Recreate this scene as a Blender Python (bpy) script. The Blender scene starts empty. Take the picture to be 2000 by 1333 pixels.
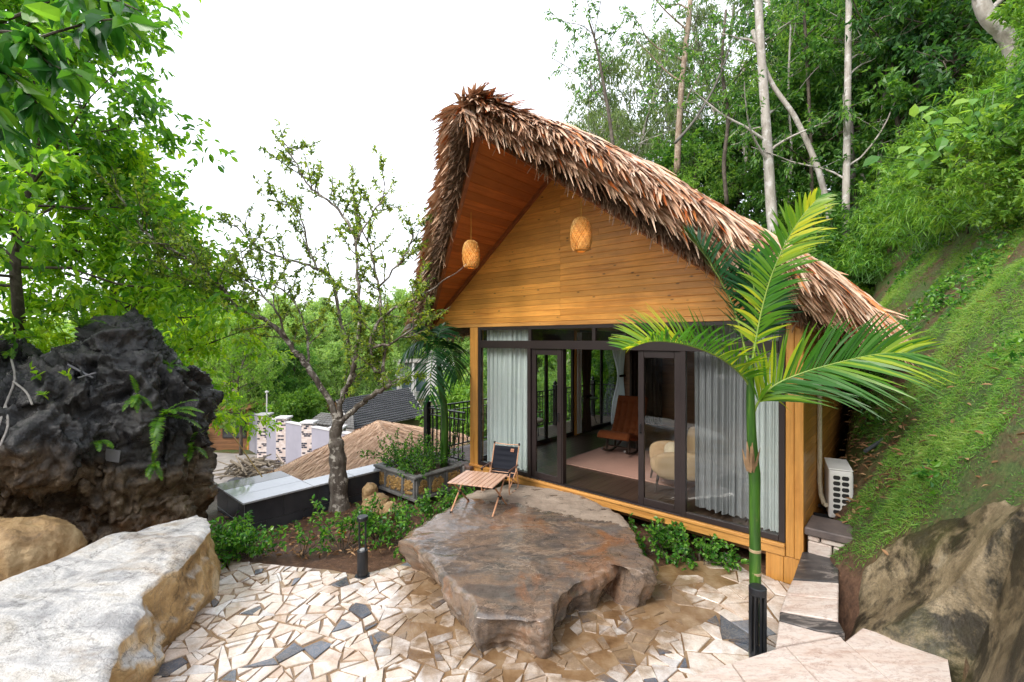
import bpy, math, random
import numpy as np
from mathutils import Vector, Matrix

# ------------------------------------------------------------------ scene, camera, light
S = bpy.context.scene
COL = S.collection
F_PX, CX, CY, CAMZ = 889.0, 1000.0, 664.0, 2.75
cam_d = bpy.data.cameras.new("camera"); cam = bpy.data.objects.new("camera", cam_d); COL.objects.link(cam)
cam.location = (0, 0, CAMZ); cam.rotation_euler = (math.pi/2, 0, 0)
cam_d.sensor_width = 36; cam_d.lens = 16.0; cam_d.shift_y = -0.00125
cam_d.clip_start = 0.05; cam_d.clip_end = 1500
S.camera = cam
S.view_settings.view_transform = 'Standard'; S.view_settings.look = 'None'
S.view_settings.exposure = 1.2; S.view_settings.gamma = 1.0

w = bpy.data.worlds.new("World"); S.world = w; w.use_nodes = True
nt = w.node_tree; nt.nodes.clear()
sky = nt.nodes.new('ShaderNodeTexSky'); sky.sky_type = 'NISHITA'; sky.sun_disc = False
SUN_EL, SUN_AZ = math.radians(44), math.radians(228)
sky.sun_elevation = SUN_EL; sky.sun_rotation = SUN_AZ
sky.air_density = 1.0; sky.dust_density = 4.0; sky.ozone_density = 1.0
bg1 = nt.nodes.new('ShaderNodeBackground'); bg1.inputs['Strength'].default_value = 0.05
nt.links.new(sky.outputs['Color'], bg1.inputs['Color'])
# the overcast cloud sheet: an even pale veil added to the sky
tc = nt.nodes.new('ShaderNodeTexCoord'); nz = nt.nodes.new('ShaderNodeTexNoise')
nz.inputs['Scale'].default_value = 1.6; nz.inputs['Detail'].default_value = 4
nt.links.new(tc.outputs['Generated'], nz.inputs['Vector'])
cr = nt.nodes.new('ShaderNodeValToRGB')
cr.color_ramp.elements[0].position = .3; cr.color_ramp.elements[0].color = (.83, .86, .91, 1)
cr.color_ramp.elements[1].position = .7; cr.color_ramp.elements[1].color = (.93, .94, .97, 1)
nt.links.new(nz.outputs['Fac'], cr.inputs['Fac'])
bg2 = nt.nodes.new('ShaderNodeBackground'); bg2.inputs['Strength'].default_value = 0.80
nt.links.new(cr.outputs['Color'], bg2.inputs['Color'])
addn = nt.nodes.new('ShaderNodeAddShader'); outw = nt.nodes.new('ShaderNodeOutputWorld')
nt.links.new(bg1.outputs[0], addn.inputs[0]); nt.links.new(bg2.outputs[0], addn.inputs[1])
nt.links.new(addn.outputs[0], outw.inputs['Surface'])

sun_d = bpy.data.lights.new("sun", 'SUN'); sun_d.energy = 1.3; sun_d.angle = math.radians(22); sun_d.color = (1, .955, .88)
sun = bpy.data.objects.new("sun", sun_d); COL.objects.link(sun)
_sd = Vector((math.sin(SUN_AZ)*math.cos(SUN_EL), math.cos(SUN_AZ)*math.cos(SUN_EL), math.sin(SUN_EL)))
sun.rotation_euler = _sd.to_track_quat('Z', 'Y').to_euler(); sun.location = (-6, -6, 20)
S.cycles.max_bounces = 10; S.cycles.transparent_max_bounces = 12
S.cycles.use_denoising = True; S.cycles.diffuse_bounces = 4; S.cycles.glossy_bounces = 4
S.cycles.sample_clamp_indirect = 8

# ------------------------------------------------------------------ geometry helpers
R0 = np.random.default_rng(7)
def RNG(s): return np.random.default_rng(s)
def px(x, y, Y):                       # pixel of the 2000x1333 photo at depth Y -> world point
    return np.array([(x-CX)/F_PX*Y, Y, CAMZ-(y-CY)/F_PX*Y])
def gp(x, y, z=0.0):                   # pixel on the horizontal plane z -> world point
    Y = F_PX*(CAMZ-z)/(y-CY)
    return np.array([(x-CX)/F_PX*Y, Y, z])
UX, UY = np.array([.7519, -.6592]), np.array([.6592, .7519])
H0 = np.array([3.12, 5.19]); HROT = math.atan2(-.6592, .7519)
def hw(a, d, z=0.0):                   # house frame -> world
    p = H0 + UX*a + UY*d
    return np.array([p[0], p[1], z])
def hl(x, y):                          # world -> house frame (arrays ok)
    dx, dy = x-H0[0], y-H0[1]
    return dx*UX[0]+dy*UX[1], dx*UY[0]+dy*UY[1]
def A(pxx, d=0.0):                     # photo column -> a on the plane d of the house
    k = (pxx-CX)/F_PX
    bx, by = H0 + UY*d
    return (by*k-bx)/(UX[0]-UX[1]*k)

def _h(ix, iy, iz):
    n = (ix*374761393 + iy*668265263 + iz*2147483647) & 0xFFFFFFFF
    n = ((n ^ (n >> 13))*1274126177) & 0xFFFFFFFF
    n = ((n ^ (n >> 15))*2246822519) & 0xFFFFFFFF
    return ((n ^ (n >> 16)) & 0xFFFF)/32767.5-1
def vn(p):
    p = np.asarray(p, float); i = np.floor(p).astype(np.int64); f = p-i; f = f*f*f*(f*(f*6-15)+10)
    i = i+100000
    r = 0
    for dx in (0, 1):
        for dy in (0, 1):
            for dz in (0, 1):
                wt = (f[:, 0] if dx else 1-f[:, 0])*(f[:, 1] if dy else 1-f[:, 1])*(f[:, 2] if dz else 1-f[:, 2])
                r = r+wt*_h(i[:, 0]+dx, i[:, 1]+dy, i[:, 2]+dz)
    return r
def fbm(p, o=4, g=.5):
    p = np.asarray(p, float); r = 0; a = 1.0; t = 0
    for k in range(o):
        r = r+a*vn(p*2.03**k+k*17.3); t += a; a *= g
    return r/t
def ridged(p, o=4, g=.5):
    p = np.asarray(p, float); r = 0; a = 1.0; t = 0
    for k in range(o):
        r = r+a*(1-2*np.abs(vn(p*2.03**k+k*11.7))); t += a; a *= g
    return r/t
def nrm(v):
    v = np.asarray(v, float); return v/np.maximum(np.linalg.norm(v, axis=-1, keepdims=True), 1e-9)

class MB:
    def __init__(s): s.v = []; s.f = {}; s.r = []; s.n = 0; s.order = []
    def add(s, v, faces, r=.5):
        v = np.asarray(v, float).reshape(-1, 3)
        if isinstance(faces, np.ndarray):
            s.f.setdefault(faces.shape[1], []).append(faces+s.n)
        else:
            g = {}
            for q in faces: g.setdefault(len(q), []).append(q)
            for k, q in g.items(): s.f.setdefault(k, []).append(np.array(q, np.int64)+s.n)
        s.r.append(np.broadcast_to(np.asarray(r, float), (len(v),)) if np.ndim(r) == 0 else np.asarray(r, float))
        s.v.append(v); s.n += len(v)
        return s
    def mesh(s, name, mat=None, smooth=False, origin=None):
        me = bpy.data.meshes.new(name)
        V = np.concatenate(s.v) if s.v else np.zeros((0, 3))
        if origin is not None: V = V-np.asarray(origin, float)
        me.vertices.add(len(V)); me.vertices.foreach_set('co', V.astype(np.float32).ravel())
        loops = []; starts = []; st = 0
        for k, L in s.f.items():
            q = np.concatenate(L); loops.append(q.ravel()); starts.append(st+np.arange(len(q))*k); st += q.size
        loops = np.concatenate(loops); starts = np.concatenate(starts)
        me.loops.add(len(loops)); me.loops.foreach_set('vertex_index', loops.astype(np.int32))
        me.polygons.add(len(starts)); me.polygons.foreach_set('loop_start', starts.astype(np.int32))
        me.update(calc_edges=True)
        at = me.attributes.new('rnd', 'FLOAT', 'POINT'); at.data.foreach_set('value', np.concatenate(s.r).astype(np.float32))
        me.polygons.foreach_set('use_smooth', np.full(len(starts), bool(smooth)))
        if mat: me.materials.append(mat)
        me.validate()
        return me
    # shapes -------------------------------------------------
    def box(s, x0, x1, y0, y1, z0, z1, ch=0.0, r=.5, xf=None):
        x0, x1 = min(x0, x1), max(x0, x1); y0, y1 = min(y0, y1), max(y0, y1); z0, z1 = min(z0, z1), max(z0, z1)
        if ch <= 0:
            v = np.array([[x, y, z] for x in (x0, x1) for y in (y0, y1) for z in (z0, z1)])
            f = [(0, 1, 3, 2), (4, 6, 7, 5), (0, 4, 5, 1), (2, 3, 7, 6), (0, 2, 6, 4), (1, 5, 7, 3)]
        else:
            ch = min(ch, (x1-x0)*.45, (y1-y0)*.45, (z1-z0)*.45)
            X = (x0, x1); Yy = (y0, y1); Z = (z0, z1); v = []; idx = {}
            for i in (0, 1):
                for j in (0, 1):
                    for k in (0, 1):
                        sx, sy, sz = (1-2*i)*ch, (1-2*j)*ch, (1-2*k)*ch
                        for ax in range(3):
                            p = [X[i]+sx, Yy[j]+sy, Z[k]+sz]; p[ax] = (X[i], Yy[j], Z[k])[ax]
                            idx[(i, j, k, ax)] = len(v); v.append(p)
            f = []
            for ax in range(3):
                for sgn in (0, 1):
                    q = []
                    for (b, c) in ((0, 0), (0, 1), (1, 1), (1, 0)):
                        key = [0, 0, 0]; key[ax] = sgn; key[(ax+1) % 3] = b; key[(ax+2) % 3] = c
                        q.append(idx[(*key, ax)])
                    f.append(tuple(q) if not sgn else tuple(q[::-1]))
            for ax in range(3):
                o1, o2 = (ax+1) % 3, (ax+2) % 3
                for b in (0, 1):
                    for c in (0, 1):
                        k0 = [0, 0, 0]; k0[o1] = b; k0[o2] = c; k1 = list(k0); k1[ax] = 1
                        f.append((idx[(*k0, o1)], idx[(*k0, o2)], idx[(*k1, o2)], idx[(*k1, o1)]))
            for i in (0, 1):
                for j in (0, 1):
                    for k in (0, 1): f.append(tuple(idx[(i, j, k, ax)] for ax in range(3)))
            v = np.array(v)
        if xf is not None: v = xf(np.asarray(v, float))
        return s.add(v, f, r)
    def tube(s, P, rad, n=8, cap=True, r=.5, flat=1.0):
        P = np.asarray(P, float); m = len(P)
        rad = np.broadcast_to(np.asarray(rad, float), (m,))
        T = np.zeros_like(P); T[1:-1] = P[2:]-P[:-2]; T[0] = P[1]-P[0]; T[-1] = P[-1]-P[-2]; T = nrm(T)
        up = np.array([0, 0, 1.0]) if abs(T[0][2]) < .9 else np.array([1.0, 0, 0])
        nn = nrm(np.cross(T[0], up)); V = []
        an = np.arange(n)*2*math.pi/n
        for i in range(m):
            nn = nrm(nn-T[i]*np.dot(nn, T[i])); b = np.cross(T[i], nn)
            V.append(P[i]+rad[i]*(np.cos(an)[:, None]*nn+flat*np.sin(an)[:, None]*b))
        V = np.concatenate(V)
        q = []
        for i in range(m-1):
            for j in range(n):
                j2 = (j+1) % n; q.append((i*n+j, i*n+j2, (i+1)*n+j2, (i+1)*n+j))
        f = q
        if cap: f = q+[tuple(range(n))[::-1], tuple(range((m-1)*n, m*n))]
        return s.add(V, f, r)
    def lathe(s, prof, n=24, c=(0, 0, 0), r=.5, sx=1, sy=1):
        an = np.arange(n)*2*math.pi/n; V = []
        for (rr, z) in prof: V.append(np.stack([c[0]+sx*rr*np.cos(an), c[1]+sy*rr*np.sin(an), np.full(n, c[2]+z)], 1))
        f = []
        for i in range(len(prof)-1):
            for j in range(n):
                j2 = (j+1) % n; f.append((i*n+j, i*n+j2, (i+1)*n+j2, (i+1)*n+j))
        f.append(tuple(range(n))[::-1]); f.append(tuple(range((len(prof)-1)*n, len(prof)*n)))
        return s.add(np.concatenate(V), f, r)
    def prism(s, pts, off, r=.5):      # polygon (n,3) extruded by vector off
        P = np.asarray(pts, float); n = len(P); V = np.concatenate([P, P+np.asarray(off, float)])
        f = [tuple(range(n))[::-1], tuple(range(n, 2*n))]+[(i, (i+1) % n, n+(i+1) % n, n+i) for i in range(n)]
        return s.add(V, f, r)
    def grid(s, V, r=.5, flip=False, closed_u=False):           # V (m,n,3)
        m, n = V.shape[:2]; I = np.arange(m*n).reshape(m, n)
        a, b, c, d = I[:-1, :-1], I[:-1, 1:], I[1:, 1:], I[1:, :-1]
        q = np.stack([a, d, c, b] if flip else [a, b, c, d], -1).reshape(-1, 4)
        if closed_u:
            q = np.concatenate([q, np.stack([I[:-1, -1], I[:-1, 0], I[1:, 0], I[1:, -1]], -1)])
        rr = r if np.ndim(r) == 0 else np.asarray(r).ravel()
        return s.add(V.reshape(-1, 3), q, rr)
    def blades(s, P, D, N, L, W, lift=0.0, droop=0.0, rnd=None, seg=3, tip=.12, fold=0.0, mid=.35):
        P = np.asarray(P, float); n = len(P); D = nrm(D); N = np.asarray(N, float)
        Sd = nrm(np.cross(D, N)); N = np.cross(Sd, D)
        L = np.broadcast_to(L, (n,))[:, None]; W = np.broadcast_to(W, (n,))[:, None]
        lift = np.broadcast_to(lift, (n,))[:, None]; droop = np.broadcast_to(droop, (n,))[:, None]
        V = np.zeros((n, (seg+1)*2, 3))
        for i in range(seg+1):
            t = i/seg
            wd = (min(1, .45+t/mid*.55) if t < mid else max(tip, 1-((t-mid)/(1-mid))**1.5*(1-tip)))
            c = P+D*L*t+N*L*(lift*t)-np.array([0, 0, 1])*L*droop*t*t
            V[:, i*2] = c-Sd*W*wd*.5+N*W*fold*wd; V[:, i*2+1] = c+Sd*W*wd*.5-N*W*fold*wd*0
        base = np.arange(n)[:, None]*((seg+1)*2)
        q = np.concatenate([base+np.array([2*i, 2*i+1, 2*i+3, 2*i+2]) for i in range(seg)])
        if rnd is None: rnd = R0.random(n)
        return s.add(V.reshape(-1, 3), q, np.repeat(rnd, (seg+1)*2))
    def leaves(s, P, D, N, L, W, rnd=None, kind='oval', curl=.12):
        P = np.asarray(P, float); n = len(P)
        if n == 0: return s
        if kind == 'oval':
            T = np.array([(0, 0, 0), (-.42, .3, .10), (-.40, .65, .08), (0, 1, -curl), (.40, .65, .08), (.42, .3, .10), (0, .32, 0), (0, .68, -curl*.4)])
            Q3 = np.array([(0, 6, 1), (2, 7, 3), (0, 5, 6), (7, 4, 3)]); Q4 = np.array([(1, 6, 7, 2), (6, 5, 4, 7)])
        else:
            T = np.array([(0, 0, 0), (-.5, .45, .1), (0, 1, -curl), (.5, .45, .1)])
            Q3 = np.array([(0, 2, 1), (0, 3, 2)]); Q4 = None
        D = nrm(D); Sd = nrm(np.cross(D, N)); Nn = np.cross(Sd, D)
        L = np.broadcast_to(L, (n,)); W = np.broadcast_to(W, (n,))
        V = P[:, None]+T[None, :, 0, None]*(Sd*W[:, None])[:, None]+T[None, :, 1, None]*(D*L[:, None])[:, None]+T[None, :, 2, None]*(Nn*L[:, None])[:, None]
        k = len(T); base = np.arange(n)[:, None, None]*k
        if rnd is None: rnd = R0.random(n)
        n0 = s.n
        s.add(V.reshape(-1, 3), (base+Q3[None]).reshape(-1, 3), np.repeat(rnd, k))
        if Q4 is not None: s.f.setdefault(4, []).append((base+Q4[None]).reshape(-1, 4)+n0)
        return s

def mkobj(name, me, parent=None, loc=(0, 0, 0), rz=0):
    o = bpy.data.objects.new(name, me); COL.objects.link(o)
    if parent is not None: o.parent = parent
    o.location = tuple(float(q) for q in loc); o.rotation_euler = (0, 0, rz)
    return o
def tag(o, label, cat, group=None):
    o['label'] = label; o['category'] = cat
    if group: o['group'] = group
    return o
def thing(name, label, cat, loc=(0, 0, 0), rz=0, group=None):
    return tag(mkobj(name, None, None, loc, rz), label, cat, group)
def part(name, mb, mat, parent, smooth=False, label=None, origin=None):
    o = mkobj(name, mb.mesh(name, mat, smooth, origin), parent)
    if label: o['label'] = label
    return o
def solo(name, mb, mat, label, cat, origin=None, smooth=False, group=None, loc=None, rz=0):
    o = mkobj(name, mb.mesh(name, mat, smooth, origin), None, loc if loc is not None else (origin if origin is not None else (0, 0, 0)), rz)
    return tag(o, label, cat, group)
def struct(name, mb, mat, smooth=False, kind='structure'):
    o = mkobj(name, mb.mesh(name, mat, smooth)); o['kind'] = kind; return o
def dup(root, loc, rz=0, sc=1.0, label=None, group=None):
    r = root.copy(); COL.objects.link(r); r.location = tuple(float(q) for q in loc); r.rotation_euler = (0, 0, rz)
    r.scale = (sc, sc, sc) if np.ndim(sc) == 0 else tuple(sc)
    if label: r['label'] = label
    if group: r['group'] = group
    for ch in list(root.children):
        c = ch.copy(); COL.objects.link(c); c.parent = r
        for g in ch.children:
            q = g.copy(); COL.objects.link(q); q.parent = c
    return r

# ------------------------------------------------------------------ material helpers
class NT:
    def __init__(s, name):
        s.m = bpy.data.materials.new(name); s.m.use_nodes = True; s.t = s.m.node_tree; s.t.nodes.clear()
        s.out = s.t.nodes.new('ShaderNodeOutputMaterial'); s.p = s.t.nodes.new('ShaderNodeBsdfPrincipled')
        s.t.links.new(s.p.outputs[0], s.out.inputs['Surface'])
        s.co = s.t.nodes.new('ShaderNodeTexCoord').outputs['Object']
    def n(s, typ, **k):
        q = s.t.nodes.new(typ)
        for a, b in k.items(): setattr(q, a, b)
        return q
    def l(s, a, b): s.t.links.new(a, b)
    def val(s, sock, v):
        if isinstance(v, bpy.types.NodeSocket): s.l(v, sock)
        else: sock.default_value = v
    def map(s, scale=(1, 1, 1), rot=(0, 0, 0), src=None):
        q = s.n('ShaderNodeMapping'); q.inputs['Scale'].default_value = scale; q.inputs['Rotation'].default_value = rot
        s.l(src or s.co, q.inputs['Vector']); return q.outputs[0]
    def noise(s, scale, detail=5, rough=.55, vec=None, dist=0.0):
        q = s.n('ShaderNodeTexNoise'); q.inputs['Scale'].default_value = scale; q.inputs['Detail'].default_value = detail
        q.inputs['Roughness'].default_value = rough; q.inputs['Distortion'].default_value = dist
        s.l(vec or s.co, q.inputs['Vector']); return q.outputs['Fac']
    def voro(s, scale, feature='F1', vec=None, out='Distance'):
        q = s.n('ShaderNodeTexVoronoi', feature=feature); q.inputs['Scale'].default_value = scale
        s.l(vec or s.co, q.inputs['Vector']); return q.outputs[out]
    def ramp(s, fac, els):
        q = s.n('ShaderNodeValToRGB'); e = q.color_ramp.elements
        while len(e) < len(els): e.new(.5)
        for i, (p, c) in enumerate(els):
            e[i].position = p; e[i].color = (*c, 1) if np.ndim(c) else (c, c, c, 1)
        s.l(fac, q.inputs['Fac']); return q.outputs['Color']
    def mix(s, f, a, b, mode='MIX'):
        q = s.n('ShaderNodeMix', data_type='RGBA', blend_type=mode)
        s.val(q.inputs[0], f)
        for so, v in ((q.inputs[6], a), (q.inputs[7], b)):
            if isinstance(v, bpy.types.NodeSocket): s.l(v, so)
            else: so.default_value = (*v, 1)
        return q.outputs[2]
    def math(s, op, a, b=0.0):
        q = s.n('ShaderNodeMath', operation=op); s.val(q.inputs[0], a); s.val(q.inputs[1], b); return q.outputs[0]
    def attr(s, name='rnd'):
        q = s.n('ShaderNodeAttribute', attribute_name=name); return q.outputs['Fac']
    def sep(s):
        q = s.n('ShaderNodeSeparateXYZ'); s.l(s.co, q.inputs[0]); return q.outputs
    def bump(s, h, strength=.3, dist=.02, prev=None):
        q = s.n('ShaderNodeBump'); q.inputs['Strength'].default_value = strength; q.inputs['Distance'].default_value = dist
        s.l(h, q.inputs['Height'])
        if prev: s.l(prev, q.inputs['Normal'])
        s.l(q.outputs[0], s.p.inputs['Normal']); return q.outputs[0]
    def base(s, c): s.val(s.p.inputs['Base Color'], c if isinstance(c, bpy.types.NodeSocket) else (*c, 1))
    def rough(s, v): s.val(s.p.inputs['Roughness'], v)
    def set(s, k, v): s.val(s.p.inputs[k], v)

def grain(t, c, amt=.35, cr=.5, sc=1.0):
    sp = t.noise(75*sc, 8, .8); c = t.mix(amt, c, t.ramp(sp, [(.30, .25), (.5, .95), (.70, 1.75)]), 'MULTIPLY')
    pt = t.noise(11*sc, 9, .75); c = t.mix(amt*.9, c, t.ramp(pt, [(.34, .40), (.5, 1.0), (.66, 1.5)]), 'MULTIPLY')
    if cr:
        dv = t.n('ShaderNodeVectorMath', operation='ADD'); nn = t.n('ShaderNodeTexNoise'); nn.inputs['Scale'].default_value = 2.2*sc; nn.inputs['Detail'].default_value = 7; nn.inputs['Roughness'].default_value = .65; t.l(t.co, nn.inputs['Vector'])
        t.l(t.co, dv.inputs[0]); t.l(nn.outputs['Color'], dv.inputs[1])
        e = t.voro(1.15*sc, 'DISTANCE_TO_EDGE', dv.outputs[0]); ck = t.ramp(e, [(0, 1), (.014, 0)]); c = t.mix(t.math('MULTIPLY', ck, cr), c, (.025, .02, .016))
        return c, ck
    return c, None
def simple(name, c1, c2=None, scale=8, rough=.6, bump=0, bscale=30, bdist=.01, metal=0, spec=None, detail=5):
    t = NT(name)
    if c2 is None: c2 = tuple(q*.8 for q in c1)
    t.base(t.ramp(t.noise(scale, detail), [(.3, c1), (.7, c2)])); t.rough(rough); t.set('Metallic', metal)
    if spec is not None: t.set('Specular IOR Level', spec)
    if bump: t.bump(t.noise(bscale, 6), bump, bdist)
    return t.m
def leafmat(name, cols, trans=.35, rough=.38, tcol=None, spec=.4):
    t = NT(name)
    n = len(cols); c = t.ramp(t.attr(), [(i/max(1, n-1), q) for i, q in enumerate(cols)])
    t.base(c); t.rough(rough); t.set('Specular IOR Level', spec)
    tr = t.n('ShaderNodeBsdfTranslucent')
    t.l(t.mix(1.0, c, tcol or (1.9, 1.75, .75), 'MULTIPLY'), tr.inputs['Color'])
    mx = t.n('ShaderNodeMixShader'); mx.inputs[0].default_value = trans
    t.l(t.p.outputs[0], mx.inputs[1]); t.l(tr.outputs[0], mx.inputs[2]); t.l(mx.outputs[0], t.out.inputs['Surface'])
    return t.m
def wood(name, light, dark, axis=0, rough=.42, knots=True, vary=.5, gs=1.0):
    t = NT(name)
    sc = [14*gs, 14*gs, 14*gs]; sc[axis] = .9*gs
    r = t.attr()
    off = t.n('ShaderNodeVectorMath', operation='ADD')
    cb = t.n('ShaderNodeCombineXYZ'); rr = t.math('MULTIPLY', r, 37.0)
    for i in range(3): t.l(rr, cb.inputs[i])
    t.l(t.co, off.inputs[0]); t.l(cb.outputs[0], off.inputs[1])
    v = t.map(tuple(sc), src=off.outputs[0])
    g = t.noise(1.0, 6, .6, v, .6)
    c = t.ramp(g, [(.30, dark), (.52, light), (.75, tuple(q*1.12 for q in light))])
    c = t.mix(t.math('MULTIPLY', r, vary), c, tuple(q*.62 for q in light))
    if knots:
        sk = [8, 8, 8]; sk[axis] = 3.4
        kn = t.voro(1.0, 'F1', t.map(tuple(sk), src=off.outputs[0]))
        km = t.ramp(kn, [(.05, 1.0), (.12, 0.0)])
        c = t.mix(km, c, tuple(q*.22 for q in light))
    c = t.mix(.55, c, t.ramp(t.noise(.9, 6, .65), [(.34, .62), (.55, 1.0), (.75, 1.12)]), 'MULTIPLY')
    fg = t.noise(1.0, 4, .6, t.map(tuple(q*4 for q in sc), src=off.outputs[0])); c = t.mix(.35, c, t.ramp(fg, [(.35, .65), (.6, 1.15)]), 'MULTIPLY')
    t.base(c); t.rough(rough); t.bump(g, .12, .004)
    return t.m
# ------------------------------------------------------------------ materials
def m_soil():
    t = NT('soil'); n = t.noise(13, 10, .72); n2 = t.noise(1.1, 4)
    c = t.ramp(n, [(.3, (.045, .022, .012)), (.55, (.115, .058, .032)), (.75, (.20, .115, .065))])
    g = t.ramp(t.noise(1.6, 9, .72), [(.40, 0), (.56, 1)])
    green = t.ramp(t.noise(30, 8, .75), [(.3, (.020, .040, .010)), (.5, (.055, .095, .020)), (.7, (.12, .15, .04))])
    c = t.mix(t.math('MULTIPLY', g, t.attr('rnd')), c, green)
    t.base(c); t.rough(t.ramp(n2, [(.4, .45), (.6, .85)])); t.bump(n, .8, .05); return t.m
M_SOIL = m_soil()
def m_mortar():
    t = NT('wet_mortar'); n = t.noise(3.2, 8, .62); n2 = t.noise(.55, 4, .6)
    c = t.ramp(n, [(.3, (.11, .058, .026)), (.5, (.22, .135, .070)), (.72, (.34, .25, .16))])
    t.base(c); t.rough(t.ramp(n2, [(.42, .05), (.62, .34)])); t.bump(t.noise(26, 5), .35, .01); t.set('Specular IOR Level', .8)
    return t.m
M_MORTAR = m_mortar()
def m_crazy():
    t = NT('crazy_stone'); r = t.attr()
    c = t.ramp(r, [(0, (.80, .71, .60)), (.16, (.74, .62, .50)), (.30, (.84, .79, .72)), (.46, (.70, .54, .41)), (.58, (.82, .73, .64)), (.72, (.58, .43, .29)), (.80, (.68, .63, .58)), (.86, (.21, .225, .25)), (.93, (.10, .115, .14)), (1, (.055, .065, .08))])
    s = t.noise(4.5, 8, .65, None, .8)
    c = t.mix(t.ramp(s, [(.44, 0.0), (.70, .65)]), c, (.50, .33, .18), 'MULTIPLY')
    c = t.mix(t.ramp(t.noise(2.2, 6, .65), [(.50, 0), (.64, .35)]), c, (.55, .40, .25), 'MULTIPLY')
    v = t.noise(16, 6, .7, None, 1.5)
    c = t.mix(t.ramp(v, [(.46, 0), (.5, .28), (.54, 0)]), c, (.50, .36, .24))
    # mud washed over the stones near the rock and the house
    at = t.attr('mud')
    mud = t.ramp(t.math('ADD', t.math('MULTIPLY', at, .75), t.math('MULTIPLY', t.noise(5, 7, .65), .6)), [(.62, 0), (.80, .92)])
    c = t.mix(mud, c, t.ramp(s, [(.3, (.16, .088, .040)), (.7, (.30, .20, .11))]))
    c, ck = grain(t, c, .28, 0)
    c = t.mix(1.0, c, (.90, .945, 1.03), 'MULTIPLY')
    t.base(c); t.rough(t.ramp(t.noise(.8, 5, .6), [(.40, .04), (.66, .22)])); t.bump(t.noise(40, 5), .18, .004); t.set('Specular IOR Level', .85)
    return t.m
M_CRAZY = m_crazy()
def m_marble():
    t = NT('pink_marble'); r = t.attr()
    n = t.noise(1.0, 8, .65, t.map((2.2, 9, 9), (0, 0, .6)), 1.2)
    c = t.ramp(n, [(.25, (.52, .34, .26)), (.42, (.78, .66, .58)), (.6, (.84, .77, .71)), (.8, (.70, .53, .44))])
    v = t.noise(1.0, 7, .7, t.map((1.6, 6, 5), (0, 0, .9)), 2.0)
    c = t.mix(t.ramp(v, [(.475, 0), (.5, .6), (.525, 0)]), c, (.40, .26, .22))
    dk = t.ramp(n, [(.3, (.03, .032, .038)), (.55, (.085, .08, .08)), (.62, (.30, .27, .25)), (.66, (.07, .07, .075))])
    c = t.mix(t.ramp(r, [(.86, 0), (.9, 1)]), c, dk)
    c = t.mix(t.ramp(t.noise(30, 5), [(.5, 0), (.8, .35)]), c, (.42, .32, .22), 'MULTIPLY')
    c = t.mix(1.0, c, (.74, .72, .72), 'MULTIPLY')
    t.base(c); t.rough(t.ramp(t.noise(2.5, 4), [(.4, .22), (.6, .5)])); t.bump(n, .15, .006); return t.m
M_MARBLE = m_marble()
def m_flat():
    t = NT('wet_brown_rock')
    n = t.noise(1.0, 9, .62, t.map((1.2, 2.2, 1.6), (0, 0, -.5)), 1.3)
    c = t.ramp(n, [(.22, (.055, .048, .046)), (.42, (.120, .098, .085)), (.54, (.205, .145, .105)), (.66, (.145, .122, .112)), (.85, (.25, .21, .18))])
    rust = t.ramp(t.noise(1.6, 6, .6, None, .7), [(.56, 0), (.70, .75)])
    c = t.mix(rust, c, (.27, .115, .045))
    for sc, ro, wd in ((.55, .7, .006), (.9, -.9, .004)):
        v = t.noise(sc, 6, .55, t.map((1, 2.0, 1), (0, 0, ro)), .5)
        c = t.mix(t.ramp(v, [(.5-wd, 0), (.5, .32), (.5+wd, 0)]), c, (.50, .38, .29))
    pale = t.ramp(t.noise(3.6, 8, .7, None, .6), [(.66, 0), (.76, .8)])
    c = t.mix(pale, c, (.50, .38, .33))
    x, y, z = t.sep()
    # the strip under the eaves has stayed dry
    edge = t.math('ADD', t.math('ADD', t.math('MULTIPLY', y, .80), t.math('MULTIPLY', x, .42)), t.math('MULTIPLY', t.noise(5, 6, .7), .55))
    dry = t.ramp(t.math('SUBTRACT', edge, 1.30), [(.0, 0), (.05, 1)])
    spots = t.ramp(t.noise(4.2, 4, .6, t.map((1, 1.8, 1))), [(.60, 1), (.64, 0)])
    dry = t.math('MULTIPLY', dry, spots)
    geo = t.n('ShaderNodeNewGeometry'); sp = t.n('ShaderNodeSeparateXYZ'); t.l(geo.outputs['Normal'], sp.inputs[0])
    dry = t.math('MULTIPLY', dry, t.ramp(sp.outputs[2], [(.6, 0), (.8, 1)]))
    c = t.mix(dry, c, t.ramp(n, [(.3, (.25, .19, .145)), (.7, (.40, .325, .26))]))
    c, ck = grain(t, c, .42, .55)
    t.base(c)
    wet = t.ramp(t.noise(1.4, 6, .6), [(.44, .04), (.68, .20)])
    t.rough(t.mix(dry, wet, (.75, .75, .75)))
    b = t.bump(t.noise(7, 8, .6), .28, .03); t.bump(t.noise(45, 5), .15, .006, b); t.set('Specular IOR Level', .85); return t.m
M_FLAT = m_flat()
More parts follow.
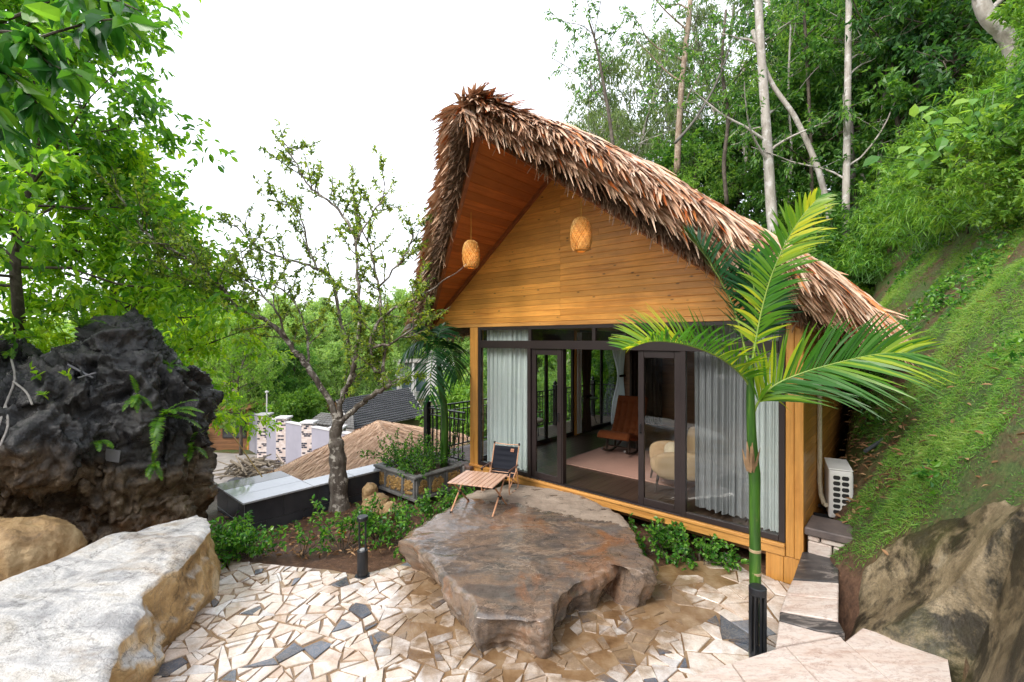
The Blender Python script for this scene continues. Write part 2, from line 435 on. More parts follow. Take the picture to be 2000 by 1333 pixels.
def m_white():
    t = NT('pale_limestone')
    n = t.noise(1.0, 9, .66, t.map((1.1, 2.8, 2.2), (0, 0, .55)), 1.4)
    c = t.ramp(n, [(.22, (.13, .13, .135)), (.40, (.28, .285, .30)), (.52, (.44, .44, .445)), (.66, (.36, .335, .30)), (.85, (.50, .485, .46))])
    st = t.ramp(t.noise(1.2, 8, .68, t.map((1, 1.4, 1), (0, 0, .3)), .9), [(.54, 0), (.72, .75)])
    c = t.mix(st, c, (.50, .34, .17), 'MULTIPLY')
    geo = t.n('ShaderNodeNewGeometry'); sp = t.n('ShaderNodeSeparateXYZ'); t.l(geo.outputs['Normal'], sp.inputs[0])
    side = t.ramp(sp.outputs[2], [(.40, 1), (.72, 0)])
    sc = t.ramp(t.noise(2.6, 8, .65, None, .6), [(.3, (.14, .085, .035)), (.5, (.42, .28, .13)), (.62, (.55, .43, .27)), (.8, (.66, .58, .44))])
    c = t.mix(side, c, sc)
    v = t.noise(2.1, 7, .7, t.map((1, 3, 1), (0, 0, .6)), 1.0)
    c = t.mix(t.ramp(v, [(.49, 0), (.5, .7), (.51, 0)]), c, (.13, .11, .10))
    c = t.mix(1.0, c, (1.30, 1.28, 1.25), 'MULTIPLY')
    c, ck = grain(t, c, .24, .5, .8)
    t.base(c); t.rough(t.ramp(t.noise(2, 4), [(.4, .3), (.6, .65)])); b = t.bump(t.noise(5, 10, .68), .75, .05); t.bump(t.noise(40, 5), .35, .008, b); return t.m
M_WHITE = m_white()
def m_karst():
    t = NT('black_karst')
    n = t.noise(2.6, 9, .68, t.map((1, 1, .6)), .8)
    c = t.ramp(n, [(.28, (.006, .0065, .008)), (.50, (.024, .024, .026)), (.66, (.065, .060, .056)), (.82, (.16, .145, .125))])
    x, y, z = t.sep()
    hz = t.math('ADD', t.math('MULTIPLY', z, -.36), t.noise(1.1, 6, .6))
    br = t.ramp(t.math('ADD', hz, .45), [(.40, 0), (.66, 1)])
    cb = t.ramp(t.noise(3.5, 9, .68, None, .9), [(.28, (.020, .014, .009)), (.43, (.085, .058, .036)), (.56, (.19, .135, .085)), (.72, (.40, .33, .24))])
    c = t.mix(br, c, cb)
    rust = t.ramp(t.noise(1.5, 6), [(.60, 0), (.74, .8)])
    c = t.mix(t.math('MULTIPLY', rust, br), c, (.24, .11, .035))
    c, ck = grain(t, c, .5, .6, 1.6)
    t.base(c); t.rough(t.ramp(t.noise(5, 5), [(.4, .14), (.65, .5)])); b = t.bump(t.noise(6, 10, .68, t.map((1, 1, .5))), .8, .06); t.bump(t.noise(24, 6, .7), .4, .015, b); return t.m
M_KARST = m_karst()
def m_outcrop():
    t = NT('brown_outcrop')
    n = t.noise(1.6, 9, .66, t.map((1, 1, 1)), 1.0)
    c = t.ramp(n, [(.25, (.045, .036, .022)), (.42, (.16, .128, .082)), (.58, (.29, .24, .165)), (.8, (.50, .45, .37))])
    d = t.ramp(t.noise(2.0, 10, .75, None, .5), [(.46, 0), (.56, .92)])
    c = t.mix(d, c, (.018, .017, .013))
    g = t.ramp(t.noise(1.2, 6), [(.55, 0), (.7, .5)])
    c = t.mix(g, c, (.10, .105, .04))
    c, ck = grain(t, c, .5, .5)
    c = t.mix(1.0, c, (.94, .90, .82), 'MULTIPLY')
    t.base(c); t.rough(.36); b = t.bump(t.noise(6, 9, .7), .6, .04); t.bump(t.noise(38, 5, .7), .35, .01, b); return t.m
M_OUT = m_outcrop()
M_TANROCK = (lambda t: (t.base(t.ramp(t.noise(4, 9, .68, None, .8), [(.28, (.07, .04, .018)), (.48, (.30, .19, .085)), (.66, (.46, .33, .18)), (.8, (.55, .48, .38))])), t.rough(.55), t.bump(t.noise(9, 8, .7), .7, .05), t.m)[-1])(NT('tan_rock'))
PINE_L, PINE_D = (.84, .39, .080), (.58, .225, .040)
W_FACE = wood('pine_plank', PINE_L, PINE_D, 0, .38, True, .8)
W_POST = wood('pine_post', (.60, .29, .07), (.44, .18, .036), 2, .35, False, .25)
W_BEAM = wood('pine_beam', (.62, .31, .085), (.44, .19, .045), 0, .38, True, .3)
W_SIDE = wood('pine_side_shaded', (.30, .15, .045), (.16, .075, .022), 1, .45, True, .5)  # darker copy of the facade pine, shade put into its colour
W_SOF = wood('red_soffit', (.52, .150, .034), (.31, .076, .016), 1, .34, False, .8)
W_TRIM = wood('red_trim', (.30, .095, .03), (.18, .05, .015), 0, .4, False, .3)
W_FLOOR = wood('dark_floor', (.055, .034, .024), (.028, .017, .012), 0, .30, False, .6)
W_DECK = wood('deck_board', (.20, .125, .10), (.11, .068, .055), 0, .5, False, .5)
W_BROWN = wood('brown_siding', (.28, .125, .05), (.16, .065, .025), 0, .5, False, .6)
M_FRAME = simple('dark_frame', (.030, .022, .022), (.022, .016, .017), 3, .32)
M_IRON = simple('black_iron', (.010, .011, .013), (.016, .017, .019), 9, .35)
M_BLACK = simple('black_metal', (.008, .010, .014), (.013, .015, .019), 9, .38)
M_RUBBER = simple('black_plastic', (.012, .012, .013), None, 9, .5)
def m_glass():
    t = NT('glass'); t.t.nodes.remove(t.p)
    tr = t.n('ShaderNodeBsdfTransparent'); tr.inputs[0].default_value = (.93, .955, .95, 1)
    gl = t.n('ShaderNodeBsdfGlossy'); gl.inputs['Roughness'].default_value = .0; gl.inputs[0].default_value = (1, 1, 1, 1)
    lw_ = t.n('ShaderNodeLayerWeight'); lw_.inputs['Blend'].default_value = .5
    fr_ = t.math('ADD', t.math('MULTIPLY', t.math('POWER', lw_.outputs['Facing'], 5.0), .90), .035)
    mx = t.n('ShaderNodeMixShader'); t.l(fr_, mx.inputs[0]); t.l(tr.outputs[0], mx.inputs[1]); t.l(gl.outputs[0], mx.inputs[2])
    t.l(mx.outputs[0], t.out.inputs['Surface']); return t.m
M_GLASS = m_glass()
def cloth(name, c, trans=.35, rough=.85, sc=300):
    t = NT(name); t.base(t.ramp(t.noise(9, 3), [(.3, tuple(q*.93 for q in c)), (.7, c)])); t.rough(rough); t.set('Specular IOR Level', .2)
    t.bump(t.noise(sc, 2), .15, .002)
    if trans:
        tr = t.n('ShaderNodeBsdfTranslucent'); tr.inputs[0].default_value = (*c, 1)
        mx = t.n('ShaderNodeMixShader'); mx.inputs[0].default_value = trans
        t.l(t.p.outputs[0], mx.inputs[1]); t.l(tr.outputs[0], mx.inputs[2]); t.l(mx.outputs[0], t.out.inputs['Surface'])
    return t.m
M_CURW = cloth('white_curtain', (.80, .84, .84), .3)
M_CURG = cloth('grey_sheer', (.33, .33, .35), .3)
M_CURB = cloth('brown_curtain', (.060, .040, .028), .1)
M_NAVY = cloth('navy_canvas', (.012, .014, .022), 0, .8)
M_RUST = cloth('rust_velvet', (.15, .042, .012), 0, .9)
M_CREAM = cloth('cream_fabric', (.44, .30, .18), 0, .9)
M_RUG = cloth('rug', (.40, .235, .185), 0, .95, 500)
M_PLASTER = simple('white_plaster', (.62, .61, .62), (.50, .49, .50), 1.6, .8, .1, 40)
M_LAV = simple('lavender_render', (.33, .32, .385), (.27, .265, .32), 1.2, .75, .1, 40)
M_CONC = simple('concrete', (.34, .31, .29), (.20, .185, .175), 2.2, .7, .3, 25)
M_THATCH_BASE = simple('thatch_core', (.12, .072, .045), (.05, .03, .018), 14, .9, .8, 60, .03)
def m_blade(name, els, rough=.55):
    t = NT(name); c = t.ramp(t.attr(), els)
    c = t.mix(t.ramp(t.noise(18, 4), [(.42, 0), (.75, .5)]), c, (.50, .36, .26), 'MULTIPLY')
    t.base(c); t.rough(rough); t.set('Specular IOR Level', .35); return t.m
M_BLADE = m_blade('palm_thatch', [(0, (.18, .085, .048)), (.12, (.38, .20, .115)), (.32, (.57, .345, .215)), (.53, (.70, .49, .345)), (.72, (.78, .61, .47)), (.80, (.56, .22, .070)), (.92, (.52, .155, .030)), (1, (.38, .095, .018))])
M_FRINGE = m_blade('thatch_ends', [(0, (.10, .058, .036)), (.5, (.27, .17, .11)), (.85, (.43, .28, .185)), (1, (.54, .37, .25))], .8)
M_THATCH2 = m_blade('straw_thatch', [(0, (.36, .21, .125)), (.5, (.64, .42, .27)), (1, (.78, .58, .42))], .7)
def bark(name, a, b, c2, sc=6, sp=.5):
    t = NT(name); n = t.noise(1, 8, .65, t.map((sc*2, sc*2, sc*.6)), .5)
    c = t.ramp(n, [(.28, a), (.5, b), (.72, c2)])
    pt = t.ramp(t.noise(sc*1.3, 6, .65), [(.54, 0), (.60, sp)])
    c = t.mix(pt, c, tuple(min(.7, q*1.7+.06) for q in c2))
    t.base(c); t.rough(.8); t.bump(n, .7, .02); return t.m
B_PLUM = bark('lichen_bark', (.040, .030, .024), (.13, .105, .085), (.27, .245, .21), 7, .9)
B_PALE = bark('pale_bark', (.19, .165, .14), (.34, .31, .275), (.46, .43, .40), 3.5, .35)
B_DARK = bark('dark_bark', (.028, .020, .014), (.070, .054, .040), (.13, .105, .08), 5, .2)
L_FOREST = leafmat('forest_leaf', [(.034, .105, .034), (.062, .175, .040), (.115, .26, .052), (.20, .36, .075)], .48)
L_DEEP = leafmat('deep_leaf', [(.020, .070, .028), (.038, .120, .034), (.075, .195, .045), (.135, .28, .060)], .45)
L_EUC = leafmat('pale_leaf', [(.070, .125, .060), (.115, .185, .075), (.17, .25, .095), (.23, .31, .13)], .42)
L_LIGHT = leafmat('light_leaf', [(.065, .165, .030), (.12, .26, .042), (.20, .36, .060), (.30, .46, .080)], .48)
L_HAZY = leafmat('hazed_leaf', [(.13, .24, .085), (.20, .34, .11), (.29, .44, .155), (.38, .52, .20)], .48)  # haze over the far trees is put into these pale leaf colours
L_LIME = leafmat('lime_leaf', [(.07, .20, .016), (.14, .32, .022), (.26, .45, .030), (.42, .56, .040)], .55, .34)
L_BIG = leafmat('big_leaf', [(.016, .080, .022), (.034, .145, .028), (.080, .24, .034), (.18, .36, .045)], .5, .28)
L_SHRUB = leafmat('shrub_leaf', [(.020, .095, .018), (.050, .175, .026), (.105, .28, .036), (.20, .40, .055)], .4, .26)
L_PLUM = leafmat('plum_leaf', [(.055, .12, .028), (.11, .20, .040), (.19, .30, .055), (.30, .42, .08), (.36, .42, .07)], .5)
L_PALM = leafmat('palm_leaf', [(.020, .105, .014), (.050, .180, .016), (.150, .290, .018), (.36, .45, .024), (.55, .53, .035)], .42, .3)
L_PALMD = leafmat('dark_palm_leaf', [(.010, .060, .020), (.022, .105, .026), (.05, .17, .03)], .35, .3)
L_BAMB = leafmat('bamboo_leaf', [(.028, .12, .022), (.075, .22, .034), (.16, .34, .055), (.28, .46, .085)], .45, .35)
L_FERN = leafmat('fern_leaf', [(.04, .14, .012), (.11, .26, .02), (.24, .38, .03)], .45)
L_GRASS = leafmat('grass', [(.045, .13, .022), (.090, .24, .036), (.16, .34, .050), (.27, .39, .085)], .42, .5)
L_DRY = leafmat('dry_leaf', [(.12, .06, .025), (.28, .15, .07), (.42, .27, .15)], .1, .7)
M_STEM = simple('green_stem', (.06, .16, .022), (.035, .10, .016), 6, .35)
M_RACHIS = simple('palm_rachis', (.22, .30, .04), (.12, .22, .03), 6, .4)
def m_palmtrunk():
    t = NT('palm_trunk'); x, y, z = t.sep()
    n = t.noise(1, 6, .6, t.map((30, 30, 2.5)))
    c = t.ramp(n, [(.3, (.016, .058, .008)), (.55, (.040, .125, .012)), (.75, (.10, .21, .022))])
    sp_ = t.ramp(t.noise(9, 6, .7, t.map((1, 1, .5))), [(.60, 0), (.70, .7)]); c = t.mix(sp_, c, (.20, .17, .085)); c = t.mix(t.ramp(t.noise(2.2, 3), [(.4, 0), (.7, .6)]), c, (.012, .045, .010)); t.base(c); t.rough(.33); t.bump(n, .12, .005); return t.m
M_PTRUNK = m_palmtrunk()
M_RING = simple('leaf_scar', (.42, .33, .20), (.30, .22, .12), 20, .7)
M_HUSK = simple('brown_husk', (.30, .19, .10), (.14, .085, .045), 16, .75)

# ------------------------------------------------------------------ ground
def sstep(a, b, x):
    t = np.clip((x-a)/(b-a), 0, 1); return t*t*(3-2*t)
def hgt(x, y, noise=True):
    x = np.asarray(x, float); y = np.asarray(y, float)
    a, d = hl(x, y)
    low = sstep(-6.75, -7.3, a)*sstep(-2.9, -2.4, d)*sstep(-11, -8.5, x+0*y+.35*(y-8))
    low = np.maximum(low, sstep(-6.75, -7.3, a)*sstep(8.5, 10.5, y))
    z = -3.1*low
    bed = sstep(-4.2, -5.6, a)*(1-low)*sstep(-4.0, -3.0, d)
    z = z-.16*bed
    af = .66-.31*sstep(-1.2, 0.1, d)
    zr = (.38*sstep(-.9, .2, d)+.05+np.minimum(1.35*np.maximum(a-af, 0), np.where(d < -1.33, 3.5*np.maximum(a-1.30, 0), 99))+.45*np.maximum(d-.2, 0))*sstep(.16, .42, a)*sstep(-.35, 0, a-af+.25)
    zb = .8*np.maximum(d-6.5, 0)*sstep(-8.2, -3.2, a)
    hill = np.maximum(zr, zb)
    hill = np.where(hill > 9, 9+(hill-9)*.35, hill); hill = np.minimum(hill, 24+0*hill)
    far = np.clip((y-34)/80, 0, 1.6)*6.0*sstep(-10, -20, a)
    z = np.maximum(z+far, np.where(hill > .02, hill+0, -99))
    q_ = np.maximum(1.1*np.clip(-4.5-y, 0, 6), .9*np.clip(-7.5-x, 0, 5)*sstep(5.5, 3.0, y)); z = np.where(q_ > .01, np.maximum(z, q_), z)  # unseen banks behind and left of the camera, raised to darken glass reflections
    if noise:
        P = np.stack([x, y, 0*x], -1).reshape(-1, 3)
        nn = (fbm(P*.8, 4)*.30+fbm(P*3.1+5, 3)*.08).reshape(x.shape)
        z = z+nn*np.clip(hill*.7, 0, 1)+nn*.25*bed
    return z
def axis(a0, a1, near0, near1, st, grow=1.22):
    c = list(np.arange(near0, near1, st)); s = st; v = near1
    while v < a1: c.append(v); s *= grow; v += s
    c.append(a1); s = st; v = near0-st; b = []
    while v > a0: b.append(v); s *= grow; v -= s
    b.append(a0); return np.array(b[::-1]+c)
gx = axis(-260, 260, -8.5, 12, .13); gy = axis(-12, 420, 1.0, 17, .13)
GX, GY = np.meshgrid(gx, gy)
GZ = hgt(GX, GY)
ga, gd = hl(GX, GY)
inpat = (1-sstep(-4.6, -5.2, ga))*sstep(-9, -8, ga)*(ga < 1.0)*(GZ < .12)
GZ = GZ-.07*(inpat > .5)*(gd < .2)-.40*sstep(-1.22, -1.40, gd)*(ga > .62)*(ga < 4.6)*sstep(-5.3, -4.9, gd)
mb = MB(); mb.grid(np.stack([GX, GY, GZ], -1), r=np.clip(np.maximum(sstep(.45, 1.0, GZ), sstep(-.8, -2.0, GZ)), 0, 1), flip=False)
ground = struct('ground', mb, M_SOIL, smooth=True)

# ------------------------------------------------------------------ crazy paving
patio_px = [(415, 1094), (500, 1100), (560, 1106), (640, 1113), (700, 1124), (760, 1108), (800, 1094)]
PAT = [gp(*q)[:2] for q in patio_px]+[gp(1235, 1118)[:2], gp(1330, 1098)[:2], gp(1440, 1093)[:2], hw(-.1, -.05)[:2], hw(.25, -.1)[:2], hw(.4, -1.5)[:2], np.array([2.9, 3.2]), np.array([3.0, .9]), np.array([-5.2, .9]), np.array([-5.6, 4.6])]
PAT = np.array(PAT)
def inside(pts, poly):
    x, y = pts[:, 0], pts[:, 1]; r = np.zeros(len(pts), bool); n = len(poly)
    for i in range(n):
        x0, y0 = poly[i]; x1, y1 = poly[(i+1) % n]
        c = ((y0 > y) != (y1 > y)) & (x < (x1-x0)*(y-y0)/(y1-y0+1e-12)+x0); r ^= c
    return r
def clip(poly, p, nrmv):               # keep (q-p).n <= 0
    out = []; n = len(poly)
    for i in range(n):
        a, b = poly[i], poly[(i+1) % n]; da, db = np.dot(a-p, nrmv), np.dot(b-p, nrmv)
        if da <= 0: out.append(a)
        if (da < 0 < db) or (db < 0 < da): out.append(a+(b-a)*da/(da-db))
    return out
mb = MB(); mb.prism(np.c_[PAT, np.full(len(PAT), -.12)], (0, 0, .12))
struct('patio', mb, M_MORTAR)
FLAT_C = np.array([.05, 5.1])
def shards(P, r, lim):
    c = P.mean(0); q = P-c; ev, evec = np.linalg.eigh(q.T @ q); L = np.sqrt(ev/len(P))*2
    ar = abs(.5*np.sum(P[:, 0]*np.roll(P[:, 1], -1)-np.roll(P[:, 0], -1)*P[:, 1]))
    if ar < lim*(.35+1.5*r.random()**1.5): return [P]
    ang = math.atan2(evec[1, 1], evec[0, 1])+r.normal(0, .38); nv = np.array([math.cos(ang), math.sin(ang)])
    p = c+evec[:, 1]*L[1]*r.normal(0, .22)
    A_, B_ = clip(list(P), p, nv), clip(list(P), p, -nv)
    out = []
    for Q in (A_, B_):
        if len(Q) >= 3: out += shards(np.array(Q), r, lim)
    return out
def paving():
    r = RNG(11); pts = []
    lo, hi = PAT.min(0)-.6, PAT.max(0)+.6
    for _ in range(9000):
        p = lo+(hi-lo)*r.random(2)
        if not pts or np.min(np.hypot(*(np.array(pts)-p).T)) > .42: pts.append(p)
    q = np.array(pts); mb = MB(); mudv = []
    for i in range(len(q)):
        c = q[i]; dd = np.hypot(*(q-c).T); nb = np.argsort(dd)[1:13]; poly = [c+np.array(v)*1.2 for v in ((-1, -1), (1, -1), (1, 1), (-1, 1))]
        for j in nb:
            dv = q[j]-c; L = np.hypot(*dv); poly = clip(poly, c+dv/2, dv/L)
        cell = np.array(poly)
        big = c[0] > 1.7 and c[1] > 3.9
        for P in shards(cell, r, .080 if big else .029):
            c2 = P.mean(0)
            if c2[1] < 1.9 or not inside(c2[None], PAT)[0]: continue
            for k in range(len(PAT)):
                a, b = PAT[k], PAT[(k+1) % len(PAT)]; e = b-a; nv = np.array([-e[1], e[0]])/np.hypot(*e)
                if np.dot(PAT.mean(0)-a, nv) > 0: nv = -nv
                if abs(np.dot(c2-a, nv)) < .4 and -.3 < np.dot(c2-a, e)/np.dot(e, e) < 1.3 and len(P) >= 3: P = np.array(clip(list(P), a-nv*.01, nv))
            if len(P) < 3: continue
            gap = .0045+.006*r.random(); Q = list(P); n = len(P)
            for k in range(n):
                a, b = P[k], P[(k+1) % n]; e = b-a; L = np.hypot(*e)
                if L < 1e-4: continue
                nv = np.array([e[1], -e[0]])/L
                if np.dot(c2-a, nv) > 0: nv = -nv
                if len(Q) >= 3: Q = clip(Q, a-nv*gap, nv)
            if len(Q) < 3: continue
            P = np.array(Q); P = P[[k for k in range(len(P)) if np.hypot(*(P[k]-P[k-1])) > .014]]
            if len(P) < 3: continue
            pa_ = abs(.5*np.sum(P[:, 0]*np.roll(P[:, 1], -1)-np.roll(P[:, 0], -1)*P[:, 1])); pp_ = np.sum(np.hypot(*(P-np.roll(P, 1, 0)).T))
            if pa_ < .0016 or pa_/pp_**2 < .022: continue
            nd = np.hypot(*((c2-FLAT_C)/np.array([1, 1.12])))
            mud = np.clip(1-(nd-1.38)/.50, 0, 1)*.60+.45*np.clip((c2[0]-1.0)*1.2, 0, 1)*np.clip((c2[1]-3.6)*1.2, 0, 1)
            mud = np.clip(mud+.42*fbm(np.array([[c2[0]*1.3, c2[1]*1.3, 3]]), 3)[0], 0, 1)
            if mud > .55 and r.random() < .40: continue
            P = P+r.normal(0, .0085, P.shape); z = .004+.009*r.random()-.004*mud; tx = r.normal(0, .011, 2); n = len(P); cc = P.mean(0)
            top = np.c_[cc+(P-cc)*.955, z+.004+(P-cc) @ tx]; rim = np.c_[P, z-.001+(P-cc) @ tx]; bot = np.c_[P, np.full(n, -.02)]
            dark = r.random() < (.10 if c2[0] < .9 else .16)
            mb.add(np.r_[top, rim, bot], [tuple(range(n))]+[(n+k, n+(k+1) % n, (k+1) % n, k) for k in range(n)]+[(2*n+k, 2*n+(k+1) % n, n+(k+1) % n, n+k) for k in range(n)], .86+.14*r.random() if dark else .82*r.random())
            vv = np.r_[top, rim, bot][:, :2]; nv_ = np.hypot(*((vv-FLAT_C)/np.array([1, 1.12])).T)
            mv = np.clip(1-(nv_-1.38)/.55, 0, 1)*.62+.45*np.clip((vv[:, 0]-1.0)*1.2, 0, 1)*np.clip((vv[:, 1]-3.6)*1.2, 0, 1)
            mudv.append(np.clip(mv+.42*fbm(np.c_[vv*1.3, np.full(len(vv), 3)], 3), 0, 1))
    o = struct('paving_stones', mb, M_CRAZY)
    at = o.data.attributes.new('mud', 'FLOAT', 'POINT'); at.data.foreach_set('value', np.concatenate(mudv).astype(np.float32))
paving()

# ------------------------------------------------------------------ marble path
ZS = .40
def slab(mb, pts, th=.09, z=ZS, r=.4, ch=.008):
    P = np.array([q[:2] for q in pts]); c = P.mean(0); n = len(P)
    ar = np.sum(P[:, 0]*np.roll(P[:, 1], -1)-np.roll(P[:, 0], -1)*P[:, 1])
    if ar < 0: P = P[::-1]
    u = nrm(P-c)
    top = np.c_[P-u*ch*1.4, np.full(n, z)]; rim = np.c_[P, np.full(n, z-ch)]; bot = np.c_[P, np.full(n, z-th)]
    mb.add(np.r_[top, rim, bot], [tuple(range(n)), tuple(range(2*n, 3*n))[::-1]]+[(n+k, n+(k+1) % n, (k+1) % n, k) for k in range(n)]+[(2*n+k, 2*n+(k+1) % n, n+(k+1) % n, n+k) for k in range(n)], r)
mb = MB(); g4 = lambda x, y: gp(x, y, ZS)[:2]
def sh(p, dx, dy): return np.array([p[0]+dx, p[1]+dy])
e0, e1, e2 = g4(1316, 1331), g4(1428, 1294), g4(1514, 1267)
j1b, j2b, j3b = np.array([1.66, 1.2]), np.array([2.18, 1.2]), np.array([2.66, 1.2])
t1, t2, t3 = g4(1428, 1294), g4(1534, 1262), g4(1650, 1252)
G_ = .006
slab(mb, [sh(e0, 0, 0), sh(e1, -G_, 0), sh(j1b, -G_, 0), (.9, 1.2), (.75, 2.9)], r=.2)
slab(mb, [sh(e1, G_, 0), sh(e2, 0, 0), sh(t2, -G_, 0), sh(j2b, -G_, 0), sh(j1b, G_, 0)], r=.5)
slab(mb, [sh(t2, G_, 0), g4(1640, 1243), sh(t3, -G_, 0), sh(j3b, -G_, 0), sh(j2b, G_, 0)], r=.35)
slab(mb, [sh(t3, G_, 0), g4(1684, 1226), g4(1848, 1276), g4(1856, 1331), (3.1, 1.2), sh(j3b, G_, 0)], r=.6)
slab(mb, [(-.5, 2.45), (.72, 2.87), (.88, 1.2), (-.6, 1.2)], r=.3)
path = struct('path', mb, M_MARBLE)
mb = MB(); P = [e0-[0, .03], e2+[0, -.03], t3, (3.0, 3.2), (3.0, 1.0), (-.5, 1.0), (-.5, 2.4)]
mb.prism([[p[0], p[1], -.1] for p in P], (0, 0, ZS-.09+.1)); struct('path_base', mb, M_CONC)

# ------------------------------------------------------------------ low wall and pillar by the house corner
lw = thing('low_wall', 'low stone wall capped with pinkish marble slabs running to the house corner', 'wall', hw(.4, -.7))
def wl(pts): return np.array(pts)-np.array([*hw(.4, -.7)])
def slab_part(name, plist, mat, parent, z, th):
    m = MB()
    for pts, r in plist: slab(m, pts, th, z, r)
    return part(name, m, mat, parent, origin=hw(.4, -.7))
m = MB()
m.prism([hw(.27, -1.32, -.1), hw(.56, -1.32, -.1), hw(.50, .0, -.1), hw(.27, .0, -.1)], (0, 0, ZS-.06+.1)); part('wall_core', m, simple('rubble', (.42, .35, .29), (.25, .19, .15), 9, .7, .6, 20, .03), lw, origin=hw(.4, -.7))
wp = lambda x, y: gp(x, y, ZS+.004)[:2]
slab_part('cap_slab', [([wp(1567, 1078), wp(1638, 1077), wp(1638, 1137), wp(1549, 1131)], .95),
    ([wp(1547.5, 1133), wp(1638, 1139), wp(1637.5, 1170), wp(1535, 1160)], .3), ([wp(1534.5, 1162), wp(1637.5, 1172), wp(1637, 1212), wp(1524, 1193)], .45),
    ([wp(1523, 1195), wp(1640, 1216), wp(1650, 1236), wp(1600, 1232), wp(1522, 1211)], .97), ([wp(1521.5, 1213), wp(1598, 1234), wp(1640, 1241), wp(1534, 1259), wp(1515, 1265)], .25)], M_MARBLE, lw, ZS+.004, .06)
sp = thing('stone_pillar', 'short stone block pillar with a dark slab cap under the house corner', 'pillar', hw(.42, .17, .38))
m = MB(); rr = RNG(3)
for (x0, x1, z0, z1) in ((.22, .44, .38, .53), (.45, .62, .38, .53), (.22, .33, .535, .595), (.34, .62, .535, .595)):
    for (y0, y1) in ((-.03, .18), (.185, .38)):
        m.box(x0-.42, x1-.42-.006, y0-.17, y1-.17, z0-.38, z1-.38, .012, rr.random()*.8)
part('block', m, M_MARBLE, sp); sp.rotation_euler = (0, 0, HROT)
m = MB(); m.box(.19-.42, .65-.42, -.06-.17, .42-.17, .60-.38, .685-.38, .012, .97); part('cap', m, simple('slate_cap', (.16, .125, .115), (.075, .062, .062), 6, .5, .4, 25), sp)

# ------------------------------------------------------------------ boulders
def resample(P, n):
    P = np.asarray(P, float); Q = np.r_[P, P[:1]]; s = np.r_[0, np.cumsum(np.linalg.norm(np.diff(Q, axis=0), axis=1))]
    t = np.linspace(0, s[-1], n, endpoint=False); return np.stack([np.interp(t, s, Q[:, k]) for k in range(Q.shape[1])], 1)
def slab_rock(top, base, ntop=36, nside=26, n=260, jag=.05, side_n=.10, top_n=.02, seed=0, belly=.0, ctr=None, edge=.05):
    # top: (k,3) outline of the upper face; base: function (xy, ztop) -> (xy, z) of the foot
    O = resample(top, n); c = O.mean(0) if ctr is None else np.array(ctr, float)
    jn = fbm(np.c_[O[:, :2]*2.6, np.full(n, seed)], 4)[:, None]; jn2 = fbm(np.c_[O[:, :2]*9, np.full(n, seed+9)], 3)[:, None]
    u = O[:, :2]-c[:2]; u = u/np.linalg.norm(u, axis=1, keepdims=True)
    O = O.copy(); O[:, :2] += u*(jn*jag*1.6+jn2*jag*.6)
    rows = []
    for i in range(ntop+1):
        t = i/ntop; t = max(.0005, 1-(1-t)**1.6)
        q = c+(O-c)*t
        q[:, 2] += top_n*2*fbm(np.c_[q[:, :2]*1.7, np.full(n, seed+3)], 5)-edge*max(0, (t-.93)/.07)**2
        rows.append(q)
    B = base(O)
    for i in range(1, nside+1):
        t = i/nside; q = O+(B-O)*t
        q[:, 2] -= edge*(1-t)
        am = side_n*math.sin(min(1, t*3)*math.pi/2)
        q[:, :2] += u*belly*math.sin(t*math.pi)
        dn = ridged(np.c_[q[:, :2]*1.9, q[:, 2]*1.5+seed], 5)[:, None]-.3
        q[:, :2] += u*am*dn
        rows.append(q)
    m = MB(); m.grid(np.stack([np.r_[r_, r_[:1]] for r_ in rows]), flip=True); return m
zt = .38
fl_px = [(781, 1055), (813, 1069), (849, 1104), (876, 1138), (905, 1165), (925, 1181), (931, 1192), (965, 1202), (1032, 1206), (1076, 1193), (1083, 1179), (1100, 1152), (1138, 1126), (1172, 1119), (1209, 1096), (1229, 1114), (1255, 1118), (1273, 1112), (1277, 1091), (1243, 1063), (1240, 1040), (1219, 1016), (1192, 992), (1144, 968), (1080, 951), (1012, 944), (930, 953), (903, 968), (869, 992), (830, 1015), (805, 1030)]
top = np.array([gp(x, y, zt) for x, y in fl_px])
def fbase(O):
    B = O.copy(); c = np.array([.05, 5.2]); v = O[:, :2]-c
    s = np.full(len(O), .93); B[:, :2] = c+v*s[:, None]
    left = np.clip((-O[:, 0]-.3)/.6, 0, 1)[:, None]; B[:, :2] += left*np.array([[.16, .08]])
    B[:, 2] = -.06; return B
m = slab_rock(top, fbase, 46, 34, 360, .045, .165, .020, 4, .02, ctr=(.05, 5.2, zt), edge=.03)
solo('flat_boulder', m, M_FLAT, 'large flat-topped wet brown boulder serving as the house doorstep', 'boulder', origin=(.05, 5.2, 0), smooth=True)
# white boulder in the left foreground
def wz(x, y, z): return gp(x, y, z)
wh = [wz(382, 999, .66), wz(408, 1004, .66), wz(416, 1014, .66), wz(404, 1040, .66), wz(384, 1075, .62), wz(352, 1114, .58), wz(318, 1140, .55), wz(288, 1162, .53), wz(284, 1200, .50), wz(258, 1235, .46), wz(229, 1267, .42), wz(215, 1340, .38), np.array([-2.35, 2.35, .30]), np.array([-3.4, 2.0, .30]), np.array([-4.6, 2.6, .42]), wz(-40, 1150, .56), wz(60, 1113, .60), wz(130, 1083, .62), wz(236, 1038, .65), wz(310, 1015, .66)]
def wbase(O):
    B = O.copy(); c = np.array([-3.55, 3.7]); v = O[:, :2]-c; B[:, :2] = c+v*.96
    rgt = np.clip((O[:, 0]+3.5)*2, 0, 1)[:, None]; B[:, :2] += rgt*np.array([[.10, -.02]]); B[:, 2] = -.06; return B
m = slab_rock(np.array(wh), wbase, 60, 30, 340, .05, .26, .045, 12, .03, ctr=(-3.95, 2.95, .50), edge=.035)
